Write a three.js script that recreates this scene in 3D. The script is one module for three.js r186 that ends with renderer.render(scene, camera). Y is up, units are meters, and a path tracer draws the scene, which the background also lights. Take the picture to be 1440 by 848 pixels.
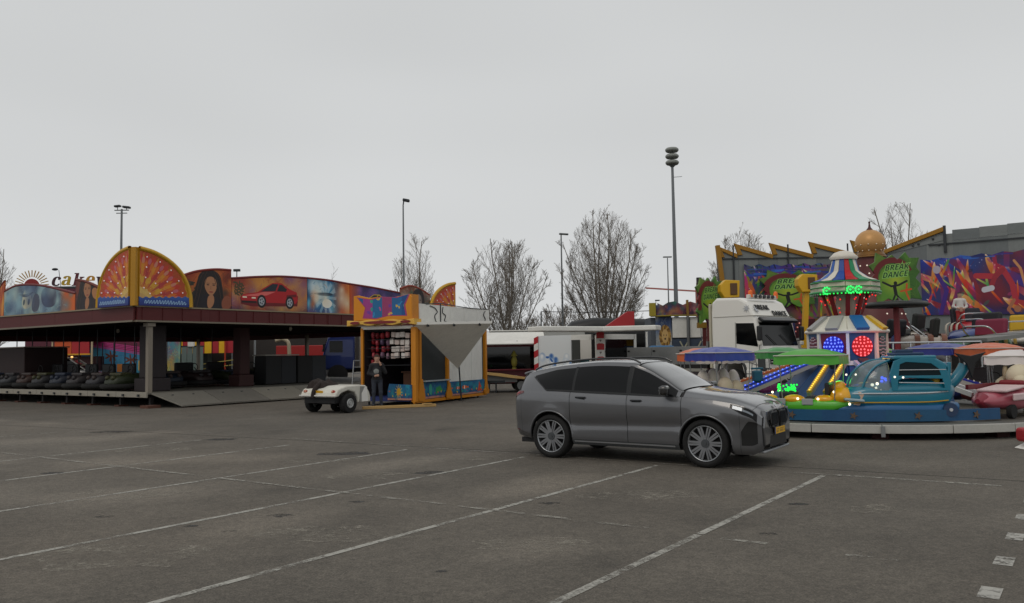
import * as THREE from 'three';
import { mergeGeometries } from 'three/addons/utils/BufferGeometryUtils.js';
import { RoundedBoxGeometry } from 'three/addons/geometries/RoundedBoxGeometry.js';
import { MarchingCubes } from 'three/addons/objects/MarchingCubes.js';
import { TextGeometry } from 'three/addons/geometries/TextGeometry.js';
import { FontLoader } from 'three/addons/loaders/FontLoader.js';
import { ImprovedNoise } from 'three/addons/math/ImprovedNoise.js';

// ---------------------------------------------------------------- camera, sky, sun, exposure
const scene = new THREE.Scene();
const camera = new THREE.PerspectiveCamera(39.55, 1024 / 603, 0.1, 4000);
camera.position.set(0, 1.75, 0);
camera.rotation.order = 'YXZ';
camera.rotation.set(THREE.MathUtils.degToRad(3.54), 0, THREE.MathUtils.degToRad(-0.9));
const noise3 = new ImprovedNoise();
{ // overcast sky: an even grey cloud deck, slightly paler towards the horizon
  const W = 512, H = 256, data = new Float32Array(W * H * 4);
  for (let j = 0; j < H; j++) for (let i = 0; i < W; i++) {
    const el = ((j + 0.5) / H - 0.5) * Math.PI, az = (i + 0.5) / W * Math.PI * 2;
    const x = Math.cos(az) * Math.cos(el), y = Math.sin(el), z = Math.sin(az) * Math.cos(el);
    const e = Math.max(0, y);
    const n = noise3.noise(x * 2.1 + 5, y * 5 + 2, z * 2.1) * 0.034 + noise3.noise(x * 4 + 1, y * 14, z * 4 + 3) * 0.022;
    const L = 0.665 - 0.07 * Math.min(1, e / 0.5) + 0.04 * Math.exp(-e * 8) + n;
    const o = (j * W + i) * 4;
    data[o] = L * 0.985; data[o + 1] = L * 1.005; data[o + 2] = L * 1.012; data[o + 3] = 1;
  }
  const t = new THREE.DataTexture(data, W, H, THREE.RGBAFormat, THREE.FloatType);
  t.mapping = THREE.EquirectangularReflectionMapping; t.magFilter = THREE.LinearFilter; t.needsUpdate = true;
  scene.background = t; scene.environment = t;
}
const sun = new THREE.DirectionalLight(0xfff4e6, 0.55);
sun.position.set(-30, 62, 22); sun.target.position.set(0, 0, -25);
sun.castShadow = true; sun.shadow.radius = 45; sun.shadow.mapSize.set(2048, 2048);
Object.assign(sun.shadow.camera, { left: -50, right: 50, top: 50, bottom: -50, near: 1, far: 200 });
scene.add(sun, sun.target);
const renderer = new THREE.WebGLRenderer({ antialias: true });
renderer.toneMapping = THREE.LinearToneMapping;
renderer.toneMappingExposure = 1.0;
renderer.shadowMap.enabled = true;

// ---------------------------------------------------------------- helpers
function rng(seed) { let s = seed >>> 0; return () => { s = (s + 0x6d2b79f5) | 0; let t = Math.imul(s ^ (s >>> 15), 1 | s); t = (t + Math.imul(t ^ (t >>> 7), 61 | t)) ^ t; return ((t ^ (t >>> 14)) >>> 0) / 4294967296; }; }
const R = (d) => d * Math.PI / 180, V3 = (x, y, z) => new THREE.Vector3(x, y, z);
const used = {};
function numbered(n) { used[n] = (used[n] ?? -1) + 1; return used[n] ? n + '_' + String(used[n]).padStart(3, '0') : n; }
// a Group at the base of a thing: [x, depth] in metres from the viewpoint, turn in degrees
function thing(name, label, category, [x, d], turn = 0, group, y = 0) {
  const o = new THREE.Group(); o.name = numbered(name); o.position.set(x, y, -d); o.rotation.y = R(turn);
  o.userData = { label, category }; if (group) o.userData.group = group; scene.add(o); return o;
}
function part(name, geo, mat, parent, pos) {
  const m = new THREE.Mesh(Array.isArray(geo) ? join(geo) : geo, mat); m.name = name; if (pos) m.position.set(...pos); parent.add(m); return m;
}
function stuffPart(name, geo, mat, parent) { const m = part(name, geo, mat, parent); m.userData.kind = 'stuff'; return m; }
function copyOf(o, [x, d], turn, label, group, y = 0) {
  const c = o.clone(); c.name = numbered(o.name.replace(/_\d{3}$/, '')); c.position.set(x, y, -d); c.rotation.y = R(turn);
  c.userData = { ...o.userData }; if (label) c.userData.label = label; if (group) c.userData.group = group; scene.add(c); return c;
}
function join(list) {
  return mergeGeometries(list.map((g) => { const n = g.index ? g.toNonIndexed() : g; for (const k of Object.keys(n.attributes)) if (!['position', 'normal', 'uv', 'color'].includes(k)) n.deleteAttribute(k); n.morphAttributes = {}; return n; }));
}
const put = (g, x = 0, y = 0, z = 0, rx = 0, ry = 0, rz = 0) => g.applyMatrix4(new THREE.Matrix4().compose(V3(x, y, z), new THREE.Quaternion().setFromEuler(new THREE.Euler(rx, ry, rz)), V3(1, 1, 1)));
const bx = (w, h, d, x = 0, y = 0, z = 0, rx = 0, ry = 0, rz = 0) => put(new THREE.BoxGeometry(w, h, d), x, y, z, rx, ry, rz);
const rb = (w, h, d, r, x = 0, y = 0, z = 0, rx = 0, ry = 0, rz = 0) => put(new RoundedBoxGeometry(w, h, d, 2, Math.min(r, w / 2.02, h / 2.02, d / 2.02)), x, y, z, rx, ry, rz);
const cy = (r1, r2, h, n, x = 0, y = 0, z = 0, rx = 0, ry = 0, rz = 0) => put(new THREE.CylinderGeometry(r1, r2, h, n), x, y, z, rx, ry, rz);
const sp = (r, x, y, z, n = 10, sx = 1, sy = 1, sz = 1) => new THREE.SphereGeometry(r, n, Math.max(4, n * 0.7 | 0)).scale(sx, sy, sz).translate(x, y, z);
function bar(a, b, r, n = 6, r2 = r) { // straight round bar between two points
  const A = V3(...a), B = V3(...b), d = B.clone().sub(A), g = new THREE.CylinderGeometry(r2, r, d.length(), n);
  g.applyQuaternion(new THREE.Quaternion().setFromUnitVectors(V3(0, 1, 0), d.normalize())); return g.translate((a[0] + b[0]) / 2, (a[1] + b[1]) / 2, (a[2] + b[2]) / 2);
}
function beam(a, b, w, h) { // straight rectangular bar between two points
  const A = V3(...a), B = V3(...b), d = B.clone().sub(A), g = new THREE.BoxGeometry(w, h, d.length());
  const m = new THREE.Matrix4().lookAt(B, A, V3(0, 1, 0)); g.applyMatrix4(m); return g.translate((a[0] + b[0]) / 2, (a[1] + b[1]) / 2, (a[2] + b[2]) / 2);
}
const tube = (pts, r, seg = 24, n = 6, closed = false) => new THREE.TubeGeometry(new THREE.CatmullRomCurve3(pts.map((p) => V3(...p)), closed), seg, r, n, closed);
const lathe = (pts, n = 24) => new THREE.LatheGeometry(pts.map((p) => new THREE.Vector2(...p)), n);
const shapeOf = (pts) => new THREE.Shape(pts.map((p) => new THREE.Vector2(p[0], p[1])));
function slab(pts, thick, bevel = 0) { // flat outline with thickness; front face at z = 0
  const g = new THREE.ExtrudeGeometry(Array.isArray(pts) ? shapeOf(pts) : pts, { depth: thick - 2 * bevel, bevelEnabled: bevel > 0, bevelSize: bevel, bevelThickness: bevel, bevelOffset: -bevel, bevelSegments: 2, curveSegments: 16 });
  return g.translate(0, 0, -thick + bevel);
}
function fitUV(g, x0, x1, y0, y1) { const p = g.attributes.position, u = g.attributes.uv; for (let i = 0; i < p.count; i++) u.setXY(i, (p.getX(i) - x0) / (x1 - x0), (p.getY(i) - y0) / (y1 - y0)); return g; }
function fitAll(g) { g.computeBoundingBox(); const b = g.boundingBox; return fitUV(g, b.min.x, b.max.x, b.min.y, b.max.y); }
// loft of superellipse rings along x: [x, yc, ry, rz, power]
function loft(secs, n = 20, caps = true, half) {
  const pos = [], idx = [], uv = [];
  secs.forEach(([x, yc, ry, rz, p = 2, zc = 0], i) => { for (let k = 0; k <= n; k++) { const a = k / n * Math.PI * 2, c = Math.cos(a), s = Math.sin(a); pos.push(x, yc + ry * Math.sign(s) * Math.abs(s) ** (2 / p), zc + rz * Math.sign(c) * Math.abs(c) ** (2 / p)); uv.push(i / (secs.length - 1), k / n); } });
  for (let i = 0; i < secs.length - 1; i++) for (let k = 0; k < n; k++) { const a = i * (n + 1) + k, b = a + n + 1; idx.push(a, a + 1, b, b, a + 1, b + 1); }
  if (caps) for (const i of [0, secs.length - 1]) { const c = pos.length / 3; pos.push(secs[i][0], secs[i][1], secs[i][5] ?? 0); uv.push(0.5, 0.5); for (let k = 0; k < n; k++) { const a = i * (n + 1) + k; i ? idx.push(a, a + 1, c) : idx.push(a + 1, a, c); } }
  const g = new THREE.BufferGeometry(); g.setAttribute('position', new THREE.Float32BufferAttribute(pos, 3)); g.setAttribute('uv', new THREE.Float32BufferAttribute(uv, 2)); g.setIndex(idx); g.computeVertexNormals(); return g;
}
function smoothTable(tab) { // smooth curve through [x, y] rows
  return (x) => {
    const n = tab.length; if (x <= tab[0][0]) return tab[0][1]; if (x >= tab[n - 1][0]) return tab[n - 1][1];
    let i = 0; while (x > tab[i + 1][0]) i++;
    const [x0, y0] = tab[i], [x1, y1] = tab[i + 1], h = x1 - x0, t = (x - x0) / h, sl = (y1 - y0) / h;
    const tan = (k) => { if (k === 0 || k === n - 1) return sl; const a = (tab[k][1] - tab[k - 1][1]) / (tab[k][0] - tab[k - 1][0]), b = (tab[k + 1][1] - tab[k][1]) / (tab[k + 1][0] - tab[k][0]); return a * b <= 0 ? 0 : 2 * a * b / (a + b); };
    const m0 = tan(i), m1 = tan(i + 1), t2 = t * t, t3 = t2 * t;
    return (2 * t3 - 3 * t2 + 1) * y0 + (t3 - 2 * t2 + t) * h * m0 + (-2 * t3 + 3 * t2) * y1 + (t3 - t2) * h * m1;
  };
}
// ---- materials
const mats = {};
function mat(color, rough = 0.6, metal = 0, extra) {
  const key = color + '|' + rough + '|' + metal + '|' + JSON.stringify(extra ?? 0);
  return mats[key] ??= new THREE.MeshPhysicalMaterial({ color, roughness: rough, metalness: metal, side: THREE.DoubleSide, ...extra });
}
const glow = (color, k) => mats['glow' + color + k] ??= new THREE.MeshStandardMaterial({ color: 0x222222, emissive: color, emissiveIntensity: k, roughness: 0.4 });
function canvasTex(w, h, fn) { const c = document.createElement('canvas'); c.width = w; c.height = h; fn(c.getContext('2d'), w, h); const t = new THREE.CanvasTexture(c); t.colorSpace = THREE.SRGBColorSpace; t.magFilter = THREE.LinearFilter; t.anisotropy = 8; return t; }
const printed = (w, h, fn, rough = 0.55) => new THREE.MeshStandardMaterial({ map: canvasTex(w, h, fn), roughness: rough, side: THREE.DoubleSide });
function dataTex(n, fn, srgb = false) { const d = new Uint8Array(n * n * 4); for (let y = 0; y < n; y++) for (let x = 0; x < n; x++) { const c = fn(x / n, y / n), o = (y * n + x) * 4; d[o] = c[0]; d[o + 1] = c[1] ?? c[0]; d[o + 2] = c[2] ?? c[0]; d[o + 3] = c[3] ?? 255; } const t = new THREE.DataTexture(d, n, n); t.wrapS = t.wrapT = THREE.RepeatWrapping; t.magFilter = THREE.LinearFilter; t.minFilter = THREE.LinearFilter; if (srgb) t.colorSpace = THREE.SRGBColorSpace; t.needsUpdate = true; return t; }
function tileNoise(n, cells, seed) { // periodic value noise on an n x n grid
  const r = rng(seed), g = Float32Array.from({ length: cells * cells }, r), out = new Float32Array(n * n);
  for (let y = 0; y < n; y++) for (let x = 0; x < n; x++) {
    const fx = x / n * cells, fy = y / n * cells, ix = fx | 0, iy = fy | 0, tx = fx - ix, ty = fy - iy, sx = tx * tx * (3 - 2 * tx), sy = ty * ty * (3 - 2 * ty);
    const a = g[iy * cells + ix], b = g[iy * cells + (ix + 1) % cells], c = g[((iy + 1) % cells) * cells + ix], d = g[((iy + 1) % cells) * cells + (ix + 1) % cells];
    out[y * n + x] = (a + (b - a) * sx) * (1 - sy) + (c + (d - c) * sx) * sy;
  } return out;
}
// worn sheet-metal / paint grain used on plain painted panels
const grimeTex = (() => { const n = 512, a = tileNoise(n, 6, 1), b = tileNoise(n, 24, 2), c = tileNoise(n, 128, 3); return dataTex(n, (u, v) => { const i = (v * n | 0) * n + (u * n | 0), k = 238 + (a[i] - .5) * 10 + (b[i] - .5) * 8 + (c[i] - .5) * 12; return [k, k, k * 0.985]; }, true); })();
const grimy = (color, rough = 0.6, metal = 0, rep = 1) => { const key = 'gr' + color + rough + metal + rep; if (!mats[key]) { const t = grimeTex.clone(); t.repeat.set(rep, rep); t.needsUpdate = true; mats[key] = new THREE.MeshStandardMaterial({ color, map: t, roughness: rough, metalness: metal, side: THREE.DoubleSide }); } return mats[key]; };
const M = {
  black: mat(0x101012, 0.7), rubber: mat(0x141414, 0.85), dark: mat(0x1d1a1a, 0.75), steel: mat(0x8b8d8e, 0.45, 0.6), grey: grimy(0x8f9092, 0.6), white: grimy(0xf0efec, 0.5), gold: mat(0xc79a2a, 0.45, 0.35), yellow: grimy(0xe0a81c, 0.5),
  maroon: grimy(0x5e1a1c, 0.6), red: mat(0xa81d20, 0.5), brownpost: grimy(0x8c8378, 0.6), wood: grimy(0xc9a469, 0.75), darkmetal: mat(0x3a3d40, 0.5, 0.5), chrome: mat(0xc9cbcd, 0.2, 0.9), glassDark: mat(0x08090b, 0.08, 0, { specularIntensity: 0.55 }),
  post: grimy(0x6d7275, 0.55, 0.2),
};
const clearGlass = new THREE.MeshPhysicalMaterial({ color: 0xffffff, transmission: 1, thickness: 0, roughness: 0.05, ior: 1.45, side: THREE.DoubleSide });
const font = await new FontLoader().loadAsync('fonts/droid/droid_serif_bold.typeface.json');
const fontSans = await new FontLoader().loadAsync('fonts/droid/droid_sans_bold.typeface.json');
// ---------------------------------------------------------------- ground: asphalt car park with worn paint
const ground = (() => {
  const n = 1024, a = tileNoise(n, 512, 11), b = tileNoise(n, 256, 12), c = tileNoise(n, 60, 13), e = tileNoise(n, 9, 14), rr = rng(5);
  const speck = new Float32Array(n * n); for (let k = 0; k < 9000; k++) { const i = rr() * n * n | 0, v = rr() < 0.6 ? 0.5 + rr() * 0.5 : -0.6; speck[i] = v; if (rr() < .3) speck[(i + 1) % (n * n)] = v * .8; }
  const tex = dataTex(n, (u, v) => { const i = (v * n | 0) * n + (u * n | 0); const k = 0.80 + (a[i] - .5) * 0.25 + (b[i] - .5) * 0.20 + (c[i] - .5) * 0.10 + (e[i] - .5) * 0.05 + speck[i] * 0.20; const q = Math.max(0, Math.min(255, k * 222)); return [q, q * 0.988, q * 0.965]; }, true);
  const bump = dataTex(n, (u, v) => { const i = (v * n | 0) * n + (u * n | 0); return [Math.max(0, Math.min(255, 128 + (a[i] - .5) * 130 + (b[i] - .5) * 110 + speck[i] * 40))]; });
  const xs = [], zs = [];
  const axis = (lo, hi, step, far) => { const o = []; for (let q = -far; q < lo - 1; q *= 0.72) { o.push(q); if (Math.abs(q) < 2) break; } for (let q = lo; q <= hi + 1e-6; q += step) o.push(q); let q = hi + 2; while (q < far) { o.push(q); q = q + (q - hi) * 0.9 + 1; } o.push(far); return o; };
  xs.push(...axis(-26, 20, 0.3, 1500)); zs.push(...axis(-40, -1, 0.3, 1500).map((z) => z));
  const pos = [], uv = [], col = [], idx = [];
  for (const z of zs) for (const x of xs) {
    pos.push(x, 0, z); uv.push(x / 3.1, -z / 3.1);
    const d = -z, u = 0.573 * x + 0.819 * d, v = 0.819 * x - 0.573 * d, N = (s, o) => noise3.noise(x * s + o, 7.3 + o, z * s - o);
    let k = 1 + N(0.13, 1) * 0.20 + N(0.5, 4) * 0.18 + N(1.4, 9) * 0.12;
    if (u > 12.15) k *= 0.9 + N(0.3, 20) * 0.07;                        // the driving lane is a different, older surfacing
    const stain = noise3.noise(u * 0.32 + 2.2, 3.3, v * 0.5 + 8.1); if (stain > 0.15 && u < 12) k *= 1 + (stain - 0.15) * 1.7;   // pale dried patches in the bays
    const oil = noise3.noise(u * 0.9 + 41, 1.3, v * 0.9 - 17); if (oil > 0.42) k *= 1 - (oil - 0.42) * 1.2;
    const warm = 1 + N(0.2, 33) * 0.03; col.push(k * warm, k, k / warm);
  }
  const nx = xs.length; for (let j = 0; j < zs.length - 1; j++) for (let i = 0; i < nx - 1; i++) { const p = j * nx + i, q = p + nx; idx.push(p, q, p + 1, p + 1, q, q + 1); }
  const g = new THREE.BufferGeometry(); g.setAttribute('position', new THREE.Float32BufferAttribute(pos, 3)); g.setAttribute('uv', new THREE.Float32BufferAttribute(uv, 2)); g.setAttribute('color', new THREE.Float32BufferAttribute(col, 3)); g.setIndex(idx); g.computeVertexNormals();
  const m = new THREE.MeshStandardMaterial({ map: tex, bumpMap: bump, bumpScale: 0.006, roughness: 0.93, vertexColors: true, side: THREE.DoubleSide, color: new THREE.Color().setRGB(0.268, 0.240, 0.204) });
  const o = new THREE.Mesh(g, m); o.name = 'asphalt_ground'; o.userData = { kind: 'structure', label: 'grey asphalt car park with faded white bay lines', category: 'ground' }; scene.add(o); return o;
})();
{ // worn white paint; local x runs along the bays, local z across them
  const n = 512, a = tileNoise(n, 160, 31), b = tileNoise(n, 40, 32), c = tileNoise(n, 7, 33);
  const worn = (bias) => dataTex(n, (u, v) => { const i = (v * n | 0) * n + (u * n | 0); const k = (a[i] - .5) * 0.8 + (b[i] - .5) * 0.8 + (c[i] - .5) * 0.9 + bias; return [Math.max(0, Math.min(1, k)) * 255]; });
  const pm = (bias, col) => new THREE.MeshStandardMaterial({ color: col, roughness: 0.85, alphaMap: worn(bias), transparent: true, side: THREE.DoubleSide });
  const strong = pm(0.58, 0xa5a39b), faint = pm(0.32, 0x98958c), vfaint = pm(0.12, 0x96938b), tileM = pm(0.6, 0xaaa8a1);
  const q = Math.cos(R(55)), w = Math.sin(R(55));
  const line = (u0, u1, v0, v1, m, name = 'parking_line', h = 0.004) => {
    const g = new THREE.PlaneGeometry(u1 - u0, v1 - v0, Math.max(1, (u1 - u0) * 2 | 0), 1).rotateX(-Math.PI / 2), p = g.attributes.position, t = g.attributes.uv;
    for (let i = 0; i < p.count; i++) { const uu = p.getX(i) + (u0 + u1) / 2, vv = p.getZ(i) + (v0 + v1) / 2; t.setXY(i, uu / 2.3 + v0 * .37, vv / 2.3 + u0 * 0.13); p.setXYZ(i, q * uu + w * vv, h, -(w * uu - q * vv)); }
    g.computeVertexNormals(); const o = part(name, g, m, ground); return o;
  };
  for (const [v, m, u1] of [[-3.22, strong, 12.0], [-5.66, strong, 11.9], [-8.06, strong, 11.8], [-10.62, strong, 11.7], [-13.3, strong, 11.2], [-15.9, strong, 11.0], [-18.5, faint, 11], [-21, faint, 11]]) { line(2.7, 7.62, v - 0.04, v + 0.04, m); line(7.66, u1, v - 0.04, v + 0.04, m); }
  for (let v = -22; v < -4; v += 2.4) line(7.6, 7.68, v, Math.min(v + 2.4, -3.75), faint, 'parking_line', 0.008);
  line(7.55, 7.63, -2.98, -2.55, faint); line(7.5, 7.57, -1.86, -1.45, faint);
  for (let v = -24; v < -4; v += 3) line(12.06, 12.14, v, v + 3, vfaint, 'parking_line', 0.008);
  line(12.12, 12.22, -3.1, -1.1, faint); line(13.4, 13.5, -0.2, 0.5, vfaint);
  for (let k = 0; k < 5; k++) line(6.74 + k * 1.06, 7.06 + k * 1.06, -0.80, -0.66, tileM, 'paint_square');
  // oil spots, filled patches and tar seams
  const spotM = new THREE.MeshStandardMaterial({ color: 0x2a2724, roughness: .7, transparent: true, alphaMap: worn(.55), side: THREE.DoubleSide }), paleM = new THREE.MeshStandardMaterial({ color: 0x8d877c, roughness: .95, transparent: true, alphaMap: worn(.05), side: THREE.DoubleSide });
  const r = rng(99); const patch = (x, d, rx, rz, m, name) => { const n = 18, pts = []; for (let k = 0; k < n; k++) { const a = k / n * 6.283, q = .65 + r() * .5; pts.push([x + Math.cos(a) * rx * q, d + Math.sin(a) * rz * q]); } const g = new THREE.ShapeGeometry(shapeOf(pts)); g.rotateX(-Math.PI / 2).translate(0, .0025, 0); const u = g.attributes.uv, p = g.attributes.position; for (let i = 0; i < p.count; i++) u.setXY(i, p.getX(i) / 2.3, p.getZ(i) / 2.3); part(name, g, m, ground); };
  for (const [x, d, a, b] of [[-2.9, 8.6, .09, .05], [-3.4, 8.9, .1, .05], [-2.6, 9.4, .16, .1], [-4.6, 9.5, .12, .07], [-1.9, 10.2, .1, .06], [1.2, 7.4, .08, .05], [-1.2, 12.6, .3, .18], [.4, 9.9, .12, .07], [-3.0, 15.2, .5, .3], [2.4, 8.1, .1, .06], [-7.2, 13.2, .2, .12], [-6.3, 18.2, .4, .2], [-9.8, 20.5, .6, .25], [3.2, 9.6, .14, .08], [-.6, 6.9, .05, .035]]) patch(x, d, a, b, spotM, 'oil_spot');
  for (const [x, d, a, b] of [[-1.8, 8.4, .9, .5], [-3.6, 7.6, .8, .6], [-2.2, 12.4, .7, .4], [-.9, 14.2, .8, .35], [-5.2, 11, .9, .5], [1.6, 10.4, .8, .4], [-7, 16.4, 1, .5], [3.9, 9.2, .5, .3], [-3.2, 14.3, .9, .35], [.2, 7.8, .6, .4]]) patch(x, d, a, b, paleM, 'dried_patch');
  const seam = (pts) => part('tar_seam', (() => { const g = tube(pts.map(([x, d]) => [x, .0, -d]), .016, 60, 4); g.scale(1, .2, 1); return g; })(), mat(0x24221f, .8), ground);
  seam([[-16, 24.2], [-9, 20.2], [-1.7, 15.95], [4.6, 12.1], [7.2, 10.4]].map(([x, d], i) => [x + .05 * (i % 2), d + .12]));
}
// ---------------------------------------------------------------- grey crossover car; local x forward, z towards its right-hand (visible) side
function makeWheel(parent, x, y, z, side, r = 0.36, wd = 0.235, twin = true) {
  const wh = new THREE.Group(); wh.name = 'wheel'; wh.position.set(x, y, z); wh.scale.z = side; parent.add(wh);
  const rr = r * 0.745, h = wd / 2;
  part('tyre', lathe([[rr, -h * .8], [rr + .02, -h * .98], [r - .05, -h], [r - .018, -h * .9], [r, -h * .68], [r, h * .68], [r - .018, h * .9], [r - .05, h], [rr + .02, h * .98], [rr, h * .8]], 48).rotateX(Math.PI / 2), M.rubber, wh);
  part('rim', [lathe([[rr - .012, -h * .8], [rr, -h * .8], [rr + .006, h * .84], [rr - .012, h * .88], [rr - .022, h * .7], [rr - .03, -h * .3]], 48).rotateX(Math.PI / 2)], mat(0x9a9da0, 0.3, 0.8), wh);
  const sh = [];
  for (let k = 0; k < 10; k++) { const a = k / 10 * Math.PI * 2; for (const s of [-1, 1]) { const a2 = a + s * 0.085; sh.push(beam([0.055 * Math.cos(a + s * .27), 0.055 * Math.sin(a + s * .27), h * .62], [(rr - .012) * Math.cos(a2), (rr - .012) * Math.sin(a2), h * .78], 0.010, 0.03)); } }
  part('spokes', sh, mat(0x96989c, 0.3, 0.8), wh);
  part('hub', [cy(.062, .068, .03, 20, 0, 0, h * .66, Math.PI / 2), cy(.03, .03, .012, 16, 0, 0, h * .66 + .018, Math.PI / 2)], mat(0x55585b, 0.4, 0.6), wh);
  part('brake_disc', [cy(rr * .98, rr * .98, .025, 32, 0, 0, 0.01, Math.PI / 2)], mat(0x0c0c0d, 0.7), wh);
  return wh;
}
const carPaint = new THREE.MeshPhysicalMaterial({ color: new THREE.Color().setRGB(0.135, 0.138, 0.147), metalness: 0.55, roughness: 0.3, clearcoat: 1, clearcoatRoughness: 0.03, side: THREE.DoubleSide });
{
  const W = smoothTable([[-2.26, .58], [-2.2, .74], [-2.08, .835], [-1.8, .893], [-1.3, .922], [-.6, .912], [0, .905], [.7, .908], [1.35, .922], [1.75, .905], [1.98, .88], [2.12, .84], [2.2, .79], [2.25, .72]]);
  const T = smoothTable([[-2.26, .93], [-2.24, 1.02], [-2.15, 1.24], [-2.05, 1.375], [-1.96, 1.43], [-1.7, 1.49], [-1.1, 1.575], [-.4, 1.622], [.1, 1.605], [.35, 1.525], [.7, 1.345], [1.04, 1.165], [1.2, 1.14], [1.7, 1.075], [2.0, .995], [2.14, .935], [2.21, .885], [2.25, .82]]);
  const B = smoothTable([[-2.26, .86], [-2.2, 1.02], [-2.0, 1.11], [-1.4, 1.11], [-.5, 1.08], [.6, 1.05], [1.04, 1.045], [1.5, 1.005], [2.0, .92], [2.14, .865], [2.25, .75]]);
  const E = smoothTable([[-2.26, .50], [-2.15, .575], [-2, .62], [-1, .655], [0, .655], [.3, .65], [.7, .70], [1.04, .765], [1.5, .775], [2.0, .70], [2.25, .50]]);
  const S = smoothTable([[-2.26, .42], [-2.05, .34], [-1.6, .29], [-1, .245], [1, .235], [1.75, .215], [2.1, .215], [2.25, .29]]);
  const XA = 1.38, XR = -1.31, RA = 0.405, AY = 0.365;
  const arch = (x) => { for (const c of [XA, XR]) { const d = x - c; if (Math.abs(d) < RA) return AY + Math.sqrt(RA * RA - d * d); } return -1; };
  function at(x, t, off = 0) {
    const w = W(x), yT = T(x), yB = Math.min(B(x), yT - .06), yS = S(x), e = Math.min(E(x), w * .93), crown = x > 1.0 ? 0.045 : 0.065, yE = Math.max(yB + .012, yT - crown);
    const low = [[yS, .895 * w], [yS + .085, .955 * w], [.47, .968 * w], [.66, .992 * w], [yB - .12, 1.0 * w], [yB, .95 * w]];
    let y, z;
    if (t <= 5) { const i = Math.min(4, Math.floor(t)), f = t - i, g = (k) => low[Math.max(0, Math.min(5, k))]; const p0 = g(i - 1), p1 = g(i), p2 = g(i + 1), p3 = g(i + 2); const c = (k) => 0.5 * (2 * p1[k] + (p2[k] - p0[k]) * f + (2 * p0[k] - 5 * p1[k] + 4 * p2[k] - p3[k]) * f * f + (3 * p1[k] - p0[k] - 3 * p2[k] + p3[k]) * f ** 3); y = c(0); z = c(1); }
    else if (t <= 6) { const f = t - 5; y = yB + (yE - yB) * f; z = 0.95 * w + (e - .95 * w) * f + 0.028 * Math.sin(f * Math.PI) * Math.min(1, (yE - yB) * 3); }
    else { const f = (t - 6) / 2, a = f * Math.PI / 2; y = yE + (yT - yE) * Math.sin(a) ** 0.8; z = e * Math.cos(a) ** 0.9; if (f >= 1) z = 0; }
    // crease along the flank and a hollow under it
    if (t < 5) { const cr = y - (0.60 + 0.02 * x); z -= 0.026 * Math.exp(-cr * cr / 0.006) * (Math.abs(x) < 1.0 ? 1 : 0.3); const fl = Math.max(0, 1 - Math.abs(Math.hypot(x - XA, y - AY) - RA) / 0.11) + Math.max(0, 1 - Math.abs(Math.hypot(x - XR, y - AY) - RA) / 0.11); z += 0.012 * fl; }
    if (t < 5.2) { const a = arch(x); if (y < a) y = a; }
    return [x, y + (t > 6 ? off : 0), Math.max(0, z + (t <= 6 ? off : off * .5))];
  }
  function patch(x0, x1, t0, t1, off = 0, nt = 8, dx = 0.03, sides = [1, -1]) {
    const out = [], f0 = typeof t0 === 'function' ? t0 : () => t0, f1 = typeof t1 === 'function' ? t1 : () => t1;
    const xs = [x0, x1]; for (let x = Math.ceil(x0 / dx) * dx; x < x1 - 1e-4; x += dx) if (x > x0 + 1e-4) xs.push(x); for (const c of [XA, XR]) for (const s of [-1, 1]) for (const k of [RA * .9999, RA * .99, RA * .96]) { const x = c + s * k; if (x > x0 && x < x1) xs.push(x); } xs.sort((a, b) => a - b);
    for (const s of sides) { const pos = [], idx = [], uv = []; for (const x of xs) for (let k = 0; k <= nt; k++) { const p = at(x, f0(x) + (f1(x) - f0(x)) * k / nt, off); pos.push(p[0], p[1], p[2] * s); uv.push(x, p[1]); }
      for (let i = 0; i < xs.length - 1; i++) for (let k = 0; k < nt; k++) { const a = i * (nt + 1) + k, b = a + nt + 1; const F = (p, q, r) => s > 0 ? idx.push(p, q, r) : idx.push(p, r, q); F(a, b, a + 1); F(a + 1, b, b + 1); }
      const g = new THREE.BufferGeometry(); g.setAttribute('position', new THREE.Float32BufferAttribute(pos, 3)); g.setAttribute('uv', new THREE.Float32BufferAttribute(uv, 2)); g.setIndex(idx); g.computeVertexNormals(); out.push(g); }
    return out;
  }
  const car = thing('crossover_car', 'dark grey crossover car with roof rails crossing the car park', 'car', [2.2, 14.14], -34);
  const shell = patch(-2.25, 2.24, 0, 8, -0.022, 40, .05);
  for (const [x, ts] of [[-2.255, 1], [2.245, 1]]) { const n = 20, pos = []; for (const s of [1, -1]) for (let k = 0; k < n; k++) { const a = at(x, k / n * 8), b = at(x, (k + 1) / n * 8); pos.push(x + Math.sign(x) * .012, .6, 0, a[0], a[1], a[2] * s, b[0], b[1], b[2] * s); } const g = new THREE.BufferGeometry(); g.setAttribute('position', new THREE.Float32BufferAttribute(pos, 3)); g.setAttribute('uv', new THREE.Float32BufferAttribute(new Float32Array(pos.length / 3 * 2), 2)); g.computeVertexNormals(); shell.push(g.index ? g : g); }
  part('inner_shell', join(shell), M.black, car);
  const floorPan = [bx(4.1, .08, 1.5, 0, .27, 0)]; for (const x of [XA, XR]) floorPan.push(bx(.9, .5, 1.25, x, .5, 0)); part('underbody', floorPan, M.black, car);
  const g = 0.0045;
  part('front_wing', join(patch(1.02 + g, 1.93, 0, 5, 0, 24)), carPaint, car);
  const fb = part('front_bumper', join(patch(1.93 + g, 2.25, 0, 5, 0, 24, .015)), carPaint, car);
  part('rear_quarter', join(patch(-1.96, -.93 - g, 0, 5, 0, 24)), carPaint, car);
  part('rear_bumper', join(patch(-2.26, -1.96 - g, 0, 5, 0, 24, .015)), carPaint, car);
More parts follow.
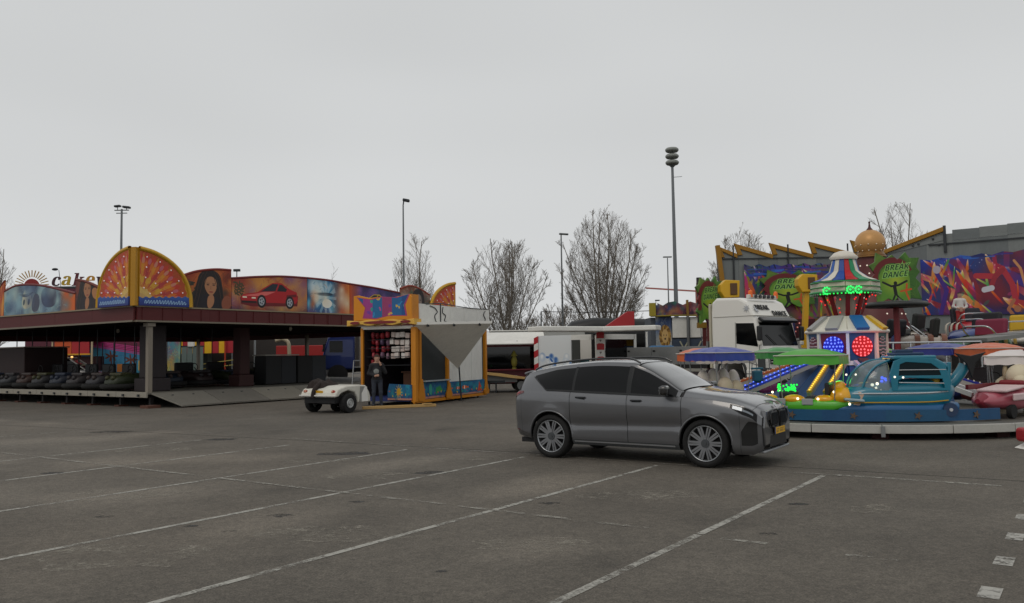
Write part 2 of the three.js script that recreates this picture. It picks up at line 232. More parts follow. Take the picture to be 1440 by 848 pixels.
  for (const s of [1, -1]) {
    const d1 = part('front_door', join(patch(.10 + g, 1.02 - g, 0.98, 5, 0, 20, .03, [s])), carPaint, car), d2 = part('rear_door', join(patch(-.93 + g, .10 - g, 0.98, 5, 0, 20, .03, [s])), carPaint, car);
    for (const [d, x] of [[d1, .27], [d2, -.72]]) { const p = at(x, 4.25); part('handle', [rb(.19, .028, .03, .012, x, p[1], s * (p[2] + .018)), bx(.15, .05, .006, x, p[1] - .02, s * (p[2] + .003))], mat(0x2e3033, 0.3, 0.4), d); }
    const q = at(.74, 5.12); const mir = part('door_mirror', [put(new RoundedBoxGeometry(.13, .15, .22, 3, .05), .80, q[1] + .075, s * (q[2] + .15), 0, s * .18, 0), bar([.8, q[1] - .01, s * (q[2] - .02)], [.8, q[1] + .03, s * (q[2] + .1)], .025, 6)], mat(0x0c0d0f, 0.25, 0, { clearcoat: 1 }), car);
    part('mirror_glass', [rb(.006, .11, .16, .003, .732, q[1] + .075, s * (q[2] + .145), 0, s * .18, 0)], M.chrome, mir);
    part('roof_rail', [tube([[-1.78, 1.455, s * .60], [-1.6, 1.525, s * .615], [-.8, 1.625, s * .62], [0, 1.64, s * .62], [.15, 1.61, s * .62], [.24, 1.565, s * .625]], .017, 30, 6)], mat(0x0d0e10, 0.3, 0, { clearcoat: 1 }), car);
    part('side_skirt', join(patch(-.90, .97, 0, .96, 0.004, 5, .03, [s])), grimy(0x54575b, .5), car);
    part('skirt_trim', join(patch(-.86, .9, .62, .84, 0.012, 2, .03, [s])), mat(0xb9bcc0, .35, .5), car);
    const a = XA, lip = (c) => { const pts = []; for (let k = 0; k <= 24; k++) { const an = -.02 + k / 24 * (Math.PI + .04), x = c + Math.cos(an) * (RA + .012), y = AY + Math.sin(an) * (RA + .012); let lo = 0, hi = 5; for (let j = 0; j < 24; j++) { const mid = (lo + hi) / 2; at(x, mid)[1] < y ? lo = mid : hi = mid; } pts.push([x, y, s * (at(x, lo)[2] - .004)]); } return tube(pts, .016, 40, 6); };
    part('arch_trim', [lip(XA), lip(XR)], carPaint, car);
    // glass house
    const gl = M.glassDark, lo = (x) => 5.07 + Math.max(0, -x - 1.40) * 2.2, hi = (x) => 5.92 - Math.max(0, -x - 1.3) * .3;
    part('front_side_window', join(patch(.16, .93, 5.06, 5.93, .006, 8, .03, [s])), gl, car);
    part('rear_side_window', join(patch(-.86, .09, 5.07, 5.93, .006, 8, .03, [s])), gl, car);
    part('quarter_window', join(patch(-1.70, -.9, lo, hi, .006, 8, .03, [s])), gl, car);
    for (const [a0, a1] of [[.085, .165], [-.905, -.855]]) part('pillar', join(patch(a0, a1, 5.05, 5.95, .009, 8, .03, [s])), mat(0x08090a, .2), car);
    part('window_trim', [...patch(-1.72, .97, (x) => lo(x) - .06, lo, .011, 1, .03, [s])], mat(0x0a0b0c, .3), car);
    const hl = part('headlight', join(patch(1.78, 2.2, (x) => 3.98 + Math.max(0, 2.0 - x) * 1.9, 4.86, .008, 6, .02, [s])), mat(0x0a0b0d, .2, 0, { specularIntensity: .5 }), car);
    part('daytime_lamp', join(patch(1.82, 1.98, (x) => 4.36, 4.74, .014, 3, .02, [s])), mat(0xe9eef2, .15, 0, { emissive: 0xdfe8f2, emissiveIntensity: .08 }), hl);
    part('lens_strip', join(patch(1.99, 2.15, 4.35, 4.55, .014, 2, .02, [s])), mat(0x80868c, .1, .6), hl);
    part('air_intake', join(patch(1.95, 2.20, (x) => 1.35, (x) => 3.35 - Math.max(0, 2.08 - x) * 7, .006, 6, .015, [s])), mat(0x0b0b0c, .5), car);
    const tl = part('tail_light', join(patch(-2.235, -1.90, (x) => 4.25 - Math.max(0, x + 2.05) * -1.5, 4.93, .008, 6, .02, [s])), mat(0x5d0c12, .12, 0, { clearcoat: 1 }), car);
    part('tail_lens', join(patch(-2.2, -2.0, 4.5, 4.66, .013, 2, .02, [s])), mat(0xa01822, .2), tl);
    part('rear_reflector', join(patch(-2.22, -2.02, 1.55, 1.8, .008, 2, .02, [s])), mat(0x6d1015, .2), car);
    makeWheel(car, XA, .36, s * .80, s); makeWheel(car, XR, .36, s * .80, s);
  }
  part('window_frame', join(patch(-2.0, .99, 5, 6, 0, 10)), carPaint, car);
  part('roof', join(patch(-1.95, .22, 6, 8, 0, 12)), carPaint, car);
  part('roof_spoiler', [rb(.2, .045, 1.12, .02, -2.02, 1.405, 0, 0, 0, .22)], carPaint, car);
  part('windscreen', join(patch(.25, 1.0, 6.06, 8, .003, 14)), mat(0x13171a, .04, 0, { clearcoat: 1, clearcoatRoughness: .02 }), car);
  for (const s of [1, -1]) part('windscreen_pillar', join(patch(.2, 1.02, 5.9, 6.07, .004, 2, .03, [s])), carPaint, car);
  part('wiper', [bar([1.03, 1.115, .45], [.97, 1.145, -.18], .009, 5), bar([1.04, 1.11, -.12], [.97, 1.145, -.62], .009, 5)], M.black, car);
  part('bonnet', join(patch(1.05, 2.13, 5.02, 8, .002, 14)), carPaint, car);
  part('front_panel', join(patch(2.135, 2.25, 5, 8, 0, 14, .012)), carPaint, car);
  part('tailgate', join(patch(-2.26, -2.13, 5, 8, 0, 12, .012)), carPaint, car);
  part('rear_window', join(patch(-2.13, -1.98, 6, 8, .006, 10, .015)), M.glassDark, car);
  // front face
  const cap = (pts, m, name, par, th = .03, x = 2.262, rx = 0) => part(name, put(slab(pts, th, .006), 0, 0, 0, 0, Math.PI / 2, 0).translate(x, 0, 0), m, par);
  const nose = part('nose_panel', [put(slab([[-.6, .34], [.6, .34], [.66, .6], [.58, .85], [-.58, .85], [-.66, .6]], .1, .02), 0, 0, 0, 0, Math.PI / 2, 0).translate(2.275, 0, 0)], carPaint, car);
  for (const s of [1, -1]) {
    const gr = cap([[s * .045, .62], [s * .07, .595], [s * .35, .61], [s * .43, .70], [s * .38, .81], [s * .06, .82], [s * .045, .80]], mat(0x0a0a0b, .35), 'grille', car, .05, 2.30);
    const fr = [[.04, .62], [.065, .59], [.355, .605], [.44, .70], [.385, .82], [.06, .83], [.04, .80]].map(([z, y]) => [2.30, y, s * -z]); part('grille_frame', [tube(fr, .012, 40, 5, true)], mat(0x2a2c2e, .25, .7), gr);
    for (let k = 0; k < 7; k++) part('grille_bar', [bx(.012, .18, .012, 2.305, .71, s * -(.09 + k * .04))], mat(0x33363a, .3, .6), gr);
  }
  cap([[-.42, .30], [.42, .30], [.36, .47], [-.36, .47]], mat(0x0c0c0d, .5), 'lower_grille', car, .03, 2.285);
  const plateM = printed(256, 64, (c, w, h) => { c.fillStyle = '#e8b21a'; c.fillRect(0, 0, w, h); c.fillStyle = '#23408e'; c.fillRect(0, 0, 22, h); c.strokeStyle = '#2a2410'; c.lineWidth = 4; c.strokeRect(2, 2, w - 4, h - 4); c.fillStyle = '#221c0c'; for (const x of [42, 74, 118, 148, 178, 218]) { c.fillRect(x, 16, 7, 34); c.fillRect(x, 16, 18, 7); c.fillRect(x + 12, 30, 7, 20); } }, .4);
  part('number_plate', [fitAll(slab([[-.26, 0], [.26, 0], [.26, .11], [-.26, .11]], .012)).rotateY(Math.PI / 2).translate(2.315, .475, 0)], plateM, car);
  part('badge', [cy(.04, .04, .012, 20, 2.235, .905, 0, 0, 0, -1.0)], mat(0xc9ccd0, .3, .5), car);
  part('front_lip', [rb(.12, .035, 1.25, .015, 2.2, .245, 0)], mat(0x9c9fa2, .4, .4), car);
  const squeeze = (x) => x > 1.79 ? 1.79 + (x - 1.79) * .86 : x < -1.72 ? -1.72 + (x + 1.72) * .80 : x;
  const done = new Set(); car.traverse((o) => { if (!o.isMesh || o.parent.name === 'wheel' || done.has(o.geometry)) return; done.add(o.geometry); const p = o.geometry.attributes.position; for (let i = 0; i < p.count; i++) p.setX(i, squeeze(p.getX(i))); });
}
// ---------------------------------------------------------------- painted show-board artwork (flat print on the boards)
function airbrush(c, w, h, cols, seed, count = 60) { const r = rng(seed); for (let k = 0; k < count; k++) { const x = r() * w, y = r() * h, q = (0.1 + r() * 0.35) * h; const g = c.createRadialGradient(x, y, 0, x, y, q); const col = cols[r() * cols.length | 0]; g.addColorStop(0, col + 'cc'); g.addColorStop(1, col + '00'); c.fillStyle = g; c.fillRect(x - q, y - q, 2 * q, 2 * q); } for (let k = 0; k < count * 3; k++) { const x = r() * w, y = r() * h, L = h * (.04 + r() * .16), a = r() * 6.28; c.strokeStyle = cols[r() * cols.length | 0] + '88'; c.lineWidth = 1 + r() * 3; c.lineCap = 'round'; c.beginPath(); c.moveTo(x, y); c.quadraticCurveTo(x + Math.cos(a) * L * .5 + L * .2, y + Math.sin(a) * L * .5 - L * .2, x + Math.cos(a) * L, y + Math.sin(a) * L); c.stroke(); } }
function base(c, w, h, stops, vertical = true) { const g = vertical ? c.createLinearGradient(0, 0, 0, h) : c.createLinearGradient(0, 0, w, 0); stops.forEach(([p, q]) => g.addColorStop(p, q)); c.fillStyle = g; c.fillRect(0, 0, w, h); }
function blob(c, pts, col, tension = true) { c.fillStyle = col; c.beginPath(); const n = pts.length; const mid = (a, b) => [(a[0] + b[0]) / 2, (a[1] + b[1]) / 2]; if (!tension) { pts.forEach((p, i) => i ? c.lineTo(...p) : c.moveTo(...p)); } else { c.moveTo(...mid(pts[n - 1], pts[0])); for (let i = 0; i < n; i++) c.quadraticCurveTo(...pts[i], ...mid(pts[i], pts[(i + 1) % n])); } c.closePath(); c.fill(); }
function paintLady(c, x, y, s, hair = '#1c1210', skin = '#b07a55', robe = '#17131c') { // generic long-haired figure leaning on a hand
  const P = (l) => l.map(([a, b]) => [x + a * s, y + b * s]);
  blob(c, P([[-.34, -.52], [-.1, -.66], [.2, -.62], [.36, -.4], [.4, .1], [.5, .6], [-.62, .6], [-.5, .1], [-.42, -.2]]), hair);
  blob(c, P([[-.5, .6], [-.42, .2], [-.1, .1], [.3, .2], [.55, .6]]), robe);
  blob(c, P([[-.15, -.36], [.02, -.46], [.2, -.34], [.22, -.08], [.1, .14], [.0, .17], [-.12, .05], [-.19, -.15]]), skin);
  blob(c, P([[-.08, .16], [.12, .12], [.14, .4], [.0, .6], [-.1, .5]]), skin);
  c.fillStyle = '#33201a'; for (const q of [[-.07, -.17], [.11, -.17]]) { c.beginPath(); c.ellipse(x + q[0] * s, y + q[1] * s, .045 * s, .018 * s, 0, 0, 7); c.fill(); c.fillRect(x + (q[0] - .05) * s, y + (q[1] - .055) * s, .1 * s, .012 * s); }
  c.fillStyle = '#8f5a40'; c.fillRect(x + .012 * s, y - .14 * s, .018 * s, .11 * s); c.fillStyle = '#8e3530'; c.beginPath(); c.ellipse(x + .03 * s, y + .05 * s, .065 * s, .022 * s, 0, 0, 7); c.fill();
  for (let k = 0; k < 16; k++) { c.strokeStyle = k % 3 ? '#0d0807' : '#4a2f24'; c.lineWidth = s * .012; const a = -.4 + k * .055; c.beginPath(); c.moveTo(x + a * .4 * s, y - .6 * s); c.bezierCurveTo(x + a * 1.2 * s, y - .2 * s, x + (a > 0 ? .3 : -.3) * s, y + .1 * s, x + (a + (a > 0 ? .15 : -.2)) * s, y + .6 * s); if (Math.abs(a) > .12) c.stroke(); }
}
function paintCar(c, x, y, s, col, hi, lo) { // low wedge sports car, front to the left
  const P = (l) => l.map(([a, b]) => [x + a * s, y + b * s]);
  blob(c, P([[-1, .12], [-.97, .3], [-.6, .36], [1, .3], [1.03, .0], [.9, -.1], [.5, -.12], [.1, -.14], [-.4, -.02], [-.9, .03]]), lo, false);
  blob(c, P([[-.98, .1], [-.9, .02], [-.42, -.06], [-.2, -.2], [.1, -.36], [.42, -.37], [.72, -.2], [.98, -.12], [1.02, .12], [.95, .22], [-.5, .24], [-.95, .2]]), col, false);
  blob(c, P([[-.32, -.08], [-.14, -.19], [.1, -.33], [.3, -.33], [.2, -.12]]), '#1b2530', false); blob(c, P([[.26, -.12], [.34, -.32], [.44, -.32], [.62, -.19], [.58, -.12]]), '#15181f', false);
  blob(c, P([[-.95, .06], [-.45, -.02], [-.2, -.08], [.2, -.1], [-.1, .02], [-.5, .06]]), hi, false); blob(c, P([[.6, -.02], [.95, -.06], [.98, .02], [.6, .06]]), lo, false);
  c.fillStyle = '#f5ead0'; c.fillRect(x - .92 * s, y + .08 * s, .14 * s, .04 * s); c.fillRect(x - .62 * s, y + .09 * s, .14 * s, .04 * s); c.fillStyle = '#200a0a'; c.fillRect(x - .95 * s, y + .2 * s, .5 * s, .06 * s);
  for (const q of [-.28, .72]) { c.fillStyle = '#0c0c0e'; c.beginPath(); c.ellipse(x + q * s, y + .2 * s, .155 * s, .19 * s, 0, 0, 7); c.fill(); c.fillStyle = '#a9adb3'; c.beginPath(); c.ellipse(x + q * s, y + .2 * s, .1 * s, .125 * s, 0, 0, 7); c.fill(); c.fillStyle = '#4b4e55'; for (let k = 0; k < 5; k++) { c.beginPath(); c.ellipse(x + q * s + Math.cos(k * 1.257) * .055 * s, y + .2 * s + Math.sin(k * 1.257) * .07 * s, .025 * s, .03 * s, 0, 0, 7); c.fill(); } }
}
function paintFlames(c, w, h, seed, cols, n = 30, dir = 0, k2 = 1) { const r = rng(seed); for (let k = 0; k < n; k++) { const x = r() * w, y = h * (0.4 + r() * 0.65), a = dir + (r() - .5) * 1.6, L = k2 * h * (0.4 + r() * 0.5), q = k2 * h * (0.03 + r() * 0.05); c.save(); c.translate(x, y); c.rotate(a); const g = c.createLinearGradient(0, 0, 0, -L); const i = r() * cols.length | 0; g.addColorStop(0, cols[i] + '00'); g.addColorStop(.25, cols[i]); g.addColorStop(.8, cols[(i + 1) % cols.length]); g.addColorStop(1, '#ffe9d0'); c.fillStyle = g; c.beginPath(); c.moveTo(-q * .5, 0); c.quadraticCurveTo(-q * 1.3, -L * .7, 0, -L); c.quadraticCurveTo(q * 1.3, -L * .7, q * .5, 0); c.fill(); c.restore(); } }
function scribble(c, x0, y0, len, hgt, seed, col, lw) { const r = rng(seed); c.strokeStyle = col; c.lineWidth = lw; c.lineCap = 'round'; c.beginPath(); c.moveTo(x0, y0); const n = Math.max(4, len / hgt * 1.6 | 0); for (let k = 0; k < n; k++) { const x = x0 + len * k / n; c.bezierCurveTo(x + len / n * .2, y0 - hgt * (0.6 + r() * .5), x + len / n * .7, y0 - hgt * (0.5 + r() * .5), x + len / n * .5, y0); c.quadraticCurveTo(x + len / n * .8, y0 + hgt * .12 * r(), x + len / n, y0 - hgt * .2); } c.stroke(); }
const art = {
  lady: printed(384, 320, (c, w, h) => { base(c, w, h, [[0, '#7e1f14'], [.5, '#b8541f'], [1, '#4a1c24']]); airbrush(c, w, h, ['#c8762a', '#6a2010', '#2e2d22', '#a23a17'], 3, 50); c.fillStyle = '#2c2a1c'; for (let k = 0; k < 26; k++) { c.beginPath(); c.ellipse(60 + (k * 37 % 70), 120 + (k * 53 % 110), 18, 7, k, 0, 7); c.fill(); } paintLady(c, w * .55, h * .55, h * .8); c.fillStyle = '#8c4c33'; c.beginPath(); c.ellipse(w * .9, h * .85, 40, 60, .2, 0, 7); c.fill(); }),
  redcar: printed(640, 256, (c, w, h) => { base(c, w, h, [[0, '#7a1a12'], [.25, '#c0642a'], [.6, '#b0713c'], [.85, '#6d4f70'], [1, '#3e2c44']]); airbrush(c, w, h, ['#d08a3a', '#933018', '#8a5a80', '#d6a24a'], 5, 60); c.fillStyle = '#4a4224'; for (let k = 0; k < 24; k++) { c.beginPath(); c.ellipse(20 + (k * 29 % 70), 70 + (k * 41 % 90), 15, 6, k, 0, 7); c.fill(); } paintCar(c, w * .48, h * .56, w * .38, '#b3131c', '#e06a64', '#6d0a12'); }),
  jets: printed(512, 256, (c, w, h) => { base(c, w, h, [[0, '#0f4f7e'], [.5, '#2d86b0'], [1, '#5a4a78']]); airbrush(c, w, h, ['#1c6ea2', '#63b6d0', '#0c3c66', '#d8e4e6'], 8, 50); const g = c.createLinearGradient(w * .55, 0, w, 0); g.addColorStop(0, '#c2481a00'); g.addColorStop(.6, '#c2481add'); g.addColorStop(1, '#d97b2a'); c.fillStyle = g; c.fillRect(0, 0, w, h); for (let k = 0; k < 12; k++) { c.save(); c.translate(w * .42, h * .55); c.rotate(k * .53); c.fillStyle = '#cfe6ea77'; c.beginPath(); c.moveTo(0, -6); c.lineTo(h * .52, -14 - k); c.lineTo(h * .5, 12); c.lineTo(0, 6); c.fill(); c.restore(); } blob(c, [[w * .1, h * .42], [w * .5, h * .38], [w * .62, h * .44], [w * .5, h * .5], [w * .2, h * .48]], '#203a4e'); c.fillStyle = '#f2efe2'; c.beginPath(); c.ellipse(w * .45, h * .72, 60, 34, 0, 0, 7); c.fill(); airbrush(c, w, h, ['#e8dcc0', '#d0602a'], 18, 8); }),
  yellowcar: printed(640, 256, (c, w, h) => { base(c, w, h, [[0, '#33204e'], [.5, '#5c3a78'], [1, '#8a3c4e']]); airbrush(c, w, h, ['#5a3a86', '#2a1a44', '#28406e', '#8a5a9a'], 9, 60); const g = c.createLinearGradient(0, 0, w * .2, 0); g.addColorStop(0, '#c8501c'); g.addColorStop(1, '#c8501c00'); c.fillStyle = g; c.fillRect(0, 0, w, h); paintCar(c, w * .42, h * .62, w * .36, '#c9a52a', '#ead66a', '#7a5c10'); }),
  endlady: printed(384, 256, (c, w, h) => { base(c, w, h, [[0, '#5a2418'], [.4, '#8d7a6e'], [1, '#2f4a34']]); airbrush(c, w, h, ['#3a5a3a', '#8a3a22', '#c8c0b0', '#1c1c24'], 12, 60); paintLady(c, w * .6, h * .6, h * .8, '#1a1a22', '#8a7a70', '#1c2a3a'); }),
  scene: printed(1024, 256, (c, w, h) => { base(c, w, h, [[0, '#3a4a7a'], [.3, '#5c6f96'], [.6, '#7ba0b4'], [1, '#3f6f76']]); airbrush(c, w, h, ['#46597c', '#8ab0bc', '#2c3450', '#a9c4c4', '#c4b896', '#5f8c94'], 14, 110); const g = c.createLinearGradient(w, 0, w * .8, 0); g.addColorStop(0, '#d8651c'); g.addColorStop(.6, '#c8581c'); g.addColorStop(1, '#c8581c00'); c.save(); c.translate(w, 0); c.scale(-1, 1); c.restore(); c.fillStyle = g; c.fillRect(w * .78, 0, w * .22, h); blob(c, [[w * .56, h * .2], [w * .72, h * .12], [w * .77, h * .5], [w * .73, h * .86], [w * .58, h * .82], [w * .54, h * .5]], '#3a4056'); blob(c, [[w * .44, h * .3], [w * .53, h * .4], [w * .52, h * .95], [w * .4, h * .95]], '#464c60'); blob(c, [[w * .26, h * .6], [w * .3, h * .2], [w * .34, h * .05], [w * .37, h * .2], [w * .42, h * .55], [w * .4, h * .8], [w * .3, h * .85]], '#c9bf9d'); blob(c, [[w * .2, h * .3], [w * .34, h * .34], [w * .46, h * .25], [w * .36, h * .44], [w * .28, h * .42]], '#2b3040'); blob(c, [[w * .31, 0], [w * .35, 0], [w * .36, h * .22], [w * .31, h * .2]], '#2e2436'); for (const q of [.3, .37]) { c.fillStyle = '#26303a'; c.beginPath(); c.ellipse(w * q, h * .6, 14, 26, .2, 0, 7); c.fill(); } blob(c, [[w * .02, h * .9], [0, h * .5], [w * .1, h * .55], [w * .12, h * .95]], '#1f7a68'); airbrush(c, w, h, ['#46597c', '#8ab0bc', '#5f7f94', '#a9c4c4'], 15, 26); }),
  ladyside: printed(320, 256, (c, w, h) => { base(c, w, h, [[0, '#5a1c18'], [1, '#2a1618']]); airbrush(c, w, h, ['#7a2c1c', '#3a1a20', '#8a4a2a'], 21, 40); paintLady(c, w * .45, h * .5, h * .9, '#1c1414', '#a8724e', '#241820'); blob(c, [[w * .62, h * .4], [w * .75, h * .3], [w, h * .5], [w, h * .75], [w * .7, h * .7]], '#b07848'); }),
  orange: printed(512, 256, (c, w, h) => { base(c, w, h, [[0, '#8a2a18'], [.5, '#d06a24'], [1, '#b8481c']]); airbrush(c, w, h, ['#d8802c', '#a23a1a', '#e0a040', '#5a2a30'], 22, 60); }),
  fan: (seed, flip) => printed(512, 512, (c, w, h) => {
    c.fillStyle = '#b8860f'; c.fillRect(0, 0, w, h); c.save(); if (flip) { c.translate(w, 0); c.scale(-1, 1); }
    const cx = 4, cyy = h * .9, ring = (q, col, wob, n) => { c.fillStyle = col; c.beginPath(); for (let k = 0; k <= 90; k++) { const a = -Math.PI / 2 + k / 90 * Math.PI / 2, rr = q * (1 - wob * Math.abs(Math.sin(k / 90 * Math.PI * n))); c.lineTo(cx + Math.cos(a) * rr * w, cyy + Math.sin(a) * rr * h); } c.lineTo(cx, cyy); c.fill(); };
    ring(.92, '#b04a1e', .03, 9); ring(.84, '#c03a24', .1, 9); ring(.72, '#d06a20', .13, 9); ring(.58, '#c04a30', .13, 8); ring(.46, '#d09a34', .12, 7); ring(.34, '#c87a30', .1, 6); ring(.24, '#d8b464', .1, 5); ring(.13, '#c8a060', .1, 4);
    for (let k = 0; k < 9; k++) { const a = -Math.PI / 2 + (k + .5) / 9 * Math.PI / 2; c.save(); c.translate(cx, cyy); c.rotate(a); c.fillStyle = k % 2 ? '#a8303aaa' : '#d8a02a99'; c.beginPath(); c.moveTo(120, 0); c.quadraticCurveTo(300, -30, 430, 0); c.quadraticCurveTo(300, 30, 120, 0); c.fill(); c.fillStyle = '#c88aa088'; c.beginPath(); c.ellipse(360, 0, 30, 16, 0, 0, 7); c.fill(); c.restore(); }
    { const q = rng(seed + 3); for (let k = 0; k < 160; k++) { c.fillStyle = ['#e8dcc8', '#e0b45a', '#8a2a20'][k % 3] + '77'; const rr = q() ** .7 * .6, a = -q() * 1.57; c.fillRect(cx + Math.cos(a) * rr * w, cyy + Math.sin(a) * rr * h, 4, 4); } }
    c.restore();
    const g = c.createLinearGradient(0, h * .78, 0, h); g.addColorStop(0, '#3a6ab8'); g.addColorStop(1, '#1b2c74'); c.fillStyle = g; c.beginPath(); c.moveTo(0, h); for (let k = 0; k <= 16; k++) c.lineTo(w * k / 16, h * (.86 + (k % 2 ? .015 : -.015) - .05 * (k / 16))); c.lineTo(w, h); c.fill(); scribble(c, w * .1, h * .955, w * .8, h * .085, seed, '#9fc4e0', 6);
  }),
};
// ---------------------------------------------------------------- bumper car ride: local x along the right-hand front, -z along the left-hand front, origin at the corner column
{
  const ride = thing('bumper_car_ride', 'large covered bumper car ride with painted show boards and maroon roof edge', 'ride', [-13.1, 30.2], 55);
  const X1 = 17.2, Z1 = -22, top = 0.53;
  // deck: plates on a frame with legs and packing blocks
  const plateM = [grimy(0x77736c, .55, .35), grimy(0x6d6a65, .55, .35), grimy(0x827d74, .55, .35)];
  for (let i = 0; i < 8; i++) for (let j = 0; j < 11; j++) part('floor_plate', [bx(X1 / 8 - .012, .05, -Z1 / 11 - .012, (i + .5) * X1 / 8, top - .025, (j + .5) * Z1 / 11)], plateM[(i * 3 + j * 5) % 3], ride);
  for (let j = 0; j < 11; j++) part('deck_edge', [bx(.05, .2, -Z1 / 11 - .02, -.03, top - .06, (j + .5) * Z1 / 11)], grimy(0xa39d92, .55, .2), ride);
  for (let j = 0; j < 22; j++) part('edge_hook', [bx(.05, .08, .10, -.08, top - .09, (j + .5) * Z1 / 22)], M.darkmetal, ride);
  for (let j = 0; j < 12; j++) { part('deck_leg', [bx(.12, top - .18, .12, .25, (top - .18) / 2 + .03, -.2 + j * Z1 / 11.3)], M.dark, ride); part('packing_block', [bx(.4, .06, .3, .25, .03, -.2 + j * Z1 / 11.3)], mat(0x4b2a20, .9), ride); }
  part('deck_beam', [bx(X1 - .4, .14, .14, X1 / 2, top - .13, -.3), bx(.14, .14, -Z1 - .6, .25, top - .13, Z1 / 2), bx(X1 - .4, .14, .14, X1 / 2, top - .13, Z1 + .3), bx(.14, .14, -Z1 - .6, X1 - .3, top - .13, Z1 / 2)], M.dark, ride);
  // ramp plates along the right-hand front
  for (let i = 0; i < 8; i++) { const w = 17.2 / 8, x0 = .12 + i * w, x1 = x0 + w - .03, k = i === 0 ? .42 : 0; const g = new THREE.BufferGeometry(); const A = [x0, top, .02], B = [x1, top, .02], C = [x1, .1, 1.25], D = [x0 + k, .1, 1.25], d = .05; const pos = [A, D, C, A, C, B, ...[[A, D, C], [A, C, B]].flat().map((p) => [p[0], p[1] - d, p[2]]), D, [D[0], D[1] - d, D[2]], [C[0], C[1] - d, C[2]], D, [C[0], C[1] - d, C[2]], C, A, [A[0], A[1] - d, A[2]], [D[0], D[1] - d, D[2]], A, [D[0], D[1] - d, D[2]], D].flat(); g.setAttribute('position', new THREE.Float32BufferAttribute(pos, 3)); g.setAttribute('uv', new THREE.Float32BufferAttribute(pos.reduce((o, v, q) => { if (q % 3 !== 1) o.push(v / 2); return o; }, []), 2)); g.computeVertexNormals(); const rp = part('ramp_plate', g, grimy([0x8e8a83, 0x84807a, 0x979289][i % 3], .5, .35), ride); for (const q of [.3, .7]) part('ramp_bolt', [cy(.05, .05, .02, 8, x0 + w * q, top - .1, .3, -Math.PI / 2 + 1.24, 0, 0)], M.darkmetal, rp); part('ramp_foot', [bx(.3, .06, .22, x0 + w * .3 + .1, .03, 1.08)], mat(0x3c2a22, .9), rp); }
  // columns
  const col = (x, z, s, m, name = 'column') => part(name, [bx(s, 3.05 - top, s, x, (3.05 + top) / 2, z)], m, ride);
  col(.1, -.12, .17, M.brownpost); part('column_base', [bx(.5, .1, .5, .02, .05, .12)], mat(0x5a3a2e, .9), ride); part('column_head', [bx(.3, .12, .3, .1, 2.99, -.12)], M.brownpost, ride);
  for (const [x, z] of [[X1 - .2, -.12], [.1, Z1 + .2], [X1 - .2, Z1 + .2], [X1 - .2, Z1 / 2]]) col(x, z, .17, M.brownpost);
  const cabin = (x, z, w, d, m, h = 3.05) => part('roof_support', [rb(w, h - top - .5, d, .04, x, top + .5 + (h - top - .5) / 2, z), rb(w + .25, .5, d + .25, .05, x, top + .25, z)], m, ride);
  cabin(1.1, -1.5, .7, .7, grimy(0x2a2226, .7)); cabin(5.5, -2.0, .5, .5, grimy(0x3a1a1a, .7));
 
  part('cash_desk', [rb(1.9, 1.8, 5.6, .05, 1.6, top + .9, -13.4)], grimy(0x2a1718, .7), ride); part('desk_counter', [bx(2.0, .05, 5.7, 1.6, top + 1.83, -13.4)], mat(0x8b7f74, .6), ride);
  for (let k = 0; k < 4; k++) part('loudspeaker_box', [rb(.85, 1.25, .8, .03, 7.3 + k * .9, top + .65, -2.5 - (k % 2) * .06)], mat([0x191a1c, 0x22252a, 0x151517, 0x2d3034][k], .7), ride);
  part('box_lid', [bx(1.9, .05, .9, 7.75, top + 1.31, -2.5)], mat(0x9a978e, .6), ride);
  // roof
  part('roof_deck', [bx(X1 + .6, .12, -Z1 + .1, X1 / 2 - .2, 3.56, Z1 / 2)], M.maroon, ride);
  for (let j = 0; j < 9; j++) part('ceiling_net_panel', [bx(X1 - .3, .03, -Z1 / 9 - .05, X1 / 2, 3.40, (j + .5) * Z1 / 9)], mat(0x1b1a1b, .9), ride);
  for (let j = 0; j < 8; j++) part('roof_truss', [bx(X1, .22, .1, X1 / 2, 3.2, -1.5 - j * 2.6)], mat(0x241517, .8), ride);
  const fas = (w, along) => { const t = []; return t; };
  const fascM = grimy(0x5a1416, .6);
  for (let i = 0; i < 6; i++) { const w = (X1 + .6) / 6; part('fascia_board', [bx(w - .01, .48, .08, -.5 + (i + .5) * w, 3.37, .05 )], fascM, ride); }
  for (let j = 0; j < 8; j++) { const w = (-Z1) / 8; part('fascia_board', [bx(.08, .48, w - .01, -.55, 3.37, -(j + .5) * w)], fascM, ride); }
  part('fascia_trim', [bx(X1 + .7, .05, .14, X1 / 2 - .2, 3.64, .06)], mat(0x8d7f66, .5, .2), ride); part('fascia_trim', [bx(.14, .05, -Z1, -.56, 3.64, Z1 / 2 - .02)], mat(0x8d7f66, .5, .2), ride);
  part('fascia_trim', [bx(X1 + .7, .06, .16, X1 / 2 - .2, 3.11, .06)], mat(0x7c7364, .5, .2), ride); part('fascia_trim', [bx(.16, .06, -Z1, -.56, 3.11, Z1 / 2 - .02)], mat(0x7c7364, .5, .2), ride);
  for (let i = 0; i < 22; i++) part('fascia_rib', [bx(.03, .44, .03, -.3 + i * .8, 3.37, .10)], fascM, ride);
  for (let i = 0; i < 6; i++) { const w = (X1 + .6) / 6; part('fascia_board', [bx(w - .01, .75, .08, -.5 + (i + .5) * w, 3.23, Z1 - .05)], fascM, ride); }
  for (let j = 0; j < 8; j++) { const w = (-Z1) / 8; part('fascia_board', [bx(.08, .75, w - .01, X1 + .1, 3.23, -(j + .5) * w)], fascM, ride); }
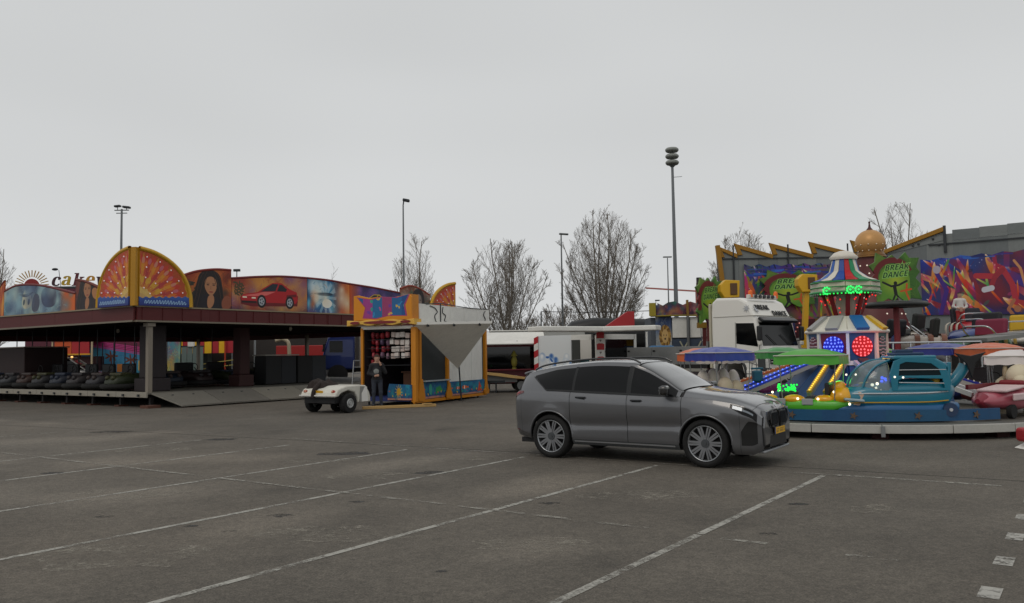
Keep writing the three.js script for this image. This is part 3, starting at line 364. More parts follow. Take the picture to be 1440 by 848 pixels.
  // show boards: outline points (along, height)
  const board = (pts, m, side, name, trim = 0x6b1418) => {
    const smooth = new THREE.Shape(); smooth.moveTo(pts[0][0], 3.66); smooth.lineTo(...pts[0]); if (pts.length > 2) smooth.splineThru(pts.slice(1).map((p) => new THREE.Vector2(...p))); else smooth.lineTo(...pts[1]); smooth.lineTo(pts[pts.length - 1][0], 3.66); smooth.closePath();
    const g = fitAll(slab(smooth, .07)); const crv = new THREE.CatmullRomCurve3(pts.map((p) => V3(p[0], p[1], -.03))); const t = new THREE.TubeGeometry(crv, 24, .055, 6);
    if (side === 'left') { g.applyMatrix4(new THREE.Matrix4().makeRotationY(-Math.PI / 2)).translate(-.62, 0, 0); t.rotateY(-Math.PI / 2).translate(-.62, 0, 0); } else { g.translate(0, 0, .1); t.translate(0, 0, .1); }
    const b = part(name, g, m, ride); part('board_trim', t, mat(trim, .5), b); return b;
  };
  board([[1.3, 4.85], [1.9, 5.05], [2.7, 5.18], [3.42, 5.2]], art.lady, 'right', 'portrait_board', 0x7a2018);
  board([[3.46, 4.88], [4.7, 5.02], [6, 5.12], [7.28, 5.14]], art.redcar, 'right', 'car_picture_board');
  board([[7.32, 5.14], [8.5, 5.12], [9.78, 5.03]], art.jets, 'right', 'aircraft_picture_board');
  board([[9.82, 5.03], [11.4, 4.94], [13.16, 4.79]], art.yellowcar, 'right', 'yellow_car_board');
  board([[13.2, 5.0], [13.9, 5.18], [14.6, 5.08], [15.4, 4.79]], art.endlady, 'right', 'end_board', 0x8a3018);
  board([[-3.92, 4.83], [-3.2, 4.7], [-2.1, 4.38]], art.ladyside, 'left', 'portrait_board', 0x6b2418);
  board([[-9.7, 4.7], [-8.75, 4.87], [-7.4, 4.84], [-6.37, 4.73], [-3.96, 4.3]], art.scene, 'left', 'picture_board');
  board([[-10.4, 4.66], [-10.1, 4.9], [-9.74, 5.14]], art.orange, 'left', 'spike_board');
  board([[-17, 4.8], [-15, 4.85], [-13, 4.75], [-10.44, 4.66]], art.orange, 'left', 'picture_board');
  board([[-21.9, 4.6], [-19.5, 4.95], [-17.04, 4.9]], art.jets, 'left', 'picture_board');
  // corner fan signs with bulbs
  const fanPts = new THREE.CatmullRomCurve3([[0, 2.04], [.5, 1.95], [.95, 1.78], [1.35, 1.54], [1.7, 1.2], [1.93, .8], [2.05, .4], [2.08, 0]].map((p) => V3(p[0], p[1] + 3.66, 0))).getPoints(20).map((p) => [p.x, p.y]); fanPts.push([0, 3.66]);
  const bulbs = (mir) => { const l = []; for (let ring = 1; ring <= 4; ring++) for (let k = 0; k < 1 + ring; k++) { const a = (k + .5) / (1 + ring) * Math.PI / 2, r = ring / 4.4; l.push(sp(.03, Math.sin(a) * 1.9 * r, 3.95 + Math.cos(a) * 1.62 * r, .02, 6)); } return l; };
  const edge = () => tube(fanPts.slice(0, -1).map((p) => [p[0], p[1], -.03]), .09, 24, 6);
  const bulbM = mat(0xe8d4dc, .3, 0, { emissive: 0xfff0e8, emissiveIntensity: .12 });
  const fr = part('fan_sign', fitAll(slab(fanPts, .08)).translate(-.5, 0, .2), art.fan(3, false), ride); part('fan_frame', edge().translate(-.5, 0, .2), M.gold, fr); stuffPart('bulbs', join(bulbs()).translate(-.5, 0, .2), bulbM, fr);
  const toLeft = (g) => g.rotateY(Math.PI / 2).translate(-.72, 0, 0); // runs back along -z
  const fl = part('fan_sign', toLeft(fitAll(slab(fanPts, .08))), art.fan(4, false), ride); part('fan_frame', toLeft(edge()), M.gold, fl); stuffPart('bulbs', toLeft(join(bulbs()).translate(0, 0, -.12)), bulbM, fl);
  part('fan_post', [bx(.2, 2.08, .2, -.62, 4.69, .1, 0, .4, 0)], grimy(0xc08a12, .5), ride);
  const fe = part('fan_sign', fitAll(slab(fanPts.map(([x, y]) => [-x, y * .9 + .37]), .08)).translate(17.35, 0, .2), art.fan(6, true), ride); part('fan_frame', tube(fanPts.slice(0, -1).map(([x, y]) => [17.35 - x, y * .9 + .37, .17]), .09, 24, 6), M.gold, fe); stuffPart('bulbs', join(bulbs()).rotateY(Math.PI).scale(1, .9, 1).translate(17.35, .37, .25), bulbM, fe);
  // roof stage lamps
  for (const [x, z] of [[9, -3], [4, -9]]) part('ceiling_lamp', [sp(.06, x, 3.02, z, 8), cy(.05, .08, .12, 8, x, 3.1, z)], mat(0xe8e2d4, .3), ride);
  // bumper cars
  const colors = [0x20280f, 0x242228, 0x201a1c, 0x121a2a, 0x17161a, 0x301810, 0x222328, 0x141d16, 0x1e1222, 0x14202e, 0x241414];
  const spot = (x, z) => { const c = Math.cos(R(55)), s = Math.sin(R(55)); return [-13.1 + c * x + s * z, 30.2 + s * x - c * z]; };
  const bodyG = loft([[-.95, .34, .14, .42, 3], [-.85, .4, .24, .52, 3], [-.4, .42, .28, .56, 3.5], [.1, .4, .26, .56, 3.5], [.55, .44, .26, .52, 3], [.85, .38, .2, .44, 3], [.98, .32, .12, .34, 3]], 20);
  const bump = tube([[-1.02, .2, -.35], [-1.05, .2, .35], [-.7, .2, .66], [.6, .2, .64], [1.08, .2, .3], [1.08, .2, -.3], [.6, .2, -.64], [-.7, .2, -.66]], .1, 40, 8, true);
  const seatG = join([rb(.5, .16, .9, .06, -.35, .58, 0), rb(.14, .5, .9, .06, -.62, .8, 0)]), poleG = join([bar([-.85, .5, 0], [-.85, 2.75, 0], .022), bx(.2, .03, .1, -.8, 2.76, 0)]);
  const wheelG = join([put(new THREE.TorusGeometry(.17, .018, 6, 18), .12, .84, 0, 0, Math.PI / 2, .4), bar([.12, .84, 0], [.42, .62, 0], .02)]), hoodG = join([rb(.5, .12, .8, .05, .5, .66, 0), sp(.1, .92, .52, .2, 8), sp(.1, .92, .52, -.2, 8)]);
  const spots = []; for (let k = 0; k < 9; k++) spots.push([1.15 + (k % 2) * .04, -2.9 - k * 1.42, 180 + 55]); for (let k = 0; k < 4; k++) spots.push([3.0 + k * 1.5, -3.9 - (k % 2) * .1, 55 - 90]);
  spots.forEach(([x, z, t], i) => {
    const p = spot(x, z), c = thing('bumper_car', 'dark bumper car parked in the row under the bumper ride roof', 'bumper car', p, t, 'bumper cars parked on the ride floor', .53);
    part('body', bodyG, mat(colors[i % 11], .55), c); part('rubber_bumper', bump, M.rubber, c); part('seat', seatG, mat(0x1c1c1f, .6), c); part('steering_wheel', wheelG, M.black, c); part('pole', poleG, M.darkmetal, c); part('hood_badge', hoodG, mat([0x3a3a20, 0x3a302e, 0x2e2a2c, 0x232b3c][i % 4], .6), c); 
  });
}
// ---------------------------------------------------------------- game stall trailer: local x along its long side, z outwards from that side
{
  const st = thing('game_stall', 'small game stall trailer with orange frame, painted sea panels and open prize window', 'stall', [-3.45, 28.98], 67);
  const L = 5.9, Wd = 2.1, fl = .22, H = 2.72, or = grimy(0xd98a14, .5), M_ = M;
  part('floor', [bx(L, .14, Wd, L / 2, fl, -Wd / 2)], mat(0x23306a, .6), st);
  part('ceiling', [bx(L, .1, Wd, L / 2, H, -Wd / 2)], M.white, st);
  part('back_wall', [bx(L - .1, H - fl - .1, .06, L / 2, (H + fl) / 2, -Wd + .03)], mat(0x2a2226, .8), st);
  part('inner_wall', [bx(.06, H - fl - .1, Wd - .1, 2.9, (H + fl) / 2, -Wd / 2)], mat(0x201c22, .8), st);
  part('end_wall', [bx(.06, H - fl - .1, Wd - .1, L - .03, (H + fl) / 2, -Wd / 2)], M.white, st);
  const orangePost = (x, z, w) => part('frame_post', [rb(w, H - .12, w, .02, x, H / 2 + .06, z)], or, st);
  orangePost(.09, .02, .19); orangePost(.42, .03, .12); orangePost(2.5, .03, .13); orangePost(L - .06, .03, .14); orangePost(.03, -Wd + .04, .1);
  for (const [x, h] of [[.42, .9], [2.5, .7], [L - .1, .6]]) part('post_foot', [slab([[x - .2, .14], [x + .2, .14], [x + .24, .3], [x + .14, h - .25], [x + .07, h], [x - .07, h], [x - .14, h - .25], [x - .24, .3]], .05).translate(0, 0, .12)], or, st);
  const sea = (seed, fx) => printed(384, 128, (c, w, h) => { base(c, w, h, [[0, '#135a8a'], [.6, '#1d7a96'], [.85, '#1a4a78'], [.9, '#b87a7a'], [1, '#c48a6a']]); airbrush(c, w, h * .8, ['#1c86a8', '#0f3f70', '#2a9a9a', '#134c80'], seed, 40); fx(c, w, h); for (let k = 0; k < 7; k++) { c.fillStyle = ['#c84a3a', '#d8b03a', '#3aa06a', '#8a3a78'][k % 4]; c.beginPath(); c.ellipse(30 + k * 52, 60 + (k * 37 % 40), 10, 6, k, 0, 7); c.fill(); } }, .5);
  const fish = (c, x, y, s, col) => { c.fillStyle = col; c.beginPath(); c.ellipse(x, y, s, s * .65, 0, 0, 7); c.fill(); c.beginPath(); c.moveTo(x + s * .8, y); c.lineTo(x + s * 1.6, y - s * .5); c.lineTo(x + s * 1.6, y + s * .5); c.fill(); c.fillStyle = '#fff'; c.fillRect(x - s * .2, y - s * .6, s * .25, s * 1.2); c.fillStyle = '#111'; c.fillRect(x - s * .6, y - s * .2, s * .15, s * .15); };
  const panel = (x0, x1, y0, y1, m, name) => part(name, fitAll(slab([[x0, y0], [x1, y0], [x1, y1], [x1 - .06, y1 + .03], [(x0 + x1) / 2, y1 - .01], [x0 + .06, y1 + .03], [x0, y1]], .05)).translate(0, 0, .045), m, st);
  panel(.6, 2.42, .2, .78, sea(31, (c, w, h) => { c.fillStyle = '#2f8f4a'; for (let k = 0; k < 10; k++) { c.beginPath(); c.ellipse(210 + (k * 17 % 90), 84 - k * 3, 10, 22, k * .4, 0, 7); c.fill(); } c.fillStyle = '#3aa08a'; c.beginPath(); c.ellipse(120, 60, 24, 40, 0, 0, 7); c.fill(); }), 'sea_panel');
  panel(2.6, L - .16, .2, .70, sea(32, (c, w, h) => { fish(c, 90, 62, 20, '#c9562a'); fish(c, 160, 60, 26, '#d8662a'); c.fillStyle = '#c8462f'; c.beginPath(); c.moveTo(300, 108); c.quadraticCurveTo(320, 40, 318, 14); c.quadraticCurveTo(350, 60, 352, 108); c.fill(); }), 'sea_panel');
  const pn = fitAll(slab([[0, .2], [.95, .2], [.95, .72], [.06, .76], [0, .5]], .05)); part('sea_panel', put(pn, -.06, 0, -.98, 0, -Math.PI / 2, 0), sea(33, (c, w, h) => { c.fillStyle = '#d0a02a'; c.beginPath(); c.arc(180, 66, 34, 0, 7); c.fill(); c.strokeStyle = '#e0c060'; c.lineWidth = 5; for (let k = 0; k < 12; k++) { c.beginPath(); c.moveTo(180 + Math.cos(k * .52) * 38, 66 + Math.sin(k * .52) * 38); c.lineTo(180 + Math.cos(k * .52) * 58, 66 + Math.sin(k * .52) * 58); c.stroke(); } }), st);
  part('counter_shelf', [bx(1.9, .04, .3, 1.5, .82, .05)], mat(0x9fa8ac, .5), st);
  part('dark_screen', [bx(1.86, 1.75, .04, 1.5, 1.72, -.04)], grimy(0x2d3234, .8), st);
  for (let k = 0; k < 3; k++) part('white_panel', [bx(.985, 1.95, .04, 3.1 + k * 1.0, 1.7, -.01)], M.white, st);
  part('sill_board', [bx(L, .1, .06, L / 2, .13, .03)], or, st);
  // sign box on the short end and along the long side
  const shortSign = printed(512, 256, (c, w, h) => { c.fillStyle = '#d98a14'; c.fillRect(0, 0, w, h); const cols = ['#1b5f96', '#a03a86', '#1d6a9c', '#9a3a6a', '#23649a', '#1c4f8e']; const out = [[w * .08, h * .1], [w * .3, h * .2], [w * .55, h * .1], [w * .75, h * .16], [w * .95, h * .04], [w * .87, h * .45], [w * .9, h * .84], [w * .6, h * .82], [w * .4, h * .92], [w * .18, h * .88], [w * .22, h * .5]]; blob(c, out.map(([x, y]) => [x + (x - w / 2) * .07, y + (y - h / 2) * .09]), '#a83a6a', false); c.save(); c.beginPath(); out.forEach((p, i) => i ? c.lineTo(...p) : c.moveTo(...p)); c.closePath(); c.clip(); for (let k = 0; k < 6; k++) { c.fillStyle = cols[k]; c.fillRect(k * w / 6, 0, w / 6 + 1, h); } const r = rng(4); for (let k = 0; k < 26; k++) { c.strokeStyle = ['#2fa08a', '#c84a8a', '#d8b04a', '#2a86c0', '#7a3a9a'][k % 5]; c.lineWidth = 8 + r() * 8; c.beginPath(); const x = r() * w, y = r() * h; c.moveTo(x, y); c.bezierCurveTo(x + 40 * (r() - .5), y + 60, x + 70 * (r() - .5), y - 40, x + 60 * (r() - .5), y + 80 * (r() - .5)); c.stroke(); } c.restore(); });
  const sg = slab([[-.15, 2.98], [2.2, 2.98], [2.2, 3.76], [2.1, 3.84], [1.5, 3.76], [1.0, 3.8], [.5, 3.77], [.05, 3.88], [-.15, 3.86]], .08, .01); fitAll(sg);
  const sgn = part('sign_board', put(sg, -.2, 0, -2.12, 0, -Math.PI / 2, 0), shortSign, st);
  const wave = []; for (let k = 0; k <= 32; k++) { const x = -.45 + k / 32 * 2.75; wave.push([x, 2.83 - .035 * Math.cos(k / 32 * Math.PI * 6)]); } for (let k = 32; k >= 0; k--) { const x = -.45 + k / 32 * 2.75; wave.push([x, 2.98 + .02 * Math.cos(k / 32 * Math.PI * 6)]); }
  const cnp = part('canopy_edge', put(slab(wave, .5, .02), -.22, 0, -2.0 - .1, 0, -Math.PI / 2, 0), mat(0xe0b04a, .5), st);
  for (const [x0, x1] of [[-.3, .1], [.25, 1.6], [1.75, 2.15]]) { const e = []; for (let k = 0; k < 20; k++) { const a = k / 20 * Math.PI * 2; e.push([(x0 + x1) / 2 + Math.cos(a) * (x1 - x0) / 2, 2.905 + Math.sin(a) * .05]); } part('canopy_inlay', put(slab(e, .03), -.24, 0, -2.1, 0, -Math.PI / 2, 0), mat(0x7a1c22, .5), cnp); }
  part('sign_side', [bx(.5, .9, .06, .1, 3.4, .02)], or, st);
  for (let k = 0; k < 5; k++) { const p = part('top_board', [bx(1.16, .74, .05, .42 + .6 + k * 1.18, 3.18, .0)], M.white, st); }
  const sc = (pts) => tube(pts.map(([x, y]) => [x, y, .04]), .018, 50, 5);
  part('scroll_line', [sc([[1.2, 3.5], [1.6, 3.42], [1.75, 3.3], [1.55, 3.15], [1.65, 2.95], [1.9, 2.92]])], M.darkmetal, st); part('scroll_line', [sc([[2.2, 3.5], [2.15, 3.3], [2.4, 3.18], [2.3, 3.0], [2.6, 2.95], [3.4, 2.96], [4.2, 3.02], [5.4, 3.0]])], M.darkmetal, st); part('scroll_line', [sc([[5.9, 3.5], [5.75, 3.35], [5.9, 3.15], [5.7, 2.98], [5.5, 2.9]])], M.darkmetal, st); part('board_post', [bar([2.0, 2.8, .04], [2.0, 3.62, .04], .025)], M.darkmetal, st);
  part('top_rail', [sc([[.9, 3.55], [2.0, 3.62], [3.4, 3.58], [4.6, 3.56], [6.0, 3.58]])], M.darkmetal, st); part('back_board', [bx(4.2, .5, .05, 3.8, 3.45, -1.9)], M.white, st); part('top_rail', [tube([[1.8, 3.75, -1.88], [3.2, 3.78, -1.88], [4.8, 3.75, -1.88], [5.9, 3.8, -1.88]], .018, 30, 5)], M.darkmetal, st);
  // folded triangular shutter held out over the long side
  const tri = new THREE.BufferGeometry(); { const A = [-.02, 2.76, .12], B = [1.9, 2.8, 2.1], C = [3.1, 1.2, .16], d = [-.02, .05, .045]; const a2 = A.map((v, i) => v + d[i]), b2 = B.map((v, i) => v + d[i]), c2 = C.map((v, i) => v + d[i]); const f = [A, B, C, a2, c2, b2, A, a2, b2, A, b2, B, B, b2, c2, B, c2, C, C, c2, a2, C, a2, A].flat(); tri.setAttribute('position', new THREE.Float32BufferAttribute(f, 3)); tri.setAttribute('uv', new THREE.Float32BufferAttribute(f.reduce((o, v, i) => { if (i % 3 < 2) o.push(v * .4); return o; }, []), 2)); tri.computeVertexNormals(); }
  const sh = part('shutter_flap', tri, grimy(0xf4f2ec, .6), st); part('flap_edge', [beam([-.04, 2.83, .12], [1.92, 2.87, 2.12], .12, .09)], M.white, sh);
  for (const q of [.15, .5, .85]) part('flap_hinge', [rb(.12, .1, .05, .015, -.02 + q * 1.9, 2.76 + q * .04, .16 + q * 1.95)], M.darkmetal, sh);
  part('flap_prop', [bar([3.1, .02, .3], [3.1, 1.55, .2], .03, 8), cy(.12, .12, .02, 10, 3.1, .01, .3)], M.darkmetal, st);
  part('cabinet', [rb(.6, .85, .7, .03, 1.5, .7, -.75), bx(.7, .04, .8, 1.5, 1.14, -.75)], grimy(0x6a4630, .7), st);
  part('axle_wheel', [cy(.28, .28, .2, 20, 3.4, .28, -.25, Math.PI / 2), cy(.28, .28, .2, 20, 3.4, .28, -1.85, Math.PI / 2)], M.rubber, st);
  for (const [x, z] of [[.2, -.2], [.2, -1.9], [5.6, -.2], [5.6, -1.9]]) part('jack', [bar([x, 0, z], [x, .2, z], .04)], M.darkmetal, st);
  // prizes hanging in the open window
  const th = R(67), W3 = (x, y, z) => [-3.45 + Math.cos(th) * x + Math.sin(th) * z, 28.98 + Math.sin(th) * x - Math.cos(th) * z];
  part('prize_rack', [...[2.62, 2.3, 2.0, 1.7, 1.4].map((y) => bar([.25, y, -.15], [.25, y, -2.05], .012, 5)), ...[2.62, 2.3, 2.0, 1.7].map((y) => bar([.75, y, -.15], [.75, y, -2.05], .012, 5))], M.darkmetal, st);
  const pr_ = rng(12), boxG = rb(.17, .19, .1, .02), bagG = loft([[-.075, 0, .02, .03, 2], [-.05, 0, .11, .055, 3], [.05, 0, .11, .055, 3], [.075, 0, .02, .03, 2]], 10).rotateY(Math.PI / 2), hookG = bar([0, .1, 0], [0, .17, 0], .006, 4);
  const kinds = [['white boxed prize hanging in the game stall window', 'boxed white prizes in the stall', [0xcfc6c0, 0xc8b8b0, 0xd8d2cc]], ['red soft toy prize hanging in the game stall window', 'red toy prizes in the stall', [0x8e1c26, 0x701820, 0xa8404a]], ['mauve bagged prize hanging in the game stall window', 'mauve bagged prizes in the stall', [0x76586c, 0x5e4a66, 0x8a6a7a]]];
  for (let row = 0; row < 6; row++) for (let k = 0; k < 9; k++) {
    const kind = k >= 7 ? 1 : k >= 5 ? (row % 2 ? 2 : 1) : row < 4 && k > 0 ? 0 : 2; if (row >= 4 && k > 0 && k < 7) continue;
    const [lab, grp, cs] = kinds[kind], x = .3 + pr_() * .12, y = 2.46 - row * .24 + (pr_() - .5) * .05, z = -.18 - k * .205 + (pr_() - .5) * .05;
    const o = thing('prize', lab, 'prize', W3(x, 0, z), 67 + 90 + (pr_() - .5) * 60, grp, y); part('bag', kind ? bagG : boxG, mat(cs[(row + k) % 3], .5), o); part('hook', hookG, M.darkmetal, o);
  }
  // yellow timber lying in front
  const tb = thing('timber_beam', 'yellow timber beam lying on the asphalt before the game stall', 'beam', [-4.1, 27.85], 24); part('beam', [rb(2.5, .09, .16, .01, .35, .05, 0, 0, 0, 0)], M.wood, tb); part('packer', [bx(.3, .03, .2, 1.3, .108, 0)], M.wood, tb);
}
// ---------------------------------------------------------------- small two-axle utility cart with a coat on it; local x forward (away)
{
  const c = thing('utility_cart', 'low white utility cart with red tail lights and yellow number plate', 'cart', [-5.72, 26.36], 57);
  const wh = (x, z, s, r) => { const g = new THREE.Group(); g.name = 'wheel'; g.position.set(x, r, z); c.add(g); part('tyre', lathe([[r * .5, -.1], [r * .92, -.11], [r, -.07], [r, .07], [r * .92, .11], [r * .5, .1]], 28).rotateX(Math.PI / 2), M.rubber, g); part('rim', [cy(r * .52, r * .52, .12, 20, 0, 0, s * .035, Math.PI / 2), put(new THREE.TorusGeometry(r * .42, .02, 6, 20), 0, 0, s * .1), cy(.06, .06, .03, 12, 0, 0, s * .11, Math.PI / 2)], mat(0xb9bbba, .35, .5), g); };
  for (const s of [1, -1]) { wh(0, s * .74, s, .30); wh(.5, s * .22, s, .2); }
  const bodyM = grimy(0xdedbd2, .45);
  const prof = [[-.55, .5], [-.52, .62], [-.42, .74], [-.1, .83], [.5, .85], [.78, .82], [.95, .6], [1.0, .45], [1.0, .3], [.42, .3], [.40, .42], [.28, .62], [0, .69], [-.28, .62], [-.42, .52]];
  part('body', [slab(prof, 1.52, .04).translate(0, 0, .76)], bodyM, c);
  part('rear_skirt', [bx(.3, .22, 1.3, -.33, .42, 0)], M.black, c); part('axle', [bar([0, .3, -.7], [0, .3, .7], .05), bar([.5, .2, -.2], [.5, .2, .2], .04)], M.black, c); part('chassis', [bx(1.2, .08, .5, .4, .3, 0)], M.black, c);
  part('rear_edge', [rb(.05, .05, 1.56, .02, -.57, .54, 0)], mat(0xcfccc6, .4), c);
  for (const s of [1, -1]) { const t = part('tail_light', [sp(.075, -.48, .66, s * .6, 10, .5, .8, 1.2)], mat(0x9a2a1e, .2), c); part('lens', [sp(.035, -.51, .67, s * .58, 8)], mat(0xd8a080, .3), t); }
  part('number_plate', [rb(.02, .1, .42, .005, -.515, .65, -.02, 0, 0, .3)], mat(0xd9a51e, .5), c);
  const badge = printed(64, 64, (q, w, h) => { q.fillStyle = '#e6e4de'; q.fillRect(0, 0, w, h); q.fillStyle = '#8a8a86'; q.fillRect(0, 0, 14, h); q.beginPath(); q.moveTo(14, 30); q.lineTo(40, 0); q.lineTo(14, 0); q.fill(); }); part('side_panel', fitAll(slab([[.48, .32], [.86, .32], [.8, .78], [.52, .8]], .02)).translate(0, 0, .785), badge, c);
  const coat = thing('coat', 'dark brown coat thrown over the back of the white cart', 'coat', [-6.05, 26.55], 57, undefined, .68);
  { const g = new THREE.PlaneGeometry(.95, .8, 28, 24).rotateX(-Math.PI / 2), p = g.attributes.position; for (let i = 0; i < p.count; i++) { const x = p.getX(i), z = p.getZ(i), e = Math.max(Math.abs(x) / .475, Math.abs(z) / .4); const n = noise3.noise(x * 4, 3, z * 4) * .13 + noise3.noise(x * 9, 8, z * 9) * .06; p.setY(i, Math.max(.0, .24 * (1 - e ** 3) + n * (1.1 - e) + .02) + (x < -.3 ? (x + .3) * 1.2 : 0) + (x > -.3 ? .06 : 0)); p.setX(i, x * (1 + n)); } g.computeVertexNormals(); part('cloth', g, mat(0x2c2320, .95, 0, { sheen: .3 }), coat); part('sleeve', [tube([[-.1, .25, .1], [-.3, .2, .2], [-.52, .02, .22], [-.56, -.2, .2]], .07, 16, 8)], mat(0x2c2320, .95, 0, { sheen: .3 }), coat); }
}
// ---------------------------------------------------------------- person beside the stall
function sdfMesh(size, center, res, fn, colorFn) {
  const mc = new MarchingCubes(res, M.black, false, false, 120000); const n = mc.size, f = mc.field;
  for (let z = 0; z < n; z++) for (let y = 0; y < n; y++) for (let x = 0; x < n; x++) { const p = [center[0] + (x - n / 2) / (n / 2) * size[0], center[1] + (y - n / 2) / (n / 2) * size[1], center[2] + (z - n / 2) / (n / 2) * size[2]]; f[z * n * n + y * n + x] = -fn(p[0], p[1], p[2]); }
  mc.isolation = 0; mc.update(); const c = mc.count, P = mc.positionArray, pos = new Float32Array(c * 3), col = new Float32Array(c * 3), nor = new Float32Array(c * 3);
  for (let i = 0; i < c; i++) { const x = center[0] + P[i * 3] * size[0], y = center[1] + P[i * 3 + 1] * size[1], z = center[2] + P[i * 3 + 2] * size[2]; pos.set([x, y, z], i * 3); const e = .004, q = [fn(x + e, y, z) - fn(x - e, y, z), fn(x, y + e, z) - fn(x, y - e, z), fn(x, y, z + e) - fn(x, y, z - e)], L = Math.hypot(...q) || 1; nor.set(q.map((v) => v / L), i * 3); col.set(colorFn(x, y, z), i * 3); }
  const g = new THREE.BufferGeometry(); g.setAttribute('position', new THREE.BufferAttribute(pos, 3)); g.setAttribute('normal', new THREE.BufferAttribute(nor, 3)); g.setAttribute('color', new THREE.BufferAttribute(col, 3)); g.setAttribute('uv', new THREE.BufferAttribute(new Float32Array(c * 2), 2)); return g;
}
const capsule = (a, b, ra, rb_) => (x, y, z) => { const bx_ = b[0] - a[0], by = b[1] - a[1], bz = b[2] - a[2], px = x - a[0], py = y - a[1], pz = z - a[2], t = Math.max(0, Math.min(1, (px * bx_ + py * by + pz * bz) / (bx_ * bx_ + by * by + bz * bz))); return Math.hypot(px - bx_ * t, py - by * t, pz - bz * t) - (ra + (rb_ - ra) * t); };
const smin = (a, b, k) => { const h = Math.max(k - Math.abs(a - b), 0) / k; return Math.min(a, b) - h * h * k * .25; };
{ // faces local +z
  const pr = thing('person', 'person in dark printed jacket and blue jeans standing before the prize stall', 'person', [-4.62, 28.55], 12);
  const Y = 0;
  const caps = [[[-.1, .92, 0], [-.11, .5, .02], .092, .065], [[-.11, .5, .02], [-.12, .1, 0], .064, .05], [[.1, .92, 0], [.12, .5, .03], .092, .065], [[.12, .5, .03], [.14, .1, .01], .064, .05], [[-.12, .05, -.02], [-.14, .045, .16], .05, .042], [[.14, .05, -.01], [.18, .045, .16], .05, .042],
    [[0, .98, 0], [0, 1.2, 0], .155, .15], [[0, 1.2, 0], [0, 1.4, -.01], .16, .12], [[-.1, 1.42, -.01], [.1, 1.42, -.01], .09, .09], [[0, 1.45, -.01], [0, 1.56, .01], .055, .05], [[0, 1.63, .02], [0, 1.70, .01], .08, .092],
    [[-.19, 1.42, -.01], [-.27, 1.14, -.02], .065, .052], [[-.27, 1.14, -.02], [-.07, 1.06, .18], .05, .036], [[.19, 1.42, -.01], [.28, 1.17, .02], .065, .052], [[.28, 1.17, .02], [.12, 1.43, .17], .05, .036]].map((q) => capsule(...q));
  const hands = []; const hand = (wx, wy, wz, dx, dy, dz) => { hands.push(capsule([wx, wy, wz], [wx + dx * .07, wy + dy * .07, wz + dz * .07], .03, .034)); for (let k = 0; k < 4; k++) { const o = (k - 1.5) * .02, L = [.07, .08, .078, .06][k]; const s = [wx + dx * .075 , wy + dy * .075 + o * (dx ? 1 : 0), wz + dz * .075], m = [s[0] + dx * L * .6 + (dx ? 0 : o), s[1] + dy * L * .6, s[2] + dz * L * .6 + .01], e = [m[0] + dx * L * .3, m[1] + dy * L * .2, m[2] - .03]; hands.push(capsule(s, m, .0105, .01), capsule(m, e, .01, .008)); } hands.push(capsule([wx, wy, wz + .01], [wx + dx * .03, wy + .045, wz + .03], .012, .009)); };
  hand(-.06, 1.06, .185, .8, .2, .35); hand(.115, 1.44, .175, -.35, .8, .1);
  const nose = capsule([0, 1.66, .10], [0, 1.635, .115], .014, .016), chin = capsule([0, 1.585, .06], [0, 1.60, .05], .04, .05), ears = [capsule([-.088, 1.65, .01], [-.09, 1.67, .005], .014, .016), capsule([.088, 1.65, .01], [.09, 1.67, .005], .014, .016)];
  const fn = (x, y, z) => { let d = 9; for (let i = 0; i < caps.length; i++) d = smin(d, caps[i](x, y, z), i < 6 ? .04 : .07); for (const h of hands) d = smin(d, h(x, y, z), .012); d = smin(d, nose(x, y, z), .02); d = smin(d, chin(x, y, z), .04); for (const e of ears) d = smin(d, e(x, y, z), .012); return d; };
  const colr = (x, y, z) => { let hd = 9; for (const h of hands) hd = Math.min(hd, h(x, y, z)); if (y > 1.70 || (y > 1.64 && z < .02)) return [.035, .022, .015]; if (y > 1.50 || hd < .012) return [.42, .24, .17]; if (y > .93) return Math.hypot(x + .03, (y - 1.22) * 1.1) < .09 && z > .05 ? [.2, .21, .2] : [.012, .012, .015]; if (y > .09) return [.03, .036, .052]; return [.012, .011, .011]; };
  part('body', sdfMesh([.42, .95, .42], [0, .9, .04], 96, fn, colr), new THREE.MeshStandardMaterial({ vertexColors: true, roughness: .85, side: THREE.DoubleSide }), pr);
  part('eye', [sp(.011, -.032, 1.662, .088, 6), ], M.black, pr); part('eye', [sp(.011, .032, 1.662, .088, 6)], M.black, pr); part('mouth', [rb(.045, .008, .01, .003, 0, 1.60, .097)], mat(0x7a3a34, .6), pr);
}
// ---------------------------------------------------------------- stepladder on the lane behind the cart
{
  const l = thing('stepladder', 'aluminium stepladder standing open behind the white cart', 'ladder', [-6.2, 33.6], 10);
  for (const s of [-1, 1]) { part('rail', [beam([s * .26, .02, .0], [s * .16, 1.55, -.35], .03, .06)], M.steel, l); part('rear_rail', [beam([s * .26, .02, -.95], [s * .16, 1.55, -.42], .03, .04)], M.steel, l); }
  for (let k = 1; k < 6; k++) part('tread', [bx(.5 - k * .035, .03, .1, 0, k * .26, -k * .06)], M.steel, l); part('top_step', [bx(.36, .04, .2, 0, 1.56, -.38)], M.steel, l);
}
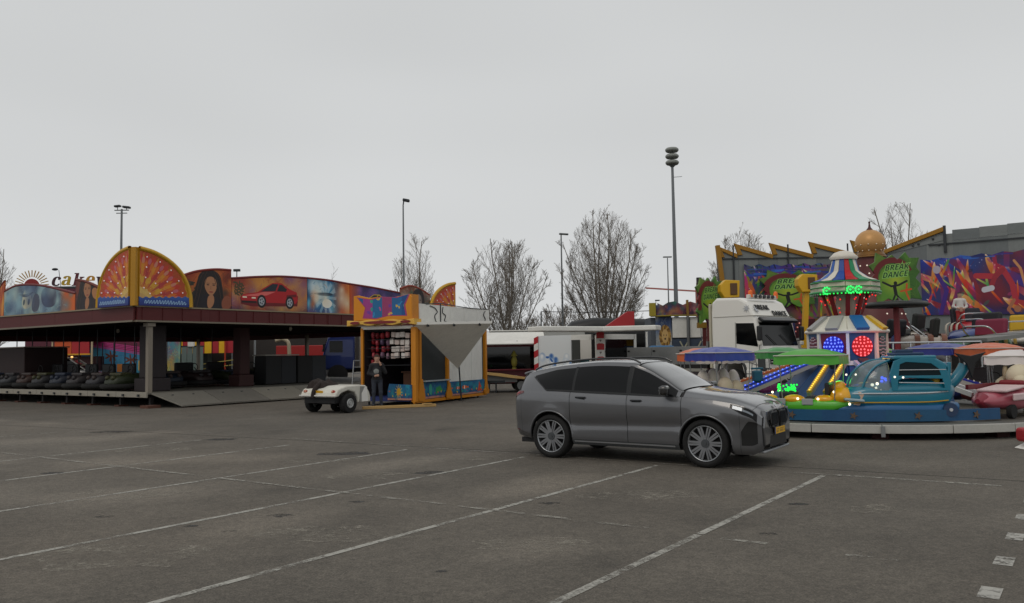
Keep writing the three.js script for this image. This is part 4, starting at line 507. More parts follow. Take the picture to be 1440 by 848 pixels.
// ---------------------------------------------------------------- behind the bumper ride: cakewalk, stalls, parked car, blue truck
{
  const ck = thing('cakewalk_ride', 'cakewalk attraction with beach mural, half sun and coloured letters on its roof', 'ride', [-28, 59], 6);
  part('front_wall', [bx(8.6, 6.8, .2, -1.7, 3.4, -.2)], mat(0x5c2434, .7), ck); part('rear_block', [bx(8.6, 6.6, 5, -1.7, 3.3, -2.9)], mat(0x4a4244, .8), ck);
  const beach = printed(512, 256, (c, w, h) => { base(c, w, h, [[0, '#7a1c52'], [.22, '#8c2a66'], [.36, '#3f7fae'], [.7, '#4aa0bc'], [1, '#2a7a94']]); airbrush(c, w, h, ['#3a86b0', '#5cb0c8', '#26648c'], 41, 40); c.fillStyle = '#6a1a3a'; c.beginPath(); c.moveTo(0, 0); c.lineTo(w, 0); c.lineTo(w, h * .5); c.lineTo(0, h * .16); c.fill(); c.strokeStyle = '#c23a86'; c.lineWidth = 6; for (let k = 0; k < 5; k++) { c.beginPath(); c.moveTo(0, h * (.08 + k * .03)); c.lineTo(w, h * (.34 + k * .045)); c.stroke(); } c.fillStyle = '#6a3424'; for (const [x, y] of [[.42, .5], [.7, .6]]) { for (let k = 0; k < 7; k++) { c.beginPath(); c.ellipse(w * x + Math.cos(k * .9) * 26, h * y + Math.sin(k * .9) * 14, 24, 6, k * .9, 0, 7); c.fill(); } c.fillRect(w * x - 4, h * y, 8, h * .3); } c.fillStyle = '#c87a34'; c.fillRect(w * .5, h * .7, w * .25, h * .2); c.fillStyle = '#d8b04a'; c.fillRect(w * .8, h * .62, w * .05, h * .25); });
  part('mural_board', fitAll(slab([[-2.2, .6], [2.6, .6], [2.6, 3.4], [-2.2, 3.4]], .06)), beach, ck);
  for (let k = 0; k < 7; k++) part('rail_post', [bar([-2.1 + k * .75, 0, .5], [-2.1 + k * .75, 2.9, .5], .035)], mat(0x23202a, .6), ck);
  const sunG = []; for (let k = 0; k < 15; k++) { const a = Math.PI * (.03 + k / 14 * .94); part('sun_ray', [beam([-5.65 + Math.cos(a) * .62, 7.0 + Math.sin(a) * .62, -.15], [-5.65 + Math.cos(a) * 1.15, 7.0 + Math.sin(a) * 1.1, -.15], .05, .06)], mat(0xb08a3a, .5), ck); }
  const hd = []; for (let k = 0; k <= 20; k++) hd.push([Math.cos(k / 20 * Math.PI) * .5, Math.sin(k / 20 * Math.PI) * .5]); part('half_sun', [slab(hd, .1).translate(-5.65, 7.0, -.1)], mat(0x8a1c20, .5), ck);
  const letters = 'cakewalk', cols = [0x3a1420, 0xb89a24, 0x5a1420, 0xc08a1e, 0x3a1620, 0xb89a24, 0x5a1420, 0xc08a1e]; let x = -4.42; for (let i = 0; i < 8; i++) { const g = new TextGeometry(letters[i], { font, size: .86, depth: .1, curveSegments: 4 }); g.computeBoundingBox(); const w = g.boundingBox.max.x; const m = new THREE.Matrix4().set(1, .22, 0, x, 0, 1, 0, 6.98 + (i % 2) * .05, 0, 0, 1, -.2, 0, 0, 0, 1); g.applyMatrix4(m); part('letter', g, mat(cols[i], .5), ck); x += w + .08; }
  const lb = part('letter_bracket', [beam([-4.6, 6.86, -.15], [2.4, 6.9, -.15], .12, .16), bx(.1, .2, .1, -5.65, 6.92, -.15)], M.darkmetal, ck);
  part('spot_lamp', [sp(.14, -4.1, 8.15, -.1, 8, 1.6, .7, 1), bar([-3.7, 6.9, -.15], [-3.85, 8.1, -.12], .02)], M.darkmetal, ck);
  const s1 = thing('snack_stall', 'orange and red snack stall behind the parked car', 'stall', [-30.0, 57.2], 4);
  part('body', [bx(2.9, 2.0, 1.6, 0, 1.0, -1.0)], mat(0x34161a, .8), s1); part('header', [bx(1.1, .85, .1, -.6, 2.62, 0)], mat(0xc9521e, .5), s1); part('header', [bx(1.15, .85, .1, .55, 2.62, 0)], mat(0xb0222a, .5), s1); part('trim', [bx(2.4, .1, .14, 0, 2.15, .02)], mat(0xd89c1c, .5), s1); part('lamp', [sp(.09, .0, 1.95, .05, 8)], glow(0xffc070, 2), s1); for (const q of [-1.3, 1.3]) part('post', [bx(.1, 3.05, .1, q, 1.52, .02)], mat(0xb9a888, .6), s1);
  part('wall_panel', [bx(.9, .9, .04, -.75, 1.6, .0)], mat(0xb8943a, .6), s1); part('top_board', [bx(2.8, .12, 1.8, 0, 3.1, -.8)], mat(0x8a2a1c, .6), s1);
  // parked car far behind
  const car = thing('parked_car', 'dark parked estate car behind the bumper car ride', 'car', [-28.6, 54.3], 4);
  part('body', loft([[-2.2, .72, .3, .7, 4], [-2.0, .78, .42, .86, 4], [-.5, .78, .44, .88, 4.5], [1.0, .76, .42, .88, 4], [1.9, .68, .34, .8, 4], [2.2, .6, .22, .6, 4]], 24), mat(0x5a5856, .3, .3, { clearcoat: 1 }), car);
  part('cabin', loft([[-2.05, 1.2, .1, .6, 4], [-1.7, 1.4, .42, .68, 4], [-.6, 1.45, .46, .7, 4], [.3, 1.38, .38, .68, 4], [1.25, 1.12, .06, .62, 4]], 20), M.glassDark, car); part('roof', [rb(1.9, .06, 1.2, .03, -.75, 1.9, 0)], mat(0x8a8884, .3, .3), car); for (const s of [-1, 1]) part('window_pillar', [beam([.25, 1.82, s * .6], [1.25, 1.12, s * .72], .05, .06)], mat(0x8a8884, .3, .3), car);
  for (const x of [-1.35, 1.35]) for (const s of [-1, 1]) part('wheel', [cy(.34, .34, .22, 20, x, .34, s * .76, Math.PI / 2)], M.rubber, car);
  // painted side show
  const p2 = thing('painted_panel_stand', 'narrow painted fairground panel stand beside grey shutters', 'stall', [-23.5, 59.2], 8);
  const pp = printed(128, 256, (c, w, h) => { base(c, w, h, [[0, '#c04a20'], [.2, '#7a9a30'], [.35, '#2f7a8a'], [.6, '#7ab0ac'], [1, '#8a9a6a']]); airbrush(c, w, h, ['#3a86a0', '#b03a5a', '#c8b84a', '#9ac0b4'], 51, 40); });
  part('picture_panel', fitAll(slab([[-.8, .5], [.0, .5], [.1, 3.3], [-.8, 3.3]], .06)), pp, p2); for (let k = 0; k < 4; k++) part('shutter', [bx(.34, 2.3, .06, .32 + k * .37, 1.4, -.05)], grimy(0x6e7e7c, .6), p2); part('shutter_rail', [bx(1.6, .1, .1, .85, .2, -.05), bx(2.6, .1, .1, .35, 2.6, -.12), bar([-.7, 0, -.1], [-.7, .6, -.1], .05), bar([1.5, 0, -.1], [1.5, .3, -.1], .05)], M.darkmetal, p2); part('white_box', [rb(.42, .75, .4, .03, .78, 2.95, -.1)], M.white, p2);
  const aw = thing('striped_stall', 'stall with yellow and red striped valance and yellow railings', 'stall', [-22.4, 61.2], 5);
  for (let k = 0; k < 8; k++) part('valance_strip', [bx(.5, 1.1, .05, -1.85 + k * .51, 2.66, .04 * (k % 2))], mat(k % 2 ? 0xb02834 : 0xf0bc20, .7), aw); part('awning_frame', [bx(4.2, .12, 2.4, -.05, 3.25, -1.1)], mat(0xb08a3a, .6), aw);
  for (const q of [-1.9, 1.9]) for (const z of [0, -2.2]) part('post', [bar([q, 0, z], [q, 3.2, z], .05)], mat(0x6a6c70, .5), aw); part('red_post', [bar([1.45, 0, .2], [1.45, 3.1, .2], .06)], mat(0xb03a20, .6), aw); for (const y of [.8, 1.15, 1.5]) part('rail', [bar([-.2, y - .2, .6], [2.2, y + .1, .6], .035)], mat(0xa89a4a, .6), aw); part('rail_post', [bar([-.2, 0, .6], [-.2, 1.4, .6], .03), bar([2.2, 0, .6], [2.2, 1.7, .6], .03)], mat(0xa89a4a, .6), aw); for (let k = 0; k < 5; k++) part('curtain', [bx(.34, 2.1, .05, -1.7 + k * .4, 1.05, -1.6)], mat(k % 2 ? 0x3d4646 : 0x576260, .8), aw); part('floor', [bx(4, .5, 2.6, 0, .25, -.9)], mat(0x9a968c, .7), aw);
  const bt = thing('blue_truck', 'dark blue truck with beige box body behind the bumper ride roof', 'truck', [-12.1, 53.6], 190);
  part('cab', [slab([[-2.0, .9], [.0, .9], [.05, 1.5], [-.1, 2.1], [-.35, 2.95], [-.7, 3.25], [-2.0, 3.3]], 2.3, .12).translate(0, 0, 1.15)], mat(0x162a66, .35, .1, { clearcoat: .6 }), bt); part('windscreen', [beam([.03, 2.05, 0], [-.28, 2.8, 0], 1.9, .05)], M.glassDark, bt); part('side_window', [bx(.8, .7, .03, -.75, 2.35, 1.16)], M.glassDark, bt); part('side_window', [bx(.8, .7, .03, -.85, 2.35, -1.17)], M.glassDark, bt); part('wheel_arch', [cy(.62, .62, .1, 24, -.95, .6, -1.12, Math.PI / 2)], M.black, bt); part('bumper', [rb(.3, .5, 2.3, .08, -.05, .65, 0)], mat(0x14205a, .4), bt); part('grille', [bx(.05, .6, 1.6, .06, 1.35, 0)], M.black, bt); for (const s of [-1, 1]) { part('wheel', [cy(.5, .5, .32, 24, -.95, .5, s * .98, Math.PI / 2)], M.rubber, bt); part('mirror', [rb(.12, .5, .2, .04, -.1, 2.3, s * 1.3)], M.black, bt); } part('chassis', [bx(6.4, .25, .9, -3.6, .86, 0)], M.black, bt); part('rear_wheel', [cy(.5, .5, 2.2, 24, -4.6, .5, 0, Math.PI / 2)], M.rubber, bt);
  part('box_body', [rb(4.6, 2.4, 2.4, .03, -4.6, 2.2, 0)], grimy(0xa09584, .7), bt); for (let k = 0; k < 5; k++) part('box_rib', [bx(.05, 2.3, .04, -2.6 - k, 2.2, -1.22)], grimy(0x8a8070, .7), bt);
  const rd = thing('red_trailer', 'low red trailer seen under the bumper ride roof', 'trailer', [-15.2, 60.5], 2); part('body', [rb(3.4, .8, 2.2, .05, 0, 2.15, -.5)], mat(0x9a1c1a, .6), rd); part('underframe', [bx(3.4, 1.3, 2, 0, 1.1, -.5)], mat(0x1b1a1c, .9), rd); for (const x of [-1, 1]) part('wheel', [cy(.45, .45, 2.1, 20, x, .45, -.5, Math.PI / 2)], M.rubber, rd);
  const bp = thing('beige_mast', 'pale beige mast with a curved top behind the loudspeaker boxes', 'mast', [-15.3, 57], 0); part('mast', [tube([[.12, 0, 0], [.12, 2.3, 0], [.05, 2.75, 0], [-.3, 2.95, 0], [-.8, 2.85, 0]], .13, 24, 8)], grimy(0xb8aa92, .6), bp);
  const gp = thing('green_crate', 'green plastic crate on a wooden pallet beside the blue truck', 'crate', [-13.4, 52.2], 12, undefined, .45); part('crate', [rb(1.0, .5, .7, .03, 0, .25, 0)], mat(0x1f8a3a, .5), gp); part('crate_rim', [rb(1.06, .06, .76, .02, 0, .5, 0)], mat(0x2aa04a, .5), gp);
  const pl = thing('pallet', 'wooden pallet stack carrying the green crate', 'pallet', [-13.4, 52.2], 10); for (let k = 0; k < 3; k++) { part('deck_boards', [bx(1.6, .03, 1.1, 0, .12 + k * .15, 0)], M.wood, pl); part('block', [bx(1.5, .1, .12, 0, .05 + k * .15, .4), bx(1.5, .1, .12, 0, .05 + k * .15, -.4)], M.wood, pl); }
  const gw = thing('grey_steel_posts', 'pair of pale steel posts beside the dark roof support', 'posts', [-17.6, 56.5], 0); for (const q of [-.2, .25]) part('post', [bar([q, 0, 0], [q, 2.9, 0], .07, 8)], mat(0x9aa0a2, .4, .3), gw); part('foot', [bx(.8, .06, .4, 0, .03, 0)], M.darkmetal, gw);
  const tr = thing('long_store_trailer', 'dark closed storage trailer behind the bumper ride', 'trailer', [-18, 66], 3); part('box', [rb(12, 2.6, 2.5, .03, 0, 2.0, 0)], grimy(0x35302e, .8), tr); for (const x of [-4, 4]) part('wheel', [cy(.5, .5, 2.3, 20, x, .5, 0, Math.PI / 2)], M.rubber, tr); part('chassis', [bx(11, .3, 1.8, 0, .6, 0)], M.black, tr);
}
// ---------------------------------------------------------------- centre: dark red kiosk, candy stall, truck, painted ticket booth
{
  const k = thing('kiosk_trailer', 'dark red snack kiosk trailer with white raised flap and wide black window', 'stall', [0, 38], 4);
  const dr = grimy(0x6a1226, .5);
  part('lower_panel', [bx(2.9, .62, .06, -.12, .72, 0)], dr, k); part('upper_panel', [bx(2.9, .14, .06, -.12, 2.12, 0)], dr, k); part('back_wall', [bx(2.9, 1.9, .06, -.12, 1.35, -2)], mat(0x1a1216, .8), k); part('side_wall', [bx(.06, 1.75, 2, -1.54, 1.3, -1)], dr, k); part('side_wall', [bx(.06, 1.75, 2, 1.28, 1.3, -1)], dr, k); part('floor', [bx(2.9, .08, 2, -.12, .42, -1)], M.dark, k); part('roof', [bx(3.1, .1, 2.2, -.12, 2.25, -1)], M.white, k);
  part('window', [bx(2.7, 1.02, .02, -.12, 1.55, -.04)], new THREE.MeshPhysicalMaterial({ color: 0x3a3a40, transmission: 1, thickness: 0, roughness: .03, side: THREE.DoubleSide }), k);
  for (const q of [-.85, .05, .9]) part('shelf_goods', [rb(.5, .5, .3, .06, q, 1.3, -1.2)], mat([0x8a2a5a, 0x9a8a3a, 0x3a2a4a][(q + 1) * 1.2 | 0], .6), k); part('pineapple_stand', [sp(.14, .05, 1.38, .1, 10, 1, 1.9, 1), cy(.02, .16, .25, 8, .05, 1.75, .1), cy(.1, .1, .1, 8, .05, 1.07, .1)], mat(0x7a7428, .7), k); part('service_ledge', [bx(2.9, .05, .3, -.12, 1.02, .12)], dr, k);
  part('raised_flap', [bx(3.0, .05, 1.0, -.1, 2.42, .42, .55, 0, 0)], M.white, k); part('flap_stay', [bar([-1.3, 2.2, .05], [-1.2, 2.3, .7], .015)], M.black, k); part('flap_stay', [bar([.1, 2.2, .05], [.15, 2.3, .7], .015)], M.black, k);
  part('roof_box', [bx(4.3, .3, 1.8, 1.2, 2.62, -1.2)], grimy(0xb9bab8, .5), k); part('roof_box_edge', [bx(4.4, .05, 1.9, 1.2, 2.79, -1.2)], M.white, k);
  part('drawbar', [beam([-1.4, .5, .3], [-.4, .5, .5], .08, .1), bar([-1.1, 0, .4], [-1.1, .5, .4], .04), bar([-.8, 0, .4], [-.8, .5, .4], .04)], M.darkmetal, k); part('side_tray', [bx(1.7, .3, .05, -.7, .62, .35)], M.grey, k);
  part('wheel', [cy(.31, .31, .2, 24, .36, .31, .1, Math.PI / 2)], M.rubber, k); part('wheel_rim', [cy(.2, .2, .03, 16, .36, .31, .2, Math.PI / 2)], M.steel, k); part('wheel', [cy(.31, .31, .2, 24, .36, .31, -1.8, Math.PI / 2)], M.rubber, k); part('axle', [bar([.36, .31, 0], [.36, .31, -1.8], .04)], M.black, k);
  const pl = thing('wooden_counter_board', 'pale yellow wooden board leaning below the kiosk window', 'board', [-.25, 37.35], 4, undefined, 0); part('board', [slab([[-1.1, .95], [-.3, .87], [.6, .72], [1.0, .66], [1.0, .58], [.3, .64], [-.5, .76], [-1.1, .84]], .35, .01)], M.wood, pl); for (const q of [-.9, .8]) part('trestle', [bar([q, 0, -.15], [q, q < 0 ? .84 : .62, -.15], .03)], M.darkmetal, pl);
  const stripe = (x, z, y0, y1, r, par, spiral = true) => { const n = 7; for (let i = 0; i < n; i++) { const h = (y1 - y0) / n; const g = bx(r * 2, h, r * 2, 0, 0, 0); if (spiral) { const p = g.attributes.position; for (let j = 0; j < p.count; j++) p.setY(j, p.getY(j) + p.getX(j) * .5); g.computeVertexNormals(); } part('candy_stripe', [g.translate(x, y0 + h * (i + .5), z)], i % 2 ? M.white : mat(0xb01820, .5), par); } };
  // candy stall: local x from its corner along the left-hand wall is -x
  const cs = thing('candy_stall', 'white candy stall with cloud painting, red striped corner posts and flat canopy', 'stall', [3.65, 35], 0);
  const dir = (deg) => { const g = new THREE.Group(); return g; };
  const wallL = (s0, s1, y0, y1, th, m, name, off = 0) => { const a = R(140), mid = (s0 + s1) / 2; const g = fitAll(slab([[-(s1 - s0) / 2, 0], [(s1 - s0) / 2, 0], [(s1 - s0) / 2, y1 - y0], [-(s1 - s0) / 2, y1 - y0]], th)); const nx = Math.cos(R(230)), nd = Math.sin(R(230)); put(g, Math.cos(a) * mid + nx * off, y0, -(Math.sin(a) * mid + nd * off), 0, a - Math.PI, 0); return part(name, g, m, cs); };
  const wallR = (s0, s1, y0, y1, th, m, name, off = 0) => { const a = R(40), mid = (s0 + s1) / 2; const g = fitAll(slab([[-(s1 - s0) / 2, 0], [(s1 - s0) / 2, 0], [(s1 - s0) / 2, y1 - y0], [-(s1 - s0) / 2, y1 - y0]], th)); const nx = Math.cos(R(-50)), nd = Math.sin(R(-50)); put(g, Math.cos(a) * mid + nx * off, y0, -(Math.sin(a) * mid + nd * off), 0, a, 0); return part(name, g, m, cs); };
  const clouds = printed(256, 256, (c, w, h) => { c.fillStyle = '#dfe3e4'; c.fillRect(0, 0, w, h); const r = rng(8); for (let k = 0; k < 34; k++) { const x = r() * w, y = h * (.45 + r() * .55), q = 14 + r() * 26; const g = c.createRadialGradient(x, y - q * .4, q * .2, x, y, q); g.addColorStop(0, k % 3 ? '#f2f4f4' : '#3a6cb4'); g.addColorStop(1, k % 3 ? '#a8bfd800' : '#3a6cb400'); c.fillStyle = g; c.fillRect(x - q, y - q, q * 2, q * 2); } c.fillStyle = '#2f66b0'; for (let k = 0; k < 8; k++) { c.beginPath(); c.ellipse(130 + (k * 31 % 90) - 60, 120 + (k * 17 % 50), 12, 5, k, 0, 7); c.fill(); } const g = c.createLinearGradient(0, h * .85, 0, h); g.addColorStop(0, '#3a7ac000'); g.addColorStop(1, '#2f72b8'); c.fillStyle = g; c.fillRect(0, h * .8, w, h * .2); });
  wallL(1.5, 3.3, .5, 2.5, .06, clouds, 'cloud_panel'); wallL(.35, 1.5, 2.28, 2.5, .06, M.white, 'lintel'); wallL(.35, 1.5, .4, 1.0, .06, M.white, 'counter_front'); wallL(.32, .45, .4, 2.5, .08, M.dark, 'door_frame'); wallL(1.0, 1.42, .5, 2.28, .03, mat(0x3a3d3a, .6), 'door_leaf', .06);
  wallR(.3, 2.15, 2.28, 2.5, .06, M.white, 'lintel'); wallR(.3, 2.15, .4, 1.0, .06, M.white, 'counter_front'); wallR(2.1, 2.25, .4, 2.5, .08, M.white, 'corner_post'); wallR(.35, 2.1, 1.0, 2.28, .02, new THREE.MeshPhysicalMaterial({ color: 0x6a6a70, transmission: 1, thickness: 0, roughness: .04, side: THREE.DoubleSide }), 'window', -.02);
  wallL(.3, 3.3, .4, 2.5, .05, mat(0xd8d4cc, .7), 'inner_wall', -2.2); part('teal_box', [rb(.5, .5, .4, .03, -.6, 1.2, -1.4)], mat(0x14545c, .6), cs); part('stall_floor', [cy(1.9, 1.9, .1, 4, .1, .42, -1.5, 0, R(45), 0)], M.grey, cs); for (const [x, z] of [[0, -.5], [-2, -2], [1.4, -1.8], [0, -2.8]]) part('stall_leg', [bar([x, 0, z], [x, .4, z], .05)], M.darkmetal, cs);
  const cp = part('corner_panel', [rb(.36, 2.1, .12, .02, 0, 1.45, .03)], M.white, cs); for (const y of [.75, 1.42, 1.97, 2.45]) { const e = []; for (let q = 0; q < 10; q++) e.push([Math.cos(q / 10 * 6.283) * .15, Math.sin(q / 10 * 6.283) * .14]); part('red_rosette', [slab([[-.15, -.13], [.15, -.13], [.16, .1], [.08, .14], [-.08, .14], [-.16, .1]], .04, .01).translate(0, y, .13)], mat(0xb01820, .5), cp); } for (const y of [1.1, 1.72, 2.22]) part('heart_mark', [slab([[0, -.05], [.05, .02], [.025, .05], [0, .03], [-.025, .05], [-.05, .02]], .02).translate(0, y, .11)], mat(0x7a7470, .6), cp);
  stripe(-2.62, -2.15, .4, 2.45, .09, cs);
  const can = part('canopy', [slab([[-3.05, -2.1], [.0, .45], [2.3, -1.4], [2.0, -1.9], [0, -1.2], [-2.5, -2.8]], .2, .04).rotateX(-Math.PI / 2).translate(0, 2.78, 0)], M.white, cs);
  const rw = part('red_roof_wedge', [slab([[-.9, 0], [.5, 0], [.5, .72], [.2, .72]], .5, .02).translate(1.1, 2.75, -1.0)], mat(0xa01c22, .5), cs);
  part('roof_board', [bx(1.6, .08, 1.5, .5, 2.72, -1.6)], M.white, cs);
  part('candy_post', [bar([2.2, .4, -1.6], [2.2, 2.6, -1.6], .05)], M.white, cs);
  // low covered lorry behind
  const lo = thing('dark_covered_lorry', 'lorry with black rounded cover behind the candy stall', 'truck', [5.8, 50], 0);
  part('cover', loft([[-2.6, 2.7, .5, 1.0, 3], [-2.3, 2.75, .85, 1.2, 3], [-1, 2.8, 1.0, 1.25, 4], [1.2, 2.8, .9, 1.25, 4], [2.0, 2.75, .95, 1.2, 3], [2.4, 2.6, .55, 1.0, 3]], 20), grimy(0x17181a, .5), lo); part('bed', [bx(5, .8, 2.3, 0, 1.5, 0)], mat(0x2b2d30, .7), lo); for (const x of [-1.7, 1.7]) for (const s of [-1, 1]) part('wheel', [cy(.5, .5, .3, 20, x, .5, s * 1, Math.PI / 2)], M.rubber, lo); part('chassis', [bx(4.6, .5, 1.2, 0, .85, 0)], M.black, lo);
}
// ---------------------------------------------------------------- white flatbed truck, local x forward
{
  const t = thing('white_truck', 'white high-roof truck with roof lettering, orange beacons and grey flatbed', 'truck', [10.16, 31.8], -50);
  const w = mat(0xe9e7e0, .32, 0, { clearcoat: .5 }), side = 1.25;
  const prof = [[-2.25, .95], [-1.9, .95], [-1.75, 1.25], [-1.35, 1.42], [-.95, 1.25], [-.8, .7], [.02, .55], [.06, 1.3], [.02, 1.75], [-.1, 2.25], [-.22, 2.78], [-.3, 3.0], [-.62, 3.55], [-.95, 3.72], [-2.0, 3.76], [-2.2, 3.6], [-2.25, 3.2]];
  part('cab', [slab(prof, 2.5, .09).translate(0, 0, 1.25)], w, t);
  part('windscreen', [slab([[-1.16, -.48], [1.16, -.48], [1.1, .42], [-1.1, .42]], .04, .01).applyMatrix4(new THREE.Matrix4().makeRotationY(Math.PI / 2)).rotateZ(.24).translate(-.105, 2.36, 0)], mat(0x0a0d0f, .07, 0, { specularIntensity: .6 }), t);
  part('sun_visor', [rb(.26, .12, 2.36, .04, -.08, 2.86, 0, 0, 0, -.6)], mat(0x14171a, .2, 0, { transparent: false }), t);
  part('side_window', [slab([[-1.1, 1.98], [-.16, 1.86], [-.32, 2.74], [-1.1, 2.76]], .03, .008).translate(0, 0, 1.275)], M.glassDark, t); part('side_window', [slab([[-1.1, 1.98], [-.16, 1.86], [-.32, 2.74], [-1.1, 2.76]], .03, .008).translate(0, 0, -1.245)], M.glassDark, t);
  const door = part('door', [slab([[-1.12, 1.4], [-.16, 1.2], [-.12, 1.95], [-.3, 2.75], [-1.12, 2.78]], .02, .006).translate(0, 0, 1.262)], w, t); part('handle', [rb(.16, .04, .03, .01, -1.0, 1.75, 1.285)], M.black, door); part('door_stripe', [rb(.5, .035, .01, .003, -.72, 1.56, 1.266)], mat(0x6a6d70, .5), door);
  part('door_gap', [tube([[-1.13, 1.38, 1.268], [-1.13, 2.1, 1.268], [-1.13, 2.79, 1.268]], .009, 8, 4)], M.black, t); part('door_gap', [tube([[-1.13, 1.38, 1.268], [-.6, 1.29, 1.268], [-.13, 1.19, 1.268], [-.1, 1.95, 1.268]], .009, 12, 4)], M.black, t); for (const z of [-.55, .35]) part('wiper', [bar([.04, 1.92, z], [-.06, 2.3, z + .5], .014, 5)], M.black, t); for (const y of [1.05, 1.2]) part('cab_step', [rb(.5, .03, .06, .01, -.45, y - .35, 1.27)], M.darkmetal, t);
  part('cab_rear_edge', [rb(.1, 2.5, 2.5, .03, -2.32, 2.3, 0)], grimy(0xc9c2ae, .5), t); part('roof_gap', [bx(1.85, .02, 2.53, -1.2, 3.02, 0)], mat(0x9a968c, .6), t);
  for (const s of [1, -1]) { const m = part('mirror', [rb(.14, .55, .22, .05, .02, 2.35, s * 1.42)], mat(0x1a1c1e, .4), t); part('mirror_arm', [bar([-.1, 2.66, s * 1.2], [0, 2.6, s * 1.42], .02), bar([-.1, 2.05, s * 1.2], [0, 2.1, s * 1.42], .02)], M.black, m); part('small_mirror', [rb(.1, .16, .2, .04, .02, 1.98, s * 1.4)], mat(0xd8d5cc, .4), m); }
  part('grille', [rb(.05, .5, 1.7, .02, .07, 1.45, 0)], mat(0x2b2d2f, .5), t); for (let k = 0; k < 4; k++) part('grille_slat', [rb(.04, .03, 1.66, .01, .1, 1.28 + k * .11, 0)], w, t); part('front_bumper', [rb(.4, .5, 2.5, .1, -.06, .62, 0)], w, t); for (const s of [1, -1]) part('headlight', [rb(.1, .2, .42, .05, .11, .78, s * .9)], mat(0xdfe4e6, .1, .2), t);
  part('step_panel', [rb(.6, .5, .1, .03, -.4, .75, 1.24)], w, t); part('corner_deflector', [rb(.3, .6, .1, .04, -.05, 1.35, 1.24)], mat(0x3a3d3f, .5), t);
  // roof lettering and beacons on the sloping roof front
  const txt = (s, y, z0, size) => { const g = new TextGeometry(s, { font: fontSans, size, depth: .02, curveSegments: 3 }); g.computeBoundingBox(); const wd = g.boundingBox.max.x; g.translate(z0, 0, 0).rotateX(-.53).rotateY(Math.PI / 2); g.translate(-.62 + (3.55 - y) * .58 + .03, y, 0); return part('lettering', g, mat(0x16181a, .5), t); };
  txt('BREAK', 3.26, -.95, .21); txt('DANCE', 3.04, .02, .21);
  part('beacon_bar', [rb(.16, .16, 1.9, .03, -.72, 3.76, .05)], mat(0xd8d4cc, .4), t); const bt = new TextGeometry('BREAK', { font: fontSans, size: .1, depth: .01, curveSegments: 2 }).rotateY(Math.PI / 2).translate(-.63, 3.71, .3); for (const s of [-1, 1]) part('beacon', [cy(.08, .09, .2, 12, -.7, 3.84, s * .85), sp(.08, -.7, 3.94, s * .85, 8)], mat(0xd8641c, .3, 0, { emissive: 0xd8641c, emissiveIntensity: .15 }), t);
  for (let k = 0; k < 5; k++) part('roof_lamp', [cy(.07, .07, .08, 12, -.62, 3.78, -.5 + k * .28, 0, 0, Math.PI / 2)], mat(0x2b2d30, .3), t);
  const star = []; for (let k = 0; k < 16; k++) { const r = k % 2 ? .05 : .16; star.push([Math.cos(k / 16 * 6.283) * r, Math.sin(k / 16 * 6.283) * r]); } part('roof_star', [slab(star, .02).rotateY(Math.PI / 2).rotateZ(.53).translate(-.4, 3.26, .95 * 1)], mat(0xb9bcc0, .3, .5), t); part('roof_star', [slab(star, .02).translate(-.62, 3.3, 1.275)], mat(0xb9bcc0, .3, .5), t);
  for (const x of [-1.35]) for (const s of [1, -1]) { part('wheel', [lathe([[.28, -.16], [.46, -.17], [.5, -.12], [.5, .12], [.46, .17], [.28, .16]], 32).rotateX(Math.PI / 2).translate(x, .5, s * 1.05)], M.rubber, t); part('wheel_hub', [cy(.28, .28, .2, 20, x, .5, s * 1.05, Math.PI / 2)], mat(0x9a9c9e, .4, .5), t); }
  for (const x of [-5.2, -6.5]) for (const s of [1, -1]) part('wheel', [lathe([[.28, -.2], [.46, -.21], [.5, -.15], [.5, .15], [.46, .21], [.28, .2]], 32).rotateX(Math.PI / 2).translate(x, .5, s * 1.0)], M.rubber, t);
  part('arch_trim', [tube([[-1.98, .7, 1.27], [-1.9, 1.2, 1.27], [-1.35, 1.44, 1.27], [-.8, 1.2, 1.27], [-.7, .7, 1.27]], .05, 24, 6)], mat(0x2a2c2d, .6), t);
  part('chassis', [bx(6.2, .25, .95, -5.2, .78, 0)], M.black, t); part('bed', [bx(5.6, .14, 2.5, -5.3, 1.12, 0)], M.dark, t); part('bed_rail', [bx(5.6, .12, .06, -5.3, .98, 1.27)], grimy(0x9c9a94, .5), t);
  for (let k = 0; k < 4; k++) for (const s of [1, -1]) { const b = part('side_board', [rb(1.38, .72, .05, .01, -3.2 - k * 1.4, 1.56, s * 1.25)], grimy(0x8e9092, .55, .2), t); if (s > 0) part('board_latch', [rb(.12, .06, .03, .01, -3.75 - k * 1.4, 1.76, 1.29)], M.black, b); }
  part('headboard', [bx(.06, .9, 2.5, -2.48, 1.65, 0)], grimy(0x8e9092, .55, .2), t); part('side_guard', [bx(2.6, .1, .05, -3.3, .85, 1.22)], grimy(0xa5a39d, .5), t); part('tool_box', [rb(1.0, .5, .5, .04, -3.4, .72, .95)], M.black, t);
  const ft = thing('blue_freight_sack', 'blue bale lying on the grey truck bed', 'bale', [6.45, 36.4], -50, undefined, 1.19); part('bale', [rb(.9, .8, .9, .15, 0, .4, 0)], mat(0x3a6a94, .8), ft); part('strap', [bx(.92, .04, .92, 0, .42, 0)], M.black, ft);
}
